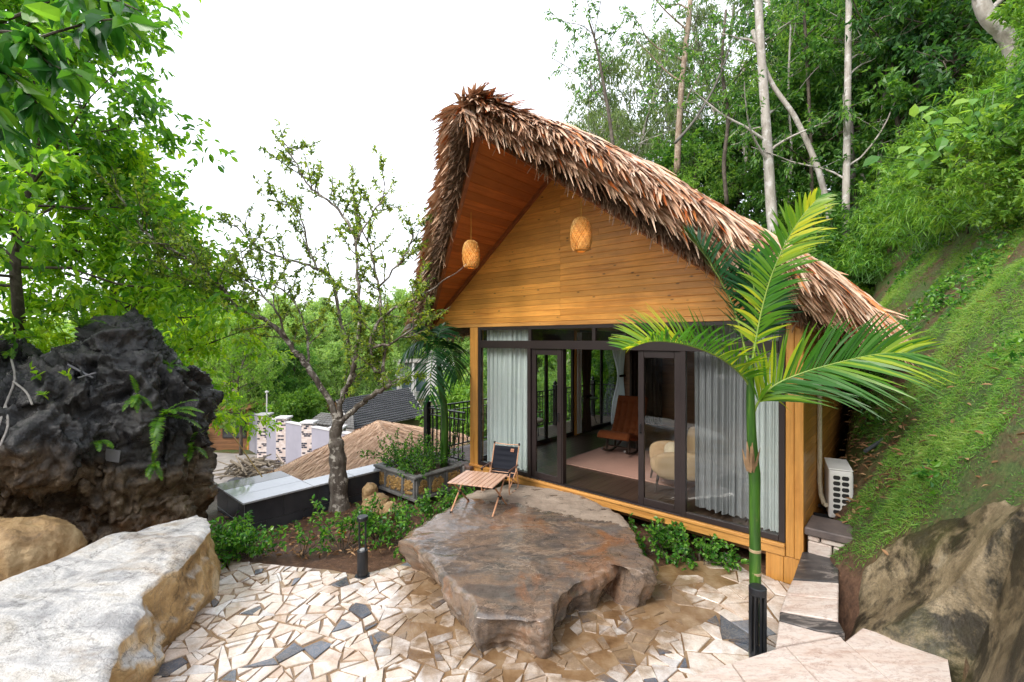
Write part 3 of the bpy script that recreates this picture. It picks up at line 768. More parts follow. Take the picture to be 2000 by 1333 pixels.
solo('pale_boulder', m, M_WHITE, 'long white and grey limestone boulder at the lower left edge of the paving', 'boulder', origin=(-3.6, 3.7, 0), smooth=True)
# karst rock
def ico(sub):
    me = bpy.data.meshes.new('tmp'); import bmesh
    b = bmesh.new(); bmesh.ops.create_icosphere(b, subdivisions=sub, radius=1); b.to_mesh(me); b.free()
    v = np.zeros(len(me.vertices)*3); me.vertices.foreach_get('co', v); f = np.zeros(len(me.polygons)*3, int); me.polygons.foreach_get('vertices', f)
    bpy.data.meshes.remove(me); return v.reshape(-1, 3), f.reshape(-1, 3)
ICO = {k: ico(k) for k in (3, 4, 5, 6)}
def blob_rock(blobs, voxel, amp, freq, seed, origin, flute=(1, 1, .45)):
    m = MB()
    for (c, r, rz) in blobs:
        v, f = ICO[4]; v = v*np.array(r); ca, sa = math.cos(rz), math.sin(rz)
        v = np.c_[v[:, 0]*ca-v[:, 1]*sa, v[:, 0]*sa+v[:, 1]*ca, v[:, 2]]
        v = v*(1+.22*fbm(v*1.1+np.array(c)+seed, 3)[:, None])
        m.add(v+np.array(c)-origin, f)
    o = mkobj('tmp_rock', m.mesh('tmp_rock'))
    md = o.modifiers.new('r', 'REMESH'); md.mode = 'VOXEL'; md.voxel_size = voxel
    dg = bpy.context.evaluated_depsgraph_get(); dg.update()
    me = bpy.data.meshes.new_from_object(o.evaluated_get(dg)); bpy.data.objects.remove(o)
    n = len(me.vertices); co = np.zeros(n*3); me.vertices.foreach_get('co', co); co = co.reshape(-1, 3)
    no = np.zeros(n*3); me.vertices.foreach_get('normal', no); no = no.reshape(-1, 3)
    P = (co+origin)*freq+seed
    P = P+.35*np.stack([fbm(P*1.3+q_, 3) for q_ in (0, 31, 57)], 1)
    disp = amp*(ridged(P*np.array(flute), 5, .52)-.25)+amp*.35*fbm(P*2.6*np.array(flute), 3)+amp*.42*(ridged(P*np.array([4.2, 4.2, 1.5])+fbm(P*2.0, 2)[:, None]*.6, 5, .6)-.2)
    co = co+no*disp[:, None]; me.vertices.foreach_set('co', co.astype(np.float32).ravel()); me.update()
    me.polygons.foreach_set('use_smooth', np.ones(len(me.polygons), bool)); return me
ko = np.array([-5.6, 6.6, 0])
kb = [(px(248, 745, 6.4), (.42, .5, .86), .3), (px(235, 860, 6.3), (.85, .7, 1.35), 0), (px(338, 865, 6.5), (.38, .5, 1.0), 0), (px(366, 800, 6.7), (.27, .42, .66), 0), (px(335, 960, 6.5), (.30, .42, .9), 0),
      (px(90, 790, 6.0), (.95, .8, .55), 0), (px(60, 870, 5.6), (.95, .7, .55), 0), (px(-80, 790, 5.8), (1.0, .8, .75), 0), (px(120, 960, 6.4), (1.0, .6, .8), 0), (px(255, 1000, 6.4), (.85, .6, .7), 0), (px(-120, 900, 6.0), (1.2, .9, 1.4), 0), (px(200, 770, 6.3), (.38, .45, .55), .2), (px(320, 780, 6.5), (.30, .4, .50), 0)]
me = blob_rock(kb, .024, .30, 1.35, 5.0, ko, (1.6, 1.6, .40)); me.materials.append(M_KARST); me.name = 'karst_rock'
karst = tag(mkobj('karst_rock', me, None, ko), 'tall jagged black weathered rock with ferns growing on it at the left', 'rock')
bo = px(30, 1090, 4.6)
me = blob_rock([(bo, (.55, .40, .42), .2), (bo+np.array([-.5, .1, -.1]), (.5, .4, .45), 0)], .03, .07, 1.8, 9.0, bo, (1, 1, 1)); me.materials.append(M_TANROCK)
tag(mkobj('tan_boulder', me, None, bo), 'brown boulder between the white boulder and the black rock', 'boulder')
bo = px(735, 985, 7.2)
me = blob_rock([(px(735, 990, 7.2), (.20, .16, .17), .3), (px(722, 968, 7.3), (.10, .10, .17), .1), (px(765, 1000, 7.1), (.16, .14, .12), .5)], .018, .05, 4.0, 2.0, bo, (1, 1, 1)); me.materials.append(M_TANROCK)
tag(mkobj('ochre_rock', me, None, bo), 'small ochre jagged rock beside the plum tree trunk and planter', 'rock')
# rock outcrop at the foot of the bank
aa = np.linspace(.62, 5.0, 170); dd = np.linspace(-5.6, .35, 190); AA, DD = np.meshgrid(aa, dd)
OX = H0[0]+UX[0]*AA+UY[0]*DD; OY = H0[1]+UX[1]*AA+UY[1]*DD
oz = hgt(OX, OY)
def on_bank(x, y):                     # photo pixel -> point on the bank (house frame)
    t = np.linspace(1.5, 9, 1500); X_ = (x-CX)/F_PX*t; z_ = CAMZ-(y-CY)/F_PX*t
    k = np.argmax(z_ < hgt(X_[:, None], t[:, None], False)[:, 0]); return hl(X_[k], t[k])
RB = np.array([on_bank(x, y) for x, y in ((1652, 1104), (1690, 1080), (1734, 1060), (1810, 1037), (1856, 1024), (1910, 1016), (1962, 1014), (2000, 1024), (2080, 1030))])
RB = RB[np.argsort(RB[:, 0])]
def rock_edge(a, d):                   # > 0 on the rock side
    lim = np.interp(a, RB[:, 0], RB[:, 1]); q = np.c_[np.ravel(a)*1.8, np.ravel(d)*1.8, 0*np.ravel(a)]
    return lim-d+.16*fbm(q, 4).reshape(np.shape(a))
mk = sstep(-.10, .14, rock_edge(AA, DD))*sstep(.60, .74, AA-.66*sstep(-1.30, -1.34, DD))*sstep(4.9, 4.3, AA)*sstep(-5.6, -5.2, DD)
pn = np.c_[AA.ravel(), DD.ravel(), oz.ravel()]
st_ = (AA*.8+DD*.75+.25*fbm(pn*1.2, 3).reshape(AA.shape))
nz_ = (fbm(np.c_[st_.ravel()*2.6, (AA-DD).ravel()*.55, 0*st_.ravel()], 5)*.11+fbm(pn*3.0, 5)*.06+ridged(pn*np.array([1.6, 1.6, .8])+4, 4)*.05).reshape(AA.shape)
zz = oz-.12+mk*(.17+nz_*.75)
mb = MB(); mb.grid(np.stack([OX, OY, zz], -1), flip=True)
solo('rock_outcrop', mb, M_OUT, 'broad brown and black stained rock face at the foot of the grassy bank', 'rock', origin=hw(1.8, -1.2, .6), smooth=True)
# ------------------------------------------------------------------ thatched house
HS = thing('thatched_house', 'pine cabin with a steep shaggy palm thatch roof and dark glass doors', 'house', (H0[0], H0[1], 0), HROT)
AR, ZR, SL = -3.15, 5.51, .772
def zs(s): return ZR-SL*np.abs(s)
def dfr(s): return -1.78*(1-np.abs(s)/3.33)-.16-.16*np.exp(-(np.asarray(s)/.5)**2)
def thk(s): return np.where(np.asarray(s) < -.2, .86, 1.0)*np.interp(np.abs(s), [0, .3, 1, 1.67, 3.33, 3.95], [.15, .20, .35, .45, .45, .34])
def ztop(s): return ZR-SL*(np.sqrt(s*s+.09)-.3)+thk(s)-.0
def zbot(s): s = np.abs(s); return zs(s)+.03+.26*sstep(3.2, 3.95, s)
SE, DB = 3.80, 6.5
def thatch():
    r = RNG(21)
    ss = np.linspace(-SE, SE, 90); rows = []
    dt = np.linspace(.34, 1, 16)
    for s in ss:
        df, zb, z1 = dfr(s), zbot(s), ztop(s); h = z1-zb
        prof = [(DB, zb), (2.0, zb), (df+.16, zb), (df+.05, zb+.08*h), (df+.0, zb+.30*h), (df+.03, zb+.55*h), (df+.13, zb+.80*h), (df+.30, zb+.97*h)]
        prof += [(df+.3+(DB-df-.3)*q, z1) for q in np.linspace(.06, 1, 16)]
        rows.append([(AR+s, d, z) for d, z in prof])
    V = np.array(rows); nn = fbm(V.reshape(-1, 3)*2.2, 4).reshape(V.shape[:2])
    V[:, 2:, 2] += nn[:, 2:]*.07; V[:, 3:8, 1] += nn[:, 3:8]*.09
    m = MB(); m.grid(V, closed_u=True)
    for e in (0, -1): m.add(V[e], [tuple(range(V.shape[1]))])
    roof = part('thatch_roof', m, M_THATCH_BASE, HS)
    def surf(s, d):
        z = ztop(s); e = .02; dz = (ztop(s+e)-ztop(s-e))/(2*e); sg = np.sign(s)
        D = nrm(np.stack([sg, 0*s, dz*sg], -1)); N = nrm(np.stack([-dz, 0*s, 1+0*s], -1))
        df = dfr(s); z = z-.10*np.clip(1-(d-df)/.35, 0, 1)**2*thk(s)*2.2
        P = np.stack([AR+s, d, z], -1); P[:, 2] += .05*fbm(np.c_[P[:, 0]*2.2, P[:, 1]*2.2, 0*s], 3)
        return P, D, N
    B = MB(); Fd = np.array([0, -1, 0])
    def rot(D, N, ang): return D*np.cos(ang)[:, None]+np.cross(N, D)*np.sin(ang)[:, None]
    for sgn, n in ((1, 14000), (-1, 5500)):
        s = sgn*(SE-.12)*r.random(n)**.92; df = dfr(s); d = df+.05+(DB-df)*r.random(n)**2.0
        P, D, N = surf(s, d)
        near = np.clip(1-(d-df)/.9, 0, 1)
        D = nrm(D+Fd*(near*.38)[:, None]); D = rot(D, N, r.normal(0, .24, n))
        B.blades(P+N*(.0+.09*r.random(n))[:, None], D, nrm(N+r.normal(0, .17, (n, 3))), (.32+.46*r.random(n))*(1 if sgn > 0 else .55), .026+.048*r.random(n)**1.2, .01+.06*r.random(n), .10+.20*r.random(n), np.clip(r.beta(2.0, 1.6, n)*.80+(r.random(n) < .30)*.40, 0, 1), 3, .15, .22)
    n = 9000; s = np.r_[SE*r.random(6200)**.95, -SE*r.random(2800)]; df = dfr(s); d = df-.06+.34*r.random(n)
    P, D, N = surf(s, d); D = nrm(D*(.9+.3*r.random(n))[:, None]+Fd*(.25+.40*r.random(n))[:, None]); D = rot(D, N, r.normal(0, .26, n))
    B.blades(P+N*(.0+.06*r.random(n))[:, None], D, nrm(N+r.normal(0, .28, (n, 3))), (.28+.44*r.random(n))*np.where(s < 0, .50, 1), .024+.044*r.random(n), .0+.06*r.random(n), .12+.35*r.random(n), np.clip(r.beta(2.0, 1.9, n)*.82+(r.random(n) < .22)*.38, 0, 1), 3, .12, .25)
    n = 6000; s = np.r_[SE*r.random(4200), -SE*r.random(1800)]; df = dfr(s); zb, z1 = zbot(s), ztop(s); v = .42+.55*r.random(n)
    P = np.stack([AR+s, df+np.interp(v, [0, .08, .3, .55, .8, .97], [.14, .03, -.03, .0, .09, .26]), zb+v*(z1-zb)], -1)
    D = nrm(np.stack([np.sign(s)*(.95+.3*r.random(n)), -.30-.35*r.random(n), -.60-.45*r.random(n)], -1)+r.normal(0, .20, (n, 3)))
    B.blades(P, D, nrm(np.array([0, -.8, .6])+r.normal(0, .35, (n, 3))), (.20+.36*r.random(n))*np.where(s < 0, .50, 1), .020+.040*r.random(n), .0, .08+.2*r.random(n), np.clip(r.beta(1.9, 2.1, n)*.85+(r.random(n) < .10)*.35, 0, 1), 3, .12, .25)
    # ridge tangle
    n = 1700; s = r.normal(0, .15, n); d = dfr(s)+.02+(DB-dfr(s))*r.random(n)**1.7
    P, D, N = surf(s, d); D = nrm(np.stack([np.sign(r.normal(0, 1, n))*(.5+r.random(n)), -.35+r.normal(0, .4, n), -.60+.40*r.random(n)], -1))
    B.blades(P+N*(.02+.08*r.random(n))[:, None], D, nrm(N+r.normal(0, .25, (n, 3))), .10+.18*r.random(n), .020+.03*r.random(n), .0, .5+.4*r.random(n), np.clip(.1+r.beta(2, 2, n)*.85, 0, 1), 3, .12, .25)
    # eaves
    n = 2600; s = np.sign(r.normal(.2, 1, n))*(SE-.25+.22*r.random(n)); d = dfr(s)+(DB-dfr(s))*r.random(n)**1.6
    P, D, N = surf(s, d); P[:, 2] -= .34*r.random(n)
    D = nrm(D*.8+np.array([0, -.15, -.45])+r.normal(0, .25, (n, 3)))
    B.blades(P, D, nrm(N+r.normal(0, .4, (n, 3))), .14+.18*r.random(n), .018+.03*r.random(n), .03, .25, r.random(n)*.8, 3, .15)
    part('thatch_leaves', B, M_BLADE, roof)
    # cut leaf ends under the front edge
    Q = MB(); n = 21000; s = np.sign(r.normal(.45, 1, n))*SE*r.random(n); df = dfr(s); zb, z1 = zbot(s), ztop(s); v = r.random(n)**1.25*.86; h = z1-zb
    dd_ = df+np.interp(v, [0, .08, .3, .55, .8, .97], [.16, .05, .0, .03, .13, .3])
    P = np.stack([AR+s, dd_, zb+v*h], -1)
    D = nrm(np.stack([np.sign(s)*(.35+.5*r.random(n)), -.55-.4*r.random(n), -.50-.75*r.random(n)+.2*v], -1)+r.normal(0, .26, (n, 3)))
    Q.blades(P-D*.04, D, nrm(r.normal(0, 1, (n, 3))+np.array([0, -.3, .5])), .06+.17*r.random(n)**2, .008+.020*r.random(n), .0, .15, np.clip(.12+.62*r.random(n)*(.55+.6*v)+(r.random(n) < .05)*.3, 0, 1), 2, .5)
    n = 420; s = np.sign(r.normal(.5, 1, n))*SE*r.random(n); P = np.stack([AR+s, dfr(s)+.04+.1*r.random(n), zbot(s)+.05], -1)
    Q.blades(P, nrm(np.array([0, -.15, -1])+r.normal(0, .3, (n, 3))), nrm(np.array([0, -1, .1])+r.normal(0, .4, (n, 3))), .10+.16*r.random(n), .010+.014*r.random(n), 0, .05, .4+.6*r.random(n), 2, .4)
    part('thatch_fringe', Q, M_FRINGE, roof)
thatch()
def plank4(m, q, off, r, inset=.0058):   # q: 4 corners of the face (ccw seen from outside), off: back vector
    q = np.asarray(q, float); off = np.asarray(off, float); c = q.mean(0)
    e1 = nrm(q[3]-q[0]); f = q.copy(); f[0] += e1*inset; f[1] += e1*inset; f[2] -= e1*inset; f[3] -= e1*inset
    rim = q+off*.22; b = q+off
    m.add(np.r_[f, rim, b], [(0, 1, 2, 3)]+[(4+i, 4+(i+1) % 4, (i+1) % 4, i) for i in range(4)]+[(8+i, 8+(i+1) % 4, 4+(i+1) % 4, 4+i) for i in range(4)], r)
rg = RNG(5)
m = MB(); ph = .091; z = 3.05
while z < ZR-.05:
    z2 = min(z+ph, ZR-.02)
    l0, l1 = AR-(ZR-z)/SL, AR-(ZR-z2)/SL; r0, r1 = AR+(ZR-z)/SL, AR+(ZR-z2)/SL
    cuts = [-3.13]
    if rg.random() < .25: cuts.append(-3.13+(r0+3.13)*(.3+.5*rg.random()))
    xs = sorted(c for c in cuts if l1+.1 < c < r1-.1); b0 = [l0]+xs+[r0]; b1 = [l1]+xs+[r1]
    for i in range(len(b0)-1):
        plank4(m, [(b0[i]+.001, 0, z), (b0[i+1]-.001, 0, z), (b1[i+1]-.001, 0, z2), (b1[i]+.001, 0, z2)], (0, .03, 0), rg.random())
    z += ph
part('gable_wall', m, W_FACE, HS)
m = MB(); m.prism([(AR-3.29, .032, 2.99), (AR+3.29, .032, 2.99), (AR, .032, ZR-.03)], (0, .03, 0)); part('gable_backing', m, W_TRIM, HS)
m = MB(); m.box(-6.48, .18, -.014, .06, 2.983, 3.047, .004, .2); part('beam', m, W_BEAM, HS)
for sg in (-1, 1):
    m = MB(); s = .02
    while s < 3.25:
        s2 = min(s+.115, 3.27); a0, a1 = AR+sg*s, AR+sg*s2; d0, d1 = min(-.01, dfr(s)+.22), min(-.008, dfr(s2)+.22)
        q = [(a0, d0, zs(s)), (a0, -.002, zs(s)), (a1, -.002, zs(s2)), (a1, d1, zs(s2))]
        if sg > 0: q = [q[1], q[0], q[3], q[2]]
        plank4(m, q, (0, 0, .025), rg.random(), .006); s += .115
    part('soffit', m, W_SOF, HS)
    m = MB(); P = []
    for s in (0.0, 3.3):
        P.append((AR+sg*s, dfr(s)+.16+.16*(s == 0), zs(s)))
    p0, p1 = np.array(P[0]), np.array(P[1]); up = np.array([0, 0, 1.0]); ax = nrm(p1-p0); sd = nrm(np.cross(ax, up))
    def bb(p, t0, t1, h0, h1): return [p+sd*t0+up*h0, p+sd*t1+up*h0, p+sd*t1+up*h1, p+sd*t0+up*h1]
    V = np.array(bb(p0, -.03, .03, -.10, .05)+bb(p1, -.03, .03, -.10, .05))
    m.add(V, [(0, 1, 2, 3), (7, 6, 5, 4), (0, 4, 5, 1), (1, 5, 6, 2), (2, 6, 7, 3), (3, 7, 4, 0)], .4); part('barge_board', m, W_TRIM, HS)
    m = MB(); p0, p1 = np.array([AR, -.03, ZR-.035]), np.array([AR+sg*3.33, -.03, zs(3.33)-.035]); nn_ = np.array([sg*.611, 0, .791])
    V = np.array([p+q for p in (p0, p1) for q in (nn_*-.03+[0, -.02, 0], nn_*-.03+[0, .03, 0], nn_*.03+[0, .03, 0], nn_*.03+[0, -.02, 0])])
    m.add(V, [(0, 1, 2, 3), (7, 6, 5, 4), (0, 4, 5, 1), (1, 5, 6, 2), (2, 6, 7, 3), (3, 7, 4, 0)], .6); part('soffit_trim', m, W_TRIM, HS)
ZF = .43
for (a0, a1, d0, d1, z0) in ((-5.19, -4.985, -.02, .14, .05), (.004, .088, -.02, .12, .29), (.091, .178, -.026, .12, .29)):
    m = MB(); m.box(a0, a1, d0, d1, z0, 2.98, .006, rg.random()*.4); part('corner_post', m, W_POST, HS)
m = MB(); m.box(-5.19, -.002, -.05, .05, .385, .425, .005, .2); m.box(-4.98, -.002, -.03, .05, .285, .383, .005, .5); part('sill_beam', m, W_BEAM, HS)
m = MB(); m.box(-.20, -.02, -.012, .05, -.02, .283, .005, .1); m.box(-.017, .178, -.012, .05, -.02, .283, .005, .4); m.box(.14, .176, .052, .25, -.02, .283, .005, .6); part('base_post', m, W_POST, HS)
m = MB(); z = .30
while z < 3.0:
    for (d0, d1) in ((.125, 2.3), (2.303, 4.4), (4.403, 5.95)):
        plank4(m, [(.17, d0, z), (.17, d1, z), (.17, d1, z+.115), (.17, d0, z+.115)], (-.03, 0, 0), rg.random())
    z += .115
part('side_wall', m, wood('pine_side_plank_shaded', tuple(q*.8 for q in PINE_L), tuple(q*.8 for q in PINE_D), 1, .4, True, .55), HS)  # facade pine darkened, the bank's shade put into the colour
m = MB(); m.box(-5.19, .13, 5.92, 5.98, .3, 3.0); m.box(.10, .138, .13, 5.9, .3, 3.0); part('inner_wall', m, W_BROWN, HS)
m = MB(); x = -5.19
while x < .1:
    x2 = min(x+.13, .1)
    for d0, d1 in ((.052, 1.9), (1.902, 3.9), (3.902, 5.9)): m.box(x, x2-.002, d0, d1, .36, ZF-.002, .0015, rg.random())
    x += .13
fl_m = NT('dark_laminate'); rr_ = fl_m.attr(); g_ = fl_m.noise(1, 6, .6, fl_m.map((26, 1.2, 20)), .5)
fl_m.base(fl_m.mix(rr_, fl_m.ramp(g_, [(.3, (.030, .019, .014)), (.7, (.085, .055, .040))]), (.05, .032, .024))); fl_m.rough(.32)
part('floor', m, fl_m.m, HS)
m = MB(); m.box(-5.15, .1, .06, 5.9, 2.985, 3.02); part('ceiling', m, W_SOF, HS)
m = MB(); m.box(-5.15, .1, .1, 5.9, .20, .33); part('floor_frame', m, W_BROWN, HS)
# front glazing
FR = MB(); fa, fb = -4.98, -.003
def fr(m, a0, a1, z0, z1, d0=-.012, d1=.05, ch=.004): m.box(a0, a1, d0, d1, z0, z1, ch)
fr(FR, fa, fa+.065, .43, 2.98); fr(FR, fb-.065, fb, .43, 2.98); fr(FR, fa+.066, fb-.066, 2.925, 2.98); fr(FR, fa+.066, fb-.066, 2.60, 2.735)
for c in (-3.75, -2.51, -1.20): fr(FR, c-.03, c+.03, 2.736, 2.924)
for c in (-3.765, -1.17): fr(FR, c-.035, c+.035, .44, 2.599)
fr(FR, fa+.066, -3.802, .43, .50); fr(FR, -1.134, fb-.066, .43, .50); fr(FR, -3.80, -1.136, .428, .445, -.012, .09)
part('window_frame', FR, M_FRAME, HS)
def pane(parent, a0, a1, z0, z1, d=.018, name='pane'):
    m = MB(); m.box(a0, a1, d, d+.006, z0, z1); return part(name, m, M_GLASS, parent)
fro = HS.children[-1]
for a0, a1 in ((fa+.065, -3.78), (-3.72, -2.54), (-2.48, -1.23), (-1.17, fb-.065)): pane(HS, a0, a1, 2.735, 2.925, name='transom_pane')
pane(HS, fa+.065, -3.80, .5, 2.6, name='window_pane'); pane(HS, -1.135, fb-.065, .5, 2.6, name='window_pane')
for a0, a1, hs in ((-3.725, -3.12, -1), (-1.81, -1.21, 1)):
    m = MB(); D0, D1 = .02, .065
    m.box(a0, a0+.085, D0, D1, .447, 2.598, .005); m.box(a1-.085, a1, D0, D1, .447, 2.598, .005); m.box(a0+.086, a1-.086, D0, D1, .447, .545, .005); m.box(a0+.086, a1-.086, D0, D1, 2.50, 2.598, .005)
    if hs < 0: m.box(a1+.001, a1+.022, D0+.012, D0+.11, .447, 2.598, .003)
    dl = part('door_leaf', m, M_FRAME, HS); pane(dl, a0+.085, a1-.085, .545, 2.5, .038)
    m = MB(); hx = a1-.045 if hs < 0 else a0+.045; m.tube([(hx, D0, 1.45), (hx, D0-.04, 1.45), (hx, D0-.04, 1.57), (hx, D0, 1.57)], .009, 6); part('handle', m, M_BLACK, dl)
# left glazing wall
m = MB(); m.box(-5.18, -5.05, 3.38, 3.56, .3, 2.98, .005, .3); part('side_post', m, W_POST, HS)
FL = MB()
for d0, d1, mus in ((.15, 3.37, (1.2, 2.28)), (3.57, 5.9, (4.72,))):
    FL.box(-5.15, -5.09, d0, d0+.07, .43, 2.98, .004); FL.box(-5.15, -5.09, d1-.07, d1, .43, 2.98, .004); FL.box(-5.15, -5.09, d0+.071, d1-.071, .43, .52, .004); FL.box(-5.15, -5.09, d0+.071, d1-.071, 2.62, 2.98, .004)
    for c in mus: FL.box(-5.14, -5.10, c-.05, c+.05, .521, 2.619, .004)
part('side_frame', FL, M_FRAME, HS)
for d0, d1 in ((.22, 1.15), (1.25, 2.23), (2.33, 3.3), (3.64, 4.67), (4.77, 5.83)):
    m = MB(); m.box(-5.123, -5.117, d0, d1, .52, 2.62); part('side_pane', m, M_GLASS, HS)
# deck, railing
m = MB(); x = -6.42
while x < -5.2:
    m.box(x, x+.118, -.12, 6.6, .33, .38, .004, rg.random()); x += .122
dk = thing('wooden_deck', 'narrow reddish brown plank deck along the left side of the cabin', 'deck', (H0[0], H0[1], 0), HROT)
part('boards', m, wood('deck_plank', (.20, .125, .10), (.11, .068, .055), 1, .5, False, .5), dk)
m = MB(); m.box(-6.42, -5.21, -.155, -.125, .12, .38, .004); m.box(-6.455, -6.425, -.12, 6.6, .12, .38, .004); part('edge_board', m, M_CONC, dk)
m = MB()
for dq in (.3, 2.2, 4.2, 6.2): m.box(-6.3, -6.15, dq, dq+.15, -3.2, .32)
part('stilt', m, M_CONC, dk)
RAIL = []
def railing(name, label, p0, p1, posts):
    o = hw(*p0, .38); v = hw(*p1, .38)-o; L = np.hypot(v[0], v[1]); rz = math.atan2(v[1], v[0])
    t = thing(name, label, 'railing', o, rz, 'black railings round the deck')
    m = MB(); m.box(0, L, -.022, .022, .97, 1.0, .004); part('top_rail', m, M_IRON, t)
    for z0, z1 in ((.84, .86), (.08, .105)): m = MB(); m.box(0, L, -.015, .015, z0, z1); part('cross_rail', m, M_IRON, t)
    m = MB(); n = int(L/.125); st = L/n; b = .008
    for i in range(n):
        x = (i+.5)*st
        k = i % 3
        if k == 0: m.box(x-b, x+b, -b, b, .106, .839)
        else:
            z0, z1 = ((.50, .78), (.18, .52))[k-1]; wv = .028
            m.box(x-b, x+b, -b, b, .106, z0); m.box(x-b, x+b, -b, b, z1, .839)
            m.box(x-wv, x+wv, -b, b, z0, z0+.014); m.box(x-wv, x+wv, -b, b, z1-.014, z1); m.box(x-wv, x-wv+.014, -b, b, z0+.015, z1-.015); m.box(x+wv-.014, x+wv, -b, b, z0+.015, z1-.015)
        m.box(x-b, x+b, -b, b, .861, .969)
    part('balusters', m, M_IRON, t)
    for x in posts:
        m = MB(); m.box(x-.055, x+.055, -.055, .055, -.02, 1.08, .006); m.box(x-.075, x+.075, -.075, .075, 1.081, 1.11, .008); m.lathe([(.03, 1.11), (.055, 1.14), (.06, 1.17), (.03, 1.21), (.008, 1.23)], 10, (x, 0, 0)); part('post', m, M_IRON, t)
railing('deck_railing', 'short black iron railing between the cabin post and the front deck corner', (-5.25, -.09), (-6.38, -.09), (1.13,))
railing('deck_railing', 'long black iron railing running back along the left edge of the deck', (-6.38, -.03), (-6.38, 6.5), (2.2, 4.4, 6.4))
railing('deck_railing', 'black iron railing across the far end of the deck seen through the room', (-6.3, 6.55), (-3.4, 6.55), (1.4, 2.8))

# ------------------------------------------------------------------ curtains
def curtain(label, mat, a0, a1, d, z0, z1, folds, amp, along='a', tie=None, group=None, wob=0):
    n, k = 160, 26; u = np.linspace(0, 1, n); zz = np.linspace(z1, z0, k); V = np.zeros((k, n, 3)); r = RNG(int(abs(a0*100)+d*10)); ph = r.random(9)*6.28
    for i, z in enumerate(zz):
        t = i/(k-1)
        off = amp*np.sin(u*folds*6.283+ph[0]+.8*np.sin(u*5+ph[1]+t))*(.6+.4*np.sin(u*9+ph[2]))+amp*.35*np.sin(u*folds*14+ph[3]+t*2)
        x = a0+(a1-a0)*(u+.012*np.sin(u*folds*6.28+ph[4]))
        if tie:
            zt_, ww, cc = tie; g = math.exp(-((z-zt_)/.55)**2); x = x*(1-g)+(cc+(x-cc)*ww)*g
        zq = z+(wob*np.sin(u*folds*6.28*.9+ph[5]) if i == k-1 else 0)
        V[i] = np.stack([x, d+off, zq+0*u], -1) if along == 'a' else np.stack([d+off, x, zq+0*u], -1)
    m = MB(); m.grid(V)
    c = hw(*( (a0+a1)/2, d) if along == 'a' else (d, (a0+a1)/2), z0)
    o = thing('curtain', label, 'curtain', (H0[0], H0[1], 0), HROT, group)
    part('cloth', m, mat, o, smooth=True)
    m = MB()
    m.tube([(a0, d, z1+.01), (a1, d, z1+.01)] if along == 'a' else [(d, a0, z1+.01), (d, a1, z1+.01)], .014, 6); part('rail', m, M_FRAME, o)
    if tie:
        m = MB(); cc = tie[2]; ww = abs(a1-a0)*tie[1]*.55
        m.box(*((cc-ww, cc+ww, d-.06, d+.06) if along == 'a' else (d-.06, d+.06, cc-ww, cc+ww)), tie[0]-.03, tie[0]+.03, .01); part('tieback', m, M_CURB, o)
    return o
curtain('white curtain behind the far left glass pane next to the folding chair', M_CURW, -4.90, -3.86, .16, .47, 2.93, 9, .035)
curtain('grey sheer curtain behind the right glass pane beside the palm trunk', M_CURG, -1.12, -.37, .30, .50, 2.93, 8, .04, wob=.012)
curtain('white curtain in the right corner of the glass front behind the palm', M_CURW, -.36, -.05, .20, .46, 2.93, 4, .035)
curtain('dark brown curtain tied back beside the inner wooden post', M_CURB, 3.55, 4.0, -4.98, .47, 2.93, 4, .035, 'd', (1.35, .55, 3.78))
curtain('pale curtain edge hanging just beside the inner wooden post', M_CURW, 3.36, 3.55, -5.0, .47, 2.93, 2, .02, 'd')
curtain('white curtain tied back at the rear corner behind the rocking chair', M_CURW, 5.0, 5.75, -4.98, .47, 2.93, 5, .03, 'd', (1.75, .35, 5.55))
curtain('dark brown curtain on the rear wall behind the rocking chair', M_CURB, -4.85, -3.9, 5.80, .47, 2.93, 8, .035)

# ------------------------------------------------------------------ lanterns
def lantern(loc, top, label):
    t = thing('bamboo_lantern', label, 'lantern', loc, 0, 'woven lanterns under the gable'); t.scale = (1.07, 1.07, 1.07)
    prof = [(.055, 0), (.09, .012), (.112, .06), (.124, .14), (.125, .22), (.115, .30), (.095, .36), (.06, .395), (.03, .41)]
    m = MB(); n = 40
    zz_ = np.linspace(0, .41, 42); rr2 = np.interp(zz_, [p[1] for p in prof], [p[0] for p in prof])
    for k in range(34):
        for sgn in (1, -1):
            th = k/26*6.283+sgn*zz_*5.2
            wv = .0025*np.sin(np.arange(42)*2.2+k)*sgn
            m.tube(np.stack([(rr2+wv)*np.cos(th), (rr2+wv)*np.sin(th), zz_], 1)[::2], .0062, 3, False, (k*.37+.5*sgn) % 1)
    for k in range(20):
        z = .41*(k+.5)/20; r_ = np.interp(z, zz_, rr2); an = np.linspace(0, 6.283, 25); m.tube(np.stack([r_*np.cos(an), r_*np.sin(an), 0*an+z], 1), .0035, 3, False, (k*.31) % 1)
    part('shade', m, m_blade('woven_bamboo', [(0, (.46, .22, .05)), (.5, (.72, .42, .12)), (1, (.82, .56, .22))], .5), t)
    m = MB(); m.lathe([(r_*.955, z) for r_, z in prof], 30); part('liner', m, cloth('lantern_liner', (.62, .34, .10), .55, .8), t, smooth=True)
    m = MB(); m.tube([(0, 0, .40), (0, 0, top/1.07)], .004, 5); part('cord', m, simple('yellow_cord', (.62, .38, .05)), t)
    e = NT('warm_bulb'); e.base((1, .8, .5)); e.set('Emission Color', (1, .62, .25, 1)); e.set('Emission Strength', 7.0)
    m = MB(); m.lathe([(.012, .09), (.034, .12), (.046, .16), (.04, .2), (.018, .24), (.015, .27)], 14); part('bulb', m, e.m, t, smooth=True)
    m = MB(); m.lathe([(.018, .27), (.02, .33), (.012, .40)], 10); part('socket', m, M_BLACK, t)
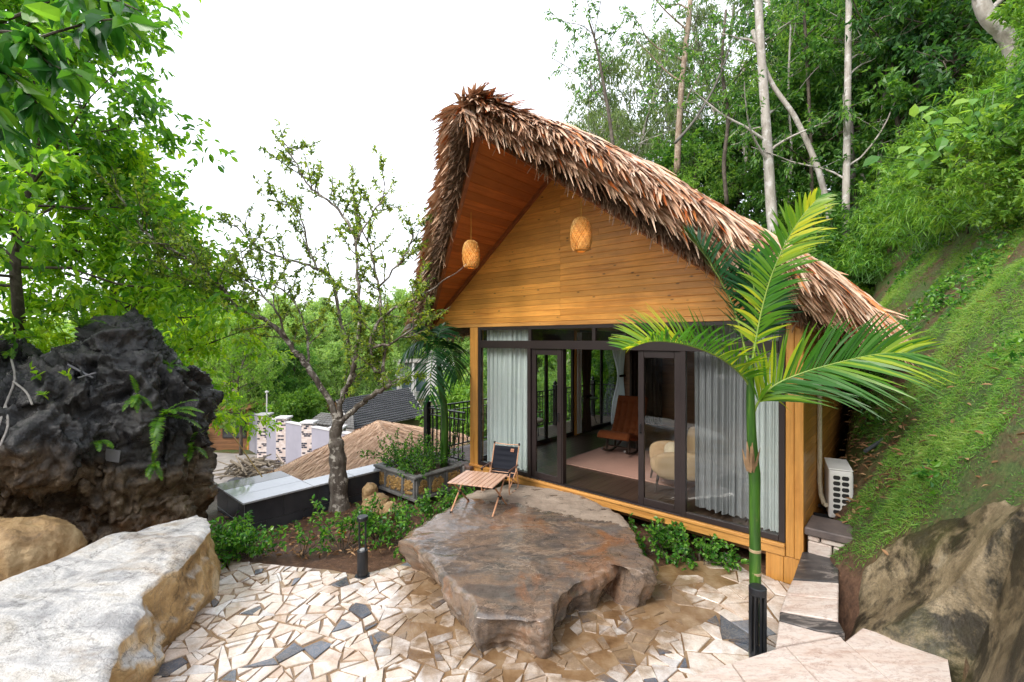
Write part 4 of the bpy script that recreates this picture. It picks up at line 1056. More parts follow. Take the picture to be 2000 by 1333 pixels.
for x_, y_, lab in ((1135, 492, 'woven bamboo lantern hanging in front of the gable planks, the right one'), (920, 524, 'woven bamboo lantern hanging under the reddish soffit at the left')):
    al = A(x_, -1.0); q_ = hw(al, -1.0); zl = CAMZ+(CY-y_)/F_PX*q_[1]; lantern((q_[0], q_[1], zl), zs(al-AR)-zl+.01, lab)

# ------------------------------------------------------------------ room furniture
m = MB(); rx = MB(); V = []
m.box(-3.92, -1.5, 1.08, 3.0, .43, .446, .004); rug = solo('rug', m, M_RUG, 'dusty pink rectangular rug on the dark floor of the room', 'rug', loc=(H0[0], H0[1], 0), rz=HROT)
def rocker():
    c = hw(-3.35, 2.55, .446); fx = np.array([-.60, -.80]); rz = math.atan2(fx[1], fx[0])
    t = thing('rocking_chair', 'rust brown tufted rocking chair inside the open doorway', 'chair', c, rz)
    Wd = .66                                      # local x = facing, y = width
    pr = np.array([(.52, .36), (.50, .43), (.40, .45), (.26, .40), (.10, .335), (-.04, .33), (-.16, .40), (-.26, .56), (-.36, .78), (-.44, .98), (-.50, 1.08)])
    s = np.linspace(0, 1, 60); pc = np.stack([np.interp(s, np.linspace(0, 1, len(pr)), pr[:, k]) for k in (0, 1)], 1)
    for _ in range(6): pc[1:-1] = (pc[:-2]+2*pc[1:-1]+pc[2:])/4
    tg = nrm(np.gradient(pc, axis=0)); nn_ = np.stack([tg[:, 1], -tg[:, 0]], 1); nn_ = -nn_ if nn_[20, 1] < 0 else nn_
    ys = np.linspace(-Wd/2, Wd/2, 50); rows = []
    for j, y in enumerate(ys):
        e = 1-max(0, (abs(y)/(Wd/2)-.88)/.12)**2*.8
        tuft = np.where((s > .33) & (s < .93), .050*(np.abs(np.sin((y/Wd+.5)*math.pi*5))**.45*np.abs(np.sin(s*math.pi*11))**.45)-.006, .02)
        th = (.03+tuft)*e+.0
        up = pc+nn_*th[:, None]; dn = pc-nn_*.06*e
        rows.append(np.r_[np.c_[up[:, 0], np.full(60, y), up[:, 1]], np.c_[dn[::-1, 0], np.full(60, y), dn[::-1, 1]]])
    m = MB(); V = np.array(rows); m.grid(V, closed_u=True)
    for e_ in (0, -1): m.add(V[e_], [(i, i+1, 118-i, 119-i) for i in range(59)])
    part('upholstery', m, M_RUST, t, smooth=True)
    for y in (-.24, .24):
        m = MB(); an = np.linspace(-.52, .50, 16); m.tube(np.stack([np.sin(an)*1.0+.02, 0*an+y, .03+(1-np.cos(an))*.95], 1), .026, 6); part('rocker', m, W_FLOOR, t)
        for x in (.26, -.14):
            m = MB(); m.tube([(x+.04, y, .05), (x, y*.92, .36)], [.022, .03], 6); part('leg', m, W_FLOOR, t)
    m = MB(); m.tube([(.22, -.23, .16), (.22, .23, .16)], .016, 6); part('stretcher', m, W_FLOOR, t)
rocker()
def armchair():
    c = hw(-1.72, 1.15, .446); t = thing('armchair', 'cream armchair seen through the right glass door leaf', 'armchair', c, HROT+math.radians(-150))
    m = MB()
    def soft(mb, x0, x1, y0, y1, z0, z1, rr=.07):
        v, f = ICO[4]; e = 3.2; q = np.sign(v)*np.abs(v)**(2/e); q = q/np.max(np.abs(q))
        mb.add(np.c_[(x0+x1)/2+q[:, 0]*(x1-x0)/2, (y0+y1)/2+q[:, 1]*(y1-y0)/2, (z0+z1)/2+q[:, 2]*(z1-z0)/2], f)
    soft(m, -.35, .38, -.36, .36, .20, .43); part('seat', m, M_CREAM, t, smooth=True)
    m = MB(); soft(m, -.44, -.2, -.38, .38, .22, .92); part('backrest', m, M_CREAM, t, smooth=True)
    for y in (-.40, .40):
        m = MB(); soft(m, -.40, .36, y-.08, y+.08, .2, .62); part('armrest', m, M_CREAM, t, smooth=True)
    for x in (-.3, .3):
        for y in (-.32, .32):
            m = MB(); m.tube([(x, y, .24), (x*1.15, y*1.1, 0)], [.022, .014], 8); part('leg', m, W_FLOOR, t)
    cu = thing('cushion', 'pale round cushion resting on the cream armchair', 'cushion', hw(-1.72, 1.15, .87), HROT+math.radians(-150))
    m = MB(); v, f = ICO[4]; m.add(v*np.array([.13, .24, .14])+np.array([.05, .05, .13]), f); part('cover', m, simple('beige_cushion', (.62, .50, .36), None, 8, .95), cu, smooth=True)
armchair()
# wicker chair and small table on the deck
def wicker():
    c = hw(-5.72, 2.55, .38); t = thing('wicker_chair', 'rattan armchair with a cream seat pad on the deck seen through the glass', 'chair', c, HROT+math.radians(60))
    r_ = simple('rattan', (.34, .24, .15), (.20, .13, .08), 40, .6)
    m = MB(); an = np.linspace(-2.2, 2.2, 30); m.tube(np.stack([-.25*np.cos(an)+.0, .29*np.sin(an), .68+.14*np.cos(an)*(np.cos(an) > 0)], 1), .018, 6); part('arm_hoop', m, r_, t)
    m = MB()
    for q in np.linspace(-1.1, 1.1, 13):
        m.tube([(-.22*math.cos(q), .27*math.sin(q), .44), (-.25*math.cos(q), .29*math.sin(q), .68+.14*math.cos(q)), (-.28*math.cos(q), .24*math.sin(q), .86)], .008, 5)
    for z, k in ((.52, 1), (.6, 1), (.72, 1), (.78, .98), (.86, .95)): an = np.linspace(-1.1, 1.1, 12); m.tube(np.stack([-.26*np.cos(an), .28*k*np.sin(an), 0*an+z], 1), .007, 5)
    part('backrest', m, r_, t)
    m = MB(); m.lathe([(.0, .42), (.25, .42), (.265, .445), (.25, .475), (.0, .485)], 24); part('seat_pad', m, simple('cream_pad', (.62, .52, .42), None, 9, .9), t)
    for x in (-.18, .2):
        for y in (-.2, .2): m = MB(); m.tube([(x, y, .43), (x*1.2, y*1.2, 0)], .012, 6); part('leg', m, M_IRON, t)
    c = hw(-5.9, 5.2, .38); t = thing('garden_table', 'dark round metal table standing at the rear of the deck', 'table', c, 0)
    m = MB(); m.lathe([(.33, .69), (.35, .70), (.35, .715), (.33, .72)], 28); part('table_top', m, M_IRON, t)
    m = MB(); an = np.linspace(0, 6.283, 25); m.tube(np.stack([.2*np.cos(an), .2*np.sin(an), 0*an+.3], 1), .008, 5); part('ring', m, M_IRON, t)
    for k in range(3): q = k*2.094; m = MB(); m.tube([(.28*math.cos(q), .28*math.sin(q), .69), (.2*math.cos(q), .2*math.sin(q), .3), (.3*math.cos(q), .3*math.sin(q), 0)], .011, 6); part('leg', m, M_IRON, t)
wicker()

# ------------------------------------------------------------------ folding chair and table on the boulder
COPPER = simple('wood_grain_tube', (.62, .34, .20), (.50, .26, .15), 12, .38)
COPPER_T = wood('table_slat', (.66, .41, .29), (.56, .33, .22), 1, .3, False, .2)
f1, f2, f3, f4 = [gp(x, y, .385)[:2] for x, y in ((877.5, 1000), (963, 1011), (908.6, 975), (991, 986))]
def table():
    c = (f1+f2+f3+f4)/4; rz = math.atan2((f2-f1)[1]+(f4-f3)[1], (f2-f1)[0]+(f4-f3)[0])
    t = thing('folding_table', 'low roll-top folding table with wood tone slats and crossed legs on the boulder', 'table', (c[0], c[1], .372), rz)
    hx, hy, H = .335, .26, .43
    m = MB(); n = 9
    for i in range(n):
        x0 = -hx+2*hx*i/n; m.box(x0+.0025, x0+2*hx/n-.0025, -hy-.05, hy+.05, H-.016, H, .004, .2+.3*(i % 3)/3)
    part('table_top', m, COPPER_T, t)
    m = MB()
    for y in (-hy+.02, hy-.02): m.box(-hx+.01, hx-.01, y-.012, y+.012, H-.036, H-.017)
    part('rail', m, M_RUBBER, t)
    for x in (-hx+.03, hx-.03):
        m = MB(); m.tube([(x, -hy+.0, .0), (x, hy-.03, H-.03)], .0125, 8); part('leg', m, COPPER, t)
        m = MB(); m.tube([(x+.026, hy-.0, .0), (x+.026, -hy+.03, H-.03)], .0125, 8); part('leg', m, COPPER, t)
        m = MB(); m.box(x-.014, x+.04, -.024, .018, H/2-.045, H/2+.005, .006); part('hinge', m, M_RUBBER, t)
        m = MB()
        for y in (-hy, hy-.0): m.lathe([(.015, -.004), (.016, .02)], 8, (x if y < 0 else x+.026, y, 0))
        for y in (-hy+.03, hy-.03): m.box(x-.012, x+.038, y-.016, y+.016, H-.05, H-.02, .004)
        part('end_cap', m, M_RUBBER, t)
table()
def camp_chair():
    c = gp(966, 970, .385); rz = math.radians(-112)        # local x = facing
    t = thing('folding_chair', 'navy canvas camping chair with wood tone tube frame beside the folding table', 'chair', (c[0]+.08, c[1]+.30, .378), rz)
    W2 = .27; t.scale = (.86, .86, .84)
    for y in (-W2, W2):
        m = MB()     # D shaped side loop: front leg, foot bar, rear leg
        P = [(.20, y, .44), (.215, y, .30), (.235, y, .10), (.22, y, .03), (.17, y, .012), (-.13, y, .012), (-.19, y, .03), (-.205, y, .10), (-.15, y, .30), (-.13, y, .43)]
        m.tube(P, .0115, 8); part('side_loop', m, COPPER, t)
        m = MB(); m.box(-.20, .25, y-.02, y+.02, .44, .462, .008, .4); part('armrest', m, wood('dark_armrest', (.15, .07, .05), (.08, .04, .03), 0, .35, False), t)
        yi = y*.93
        m = MB(); m.tube([(.16, yi, .12), (-.13, yi, .34), (-.20, yi, .52), (-.30, yi, .80)], .0115, 8); part('back_tube', m, COPPER, t)
        m = MB(); m.tube([(-.14, yi, .14), (.19, yi, .335)], .0115, 8); part('seat_tube', m, COPPER, t)
        m = MB(); m.lathe([(.018, -.02), (.019, .02), (.012, .028)], 10, (-.305, yi, .81)); m.box(.205, .235, y-.016, y+.016, .41, .439, .004); m.box(.05, .09, y-.016, y+.016, .0, .026, .003); m.box(-.09, -.06, y-.016, y+.016, .0, .026, .003); part('joint', m, M_RUBBER, t)
    m = MB(); yy = np.linspace(-W2*.93, W2*.93, 14); m.tube(np.stack([-.305+0*yy, yy, .81-.014*np.cos(yy/W2*1.5)], 1), .0095, 8); part('back_bar', m, COPPER, t)
    m = MB(); m.tube([(.19, -W2, .335), (.19, W2, .335)], .0095, 8); m.tube([(-.15, -W2, .30), (-.15, W2, .30)], .0095, 8); part('cross_bar', m, COPPER, t)
    def sheet(prof, hw_, sag):
        pr = np.array(prof); k = 30; s_ = np.linspace(0, 1, k); q = np.stack([np.interp(s_, np.linspace(0, 1, len(pr)), pr[:, i]) for i in (0, 1)], 1)
        u = np.linspace(-1, 1, 25); V = np.zeros((k, 25, 3))
        for i in range(k): V[i] = np.stack([q[i, 0]-sag*(1-u**2)*.9*math.sin(s_[i]*3.14)-.006*np.sin(i*.9)*(1-u*u), u*hw_, q[i, 1]-sag*(1-u**2)*.5*math.sin(s_[i]*3.14)], 1)
        m = MB(); m.grid(V); m.grid(V+np.array([-.006, 0, -.004]), flip=True); return m
    part('back_canvas', sheet([(-.155, .36), (-.195, .50), (-.24, .63), (-.288, .765)], W2*.90, .03), M_NAVY, t, smooth=True)
    part('seat_canvas', sheet([(.19, .345), (.03, .27), (-.13, .245), (-.155, .34)], W2*.9, .02), M_NAVY, t, smooth=True)
    # small leather badge
    pz, px_ = .70, -.262
    b = MB(); ax = nrm(np.array([-.045, 0, .135])); fwd = np.array([ax[2], 0, -ax[0]])
    def bx(y0, y1, s0, s1, th, mb):
        o = np.array([px_, 0, pz])+fwd*.004
        V = np.array([o+np.array([0, y, 0])+ax*s+fwd*h for h in (0, th) for (y, s) in ((y0, s0), (y1, s0), (y1, s1), (y0, s1))]); mb.add(V, [(3, 2, 1, 0), (4, 5, 6, 7), (0, 1, 5, 4), (1, 2, 6, 5), (2, 3, 7, 6), (3, 0, 4, 7)])
    bx(.10, .165, -.03, .03, .004, b); bd = part('badge', b, simple('leather', (.46, .19, .10), None, 30, .6), t)
    b = MB()
    for (y0, y1, s0, s1) in ((.112, .153, -.012, -.006), (.112, .118, -.012, .012), (.147, .153, -.012, .012), (.122, .143, .006, .012), (.122, .143, -.002, .002), (.115, .150, -.022, -.018)): bx(y0, y1, s0, s1, .0052, b)
    part('badge_mark', b, simple('badge_ink', (.12, .04, .02), None, 30, .6), bd)
camp_chair()

# ------------------------------------------------------------------ bollard lamps
def bollard1():
    p = gp(708, 1126); t = thing('bollard_lamp', 'black bollard lamp with two thin posts and a disc top beside the planting bed', 'lamp', p, 0, 'black garden lamps')
    m = MB(); m.lathe([(.088, 0), (.088, .010), (.082, .016), (.06, .018)], 28); part('base_plate', m, M_BLACK, t)
    m = MB(); m.lathe([(.060, .018), (.060, .30), (.054, .305)], 24); part('body', m, M_BLACK, t)
    for x in (-.036, .036): m = MB(); m.tube([(x, 0, .30), (x, 0, .655)], .012, 8); part('rod', m, M_BLACK, t)
    m = MB(); m.lathe([(.052, .648), (.060, .652), (.064, .662), (.064, .69), (.058, .699)], 28); part('cap', m, M_BLACK, t)
    m = MB(); m.lathe([(.035, .305), (.03, .32), (.0, .33)], 16); part('lens', m, simple('grey_lens', (.32, .33, .34), None, 9, .2), t)
bollard1()
def bollard2():
    Y = 3.80; p = px(1480, 1300, Y); t = thing('bollard_lamp', 'black slotted bollard lamp at the foot of the young palm', 'lamp', (p[0], Y, 0), math.radians(12), 'black garden lamps')
    top = 2.75-(1146-664)/889*Y; R_ = .066
    m = MB(); m.lathe([(R_+.02, 0), (R_+.02, .012), (R_, .02), (R_, .13), (R_-.01, .16)], 28); part('base', m, M_BLACK, t)
    for k in range(9):
        q = k*6.283/9+.2; m = MB(); x, y = (R_-.008)*math.cos(q), (R_-.008)*math.sin(q); m.tube([(x, y, .13), (x, y, top-.055)], .0105, 6); part('bar', m, M_BLACK, t)
    m = MB(); m.lathe([(R_, top-.06), (R_+.002, top-.05), (R_+.002, top-.006), (R_-.006, top), (.03, top+.001)], 28); part('cap', m, M_BLACK, t)
bollard2()

# ------------------------------------------------------------------ air conditioner and pipes
def ac():
    Y = 5.45; bl = px(1619, 1012, Y); hh = (1012-918)/889*Y
    t = thing('air_conditioner', 'white outdoor air conditioner unit with grille holes beside the cabin side wall', 'air conditioner', bl, math.radians(-30))
    Wn, Ln = .235, .60         # local x: narrow face, y: length back
    m = MB(); m.box(0, Wn, .012, Ln, 0, hh, .012); part('casing', m, simple('white_enamel', (.70, .70, .70), (.64, .64, .645), 3, .35), t)
    m = MB(); m.box(-.004, Wn+.004, .006, Ln+.004, hh+.001, hh+.016, .006); part('lid', m, simple('white_lid', (.72, .72, .72), None, 3, .35), t)
    g = MB(); nx_, nz2 = 2, 7; x0, z0 = .035, .05; cw, chh = (Wn*.72)/nx_, (hh-.10)/nz2
    h = MB(); h.box(x0-.004, x0+cw*2+.004, .004, .0115, z0-.006, z0+chh*nz2+.006); part('grille_void', h, M_RUBBER, t)
    for i in range(nx_+1): x = x0+i*cw; g.box(x-.0065, x+.0065, -.006, .0035, z0, z0+nz2*chh)
    for j in range(nz2+1): z = z0+j*chh; g.box(x0-.0065, x0+cw*2+.0065, -.0075, .0032, z-.008, z+.008)
    for i in range(nx_):
        for j in range(nz2):
            for k, (sx, sz) in enumerate(((0, 0), (1, 0), (1, 1), (0, 1))):
                cx_, cz_ = x0+(i+sx)*cw+(.0065 if not sx else -.0065), z0+(j+sz)*chh+(.008 if not sz else -.008); ux, uz = (1 if not sx else -1)*.013, (1 if not sz else -1)*.013
                g.prism([(cx_, -.005, cz_), (cx_+ux, -.005, cz_), (cx_, -.005, cz_+uz)], (0, .008, 0))
    part('grille', g, simple('white_grille', (.72, .72, .71), None, 3, .4), t)
    m = MB()
    for k in range(7): m.box(Wn+.001, Wn+.007, .05+k*.075, .085+k*.075, .05, hh-.05, .002)
    part('front_rib', m, simple('white_rib', (.62, .62, .62), None, 3, .4), t)
    m = MB(); m.box(-.16, Wn, .10, .14, -.035, -.001); m.box(-.16, Wn, Ln-.12, Ln-.08, -.035, -.001); part('bracket', m, M_IRON, t)
ac()
m = MB(); q = [hw(.205, .95, z) for z in (2.75, 2.0, 1.4, .95)]+[hw(.22, .93, .80), hw(.27, .80, .72), hw(.30, .72, .74)]
m.tube(np.array(q)-hw(.205, .95, .7), .026, 8); solo('wall_pipe', m, simple('cream_wrap', (.52, .47, .36), (.40, .35, .25), 30, .7, .4, 60), 'cream wrapped pipe running down the side wall to the air conditioner', 'pipe', loc=hw(.205, .95, .7))
m = MB(); q = [px(1690, 882, 5.6), px(1720, 862, 5.75), px(1752, 838, 5.85), px(1768, 820, 5.95)]; o_ = q[0]; m.tube(np.array(q)-o_, .022, 8); solo('hose', m, simple('grey_hose', (.06, .065, .075), None, 9, .5), 'grey plastic hose lying on the dark bank behind the air conditioner', 'hose', loc=o_)

# ------------------------------------------------------------------ planter trough
def planter():
    t = thing('stone_planter', 'grey stone trough with gilded relief panels beside the cabin post', 'planter', (*hw(-5.89, -.64)[:2], -.02), HROT)
    X0, X1, Y0, Y1, Hh = -.61, .61, -.57, .50, .43
    st = simple('weathered_cement', (.21, .205, .20), (.085, .085, .085), 5, .75, .4, 30)
    m = MB()
    m.box(X0, X1, Y0, Y0+.07, .06, Hh-.05); m.box(X0, X1, Y1-.07, Y1, .06, Hh-.05); m.box(X0, X0+.07, Y0+.071, Y1-.071, .06, Hh-.05); m.box(X1-.07, X1, Y0+.071, Y1-.071, .06, Hh-.05); m.box(X0-.03, X1+.03, Y0-.03, Y1+.03, 0, .058, .012)
    part('trough', m, st, t)
    m = MB()
    m.box(X0-.035, X1+.035, Y0-.035, Y0+.09, Hh-.048, Hh, .012); m.box(X0-.035, X1+.035, Y1-.09, Y1+.035, Hh-.048, Hh, .012); m.box(X0-.035, X0+.09, Y0+.091, Y1-.091, Hh-.048, Hh, .012); m.box(X1-.09, X1+.035, Y0+.091, Y1-.091, Hh-.048, Hh, .012); part('rim', m, st, t)
    m = MB()
    def stile(face, u):
        if face == 'y': m.box(u-.022, u+.022, Y0-.022, Y0-.001, .06, Hh-.05, .006)
        else: m.box(X1+.001, X1+.022, u-.022, u+.022, .06, Hh-.05, .006)
    for u in (X0+.025, -.28, .25, X1-.025): stile('y', u)
    for u in (Y0+.03, -.26, .12, Y1-.03): stile('x', u)
    part('stile', m, st, t)
    gold = simple('gilded_relief', (.44, .27, .09), (.17, .10, .04), 14, .5, .3, 40)
    rng_ = RNG(8)
    def relief(face, u0, u1):
        v, f = ICO[3]; g = MB(); n = int(50*(u1-u0)/.25)
        for k in range(n):
            u = u0+.02+(u1-u0-.04)*rng_.random(); z = .09+.24*rng_.random(); s = .014+.022*rng_.random()
            w_ = v*np.array([s*1.2, .010+.010*rng_.random(), s]); w_ = w_ if face == 'y' else w_[:, [1, 0, 2]]
            g.add(w_+(np.array([u, Y0-.004, z]) if face == 'y' else np.array([X1+.004, u, z])), f)
        part('relief', g, gold, t, smooth=True)
    for u0, u1 in ((X0+.06, -.32), (-.24, .21), (.29, X1-.05)): relief('y', u0, u1)
    for u0, u1 in ((Y0+.06, -.30), (-.22, .08), (.16, Y1-.05)): relief('x', u0, u1)
    m = MB(); V = np.zeros((14, 14, 3)); xs = np.linspace(X0+.07, X1-.07, 14); ys = np.linspace(Y0+.07, Y1-.07, 14)
    for i, y in enumerate(ys): V[i] = np.stack([xs, 0*xs+y, Hh-.09+.02*rng_.random(14)], 1)
    m.grid(V, r=0); part('soil', m, M_SOIL, t)
planter()

# ------------------------------------------------------------------ dark tiled wall
def tiled_wall():
    o = hw(-6.35, -3.5, -.35); t = thing('tiled_wall', 'low retaining wall of black slate tiles with pale wet coping behind the plum tree', 'wall', o, HROT)
    tile = simple('slate_tile', (.020, .023, .030), (.050, .053, .060), 2.5, .25, .15, 30)
    Ht = .66; r = RNG(4)
    m = MB(); m.box(-.36, -.012, .0, 3.35, -.3, Ht); m.box(-1.25, -.36, .012, 1.0, -.3, Ht); part('core', m, M_CONC, t)
    m = MB()
    for row in range(2):
        z0 = .02+row*.32; y = -.0+(row % 2)*.25-.25
        while y < 3.3:
            y0, y1 = max(y, 0.0), min(y+.56, 3.35)
            if y1-y0 > .03: m.box(-.011, .002, y0+.003, y1-.003, z0, z0+.314, .002, r.random())
            y += .56
        x = -1.25
        while x < -.02:
            x1 = min(x+.5, -.012); m.box(x+.003, x1-.003, -.002, .011, z0, z0+.314, .002, r.random()); x += .5
    part('tile_face', m, tile, t)
    cop = NT('wet_coping'); n_ = cop.noise(1.2, 4); cop.base(cop.ramp(n_, [(.4, (.36, .37, .40)), (.6, (.46, .47, .50))])); cop.rough(cop.ramp(n_, [(.4, .06), (.6, .2)])); cop.set('Specular IOR Level', .8)
    m = MB()
    for y0, y1 in ((1.02, 1.75), (1.755, 2.5), (2.505, 3.4)): m.box(-.40, .03, y0, y1, Ht+.002, Ht+.032, .004, .5)
    m.box(-.40, .03, -.03, 1.015, Ht+.002, Ht+.032, .004, .5); m.box(-.84, -.405, -.03, 1.03, Ht+.002, Ht+.032, .004, .5)
    part('coping', m, cop.m, t)
    m = MB(); m.box(-1.29, -.845, -.03, 1.03, Ht+.002, Ht+.032, .004, .5); part('coping', m, simple('brown_slate', (.11, .095, .085), (.055, .048, .045), 2, .12), t, label='brown unglazed coping slab at the far left end')
tiled_wall()
# ------------------------------------------------------------------ vegetation tools
Z3 = np.array([0, 0, 1.0])
def rnd_dir(r, n=None):
    v = r.normal(0, 1, (n, 3) if n else 3); return nrm(v)
def catmull(P, k=6):
    P = np.asarray(P, float); Q = np.r_[2*P[:1]-P[1:2], P, 2*P[-1:]-P[-2:-1]]; out = []
    for i in range(1, len(Q)-2):
        for t in np.linspace(0, 1, k, endpoint=False):
            a, b, c, d = Q[i-1], Q[i], Q[i+1], Q[i+2]
            out.append(.5*((2*b)+(c-a)*t+(2*a-5*b+4*c-d)*t*t+(3*b-a-3*c+d)*t**3))
    out.append(Q[-2]); return np.array(out)
def bend(r, p, d, L, n, wob=.18, up=.0):
    P = [np.array(p, float)]; d = nrm(d)
    for i in range(n):
        d = nrm(d+r.normal(0, wob, 3)+Z3*up); P.append(P[-1]+d*L/n)
    return np.array(P)
def leaf_on(r, lf, P, n, LL, LW, spread, droop, kind='oval', ldir=.6, rn=(0, 1), updown=.0):
    s = r.random(n)*(len(P)-1); i = np.minimum(s.astype(int), len(P)-2); f = (s-i)[:, None]
    q = P[i]*(1-f)+P[i+1]*f; t = nrm(P[i+1]-P[i])
    D = nrm(t*ldir+rnd_dir(r, n)*.9-Z3*droop)
    N = nrm(Z3*1.0+rnd_dir(r, n)*.8)
    l = LL*(.6+.7*r.random(n)); lf.append((q+rnd_dir(r, n)*spread*r.random((n, 1)), D, N, l, l*LW/LL, rn[0]+(rn[1]-rn[0])*r.random(n), kind))
def flush(lf, kind=None):
    m = MB()
    for k in ('oval', 'rh'):
        g = [q for q in lf if q[6] == k]
        if g: m.leaves(*[np.concatenate([q[i] for q in g]) for i in range(6)], kind=k)
    return m
def crown(seed, H, z0, R, nlimb, nsub, ntw, nleaf, LL, LW, tr=.16, el=(.2, .9), droop=.3, kind='rh', prof=lambda t: math.sin(math.pi*min(1, .12+.85*t))**.7, spread=.12, wob=.05, sub=.42, clump=True):
    r = RNG(seed); tm = MB(); lf = []
    n = 10; tp = np.array([[0, 0, 0]]+[[H*wob*math.sin(i*.8+seed)*(i/n), H*wob*math.cos(i*1.1+seed*2)*(i/n), H*i/n] for i in range(1, n+1)])
    tm.tube(tp, tr*(1-.85*np.linspace(0, 1, n+1)**1.1), 8)
    az = r.random()*6.28
    for k in range(nlimb):
        t = (k+.5)/nlimb; z = z0*H+(1-z0)*H*(.02+.95*t); az += 2.4+r.normal(0, .3)
        i = z/H*n; i0 = min(int(i), n-1); p = tp[i0]*(1-(i-i0))+tp[i0+1]*(i-i0)
        e = el[0]+(el[1]-el[0])*t+r.normal(0, .15); L = R*prof(t)*(.75+.5*r.random())
        d = np.array([math.cos(az)*math.cos(e), math.sin(az)*math.cos(e), math.sin(e)])
        P = bend(r, p, d, L, 5, .16, .04); tm.tube(P, tr*.34*np.linspace(1, .25, 6)*(.6+.4*(1-t)), 5, False)
        rb = r.random()*.5
        for s in range(nsub):
            u = .25+.75*(s+r.random())/nsub; j = u*5; j0 = min(int(j), 4); q = P[j0]*(1-(j-j0))+P[j0+1]*(j-j0)
            d2 = nrm(nrm(P[j0+1]-P[j0])*.8+rnd_dir(r)*.9+Z3*.1); L2 = R*sub*(.5+.6*r.random())
            P2 = bend(r, q, d2, L2, 3, .2, -.03); tm.tube(P2, tr*.11*np.linspace(1, .4, 4), 3, False)
            for w_ in range(ntw):
                jj = r.random()*3*.8+.6; j0 = min(int(jj), 2); q2 = P2[j0]*(1-(jj-j0))+P2[j0+1]*(jj-j0)
                d3 = nrm(nrm(P2[j0+1]-P2[j0])+rnd_dir(r)*1.1-Z3*droop*.5); P3 = bend(r, q2, d3, L2*.55, 2, .2, -.05*droop)
                leaf_on(r, lf, P3, nleaf, LL, LW, spread, droop, kind, .6, (rb*.6, rb*.6+.7))
    return tm, flush(lf)
def tree(name, label, cat, tm, lm, bm, lmat, loc, rz=0, group=None, stuffname='crown'):
    t = thing(name, label, cat, loc, rz, group)
    part('trunk', tm, bm, t, smooth=True); part(stuffname, lm, lmat, t); return t
def groundpt(pxx, Y, dz=-.1):
    X = (pxx-CX)/F_PX*Y; return np.array([X, Y, float(hgt(np.array([[X]]), np.array([[Y]]), False)[0, 0])+dz])

# ------------------------------------------------------------------ palms
def frond(R_, Lf, pts, nl, Lmax, Wl, r, up=Z3, raise_=.45, fw=.35, rad=.016, rn=(.2, .9), start=.22, droop=.25, lenpow=.6):
    P = catmull(pts, 7); n = len(P); R_.tube(P, np.linspace(rad, rad*.25, n), 6)
    for sgn in (-1, 1):
        u = start+(1-start)*(np.arange(nl)+.5)/nl; x = u*(n-1); i = np.minimum(x.astype(int), n-2); f = (x-i)[:, None]
        q = P[i]*(1-f)+P[i+1]*f; T = nrm(P[i+1]-P[i]); Sd = nrm(np.cross(T, up))*sgn; N = nrm(np.cross(Sd, T))*sgn
        N = np.where((N @ up)[:, None] < 0, -N, N)
        g = fw+.9*np.clip((u-.5)*2, 0, 1)**1.5
        D = nrm(Sd+T*g[:, None]+N*raise_+r.normal(0, .11, (nl, 3)))
        un = (u-start)/(1-start); L = Lmax*(np.sin(math.pi*(.18+.78*un))**lenpow)*(.88+.24*r.random(nl))
        nn_ = nrm(N-Sd*raise_+r.normal(0, .12, (nl, 3)))
        Lf.blades(q, D, nn_, L, Wl*(.8+.4*r.random(nl)), .0, droop*(.6+.8*r.random(nl)), np.clip(rn[0]+(rn[1]-rn[0])*(.5+.5*np.sin(u*9+sgn))*r.random(nl)+.1*r.random(nl), 0, 1), 5, .10, .16, .3)
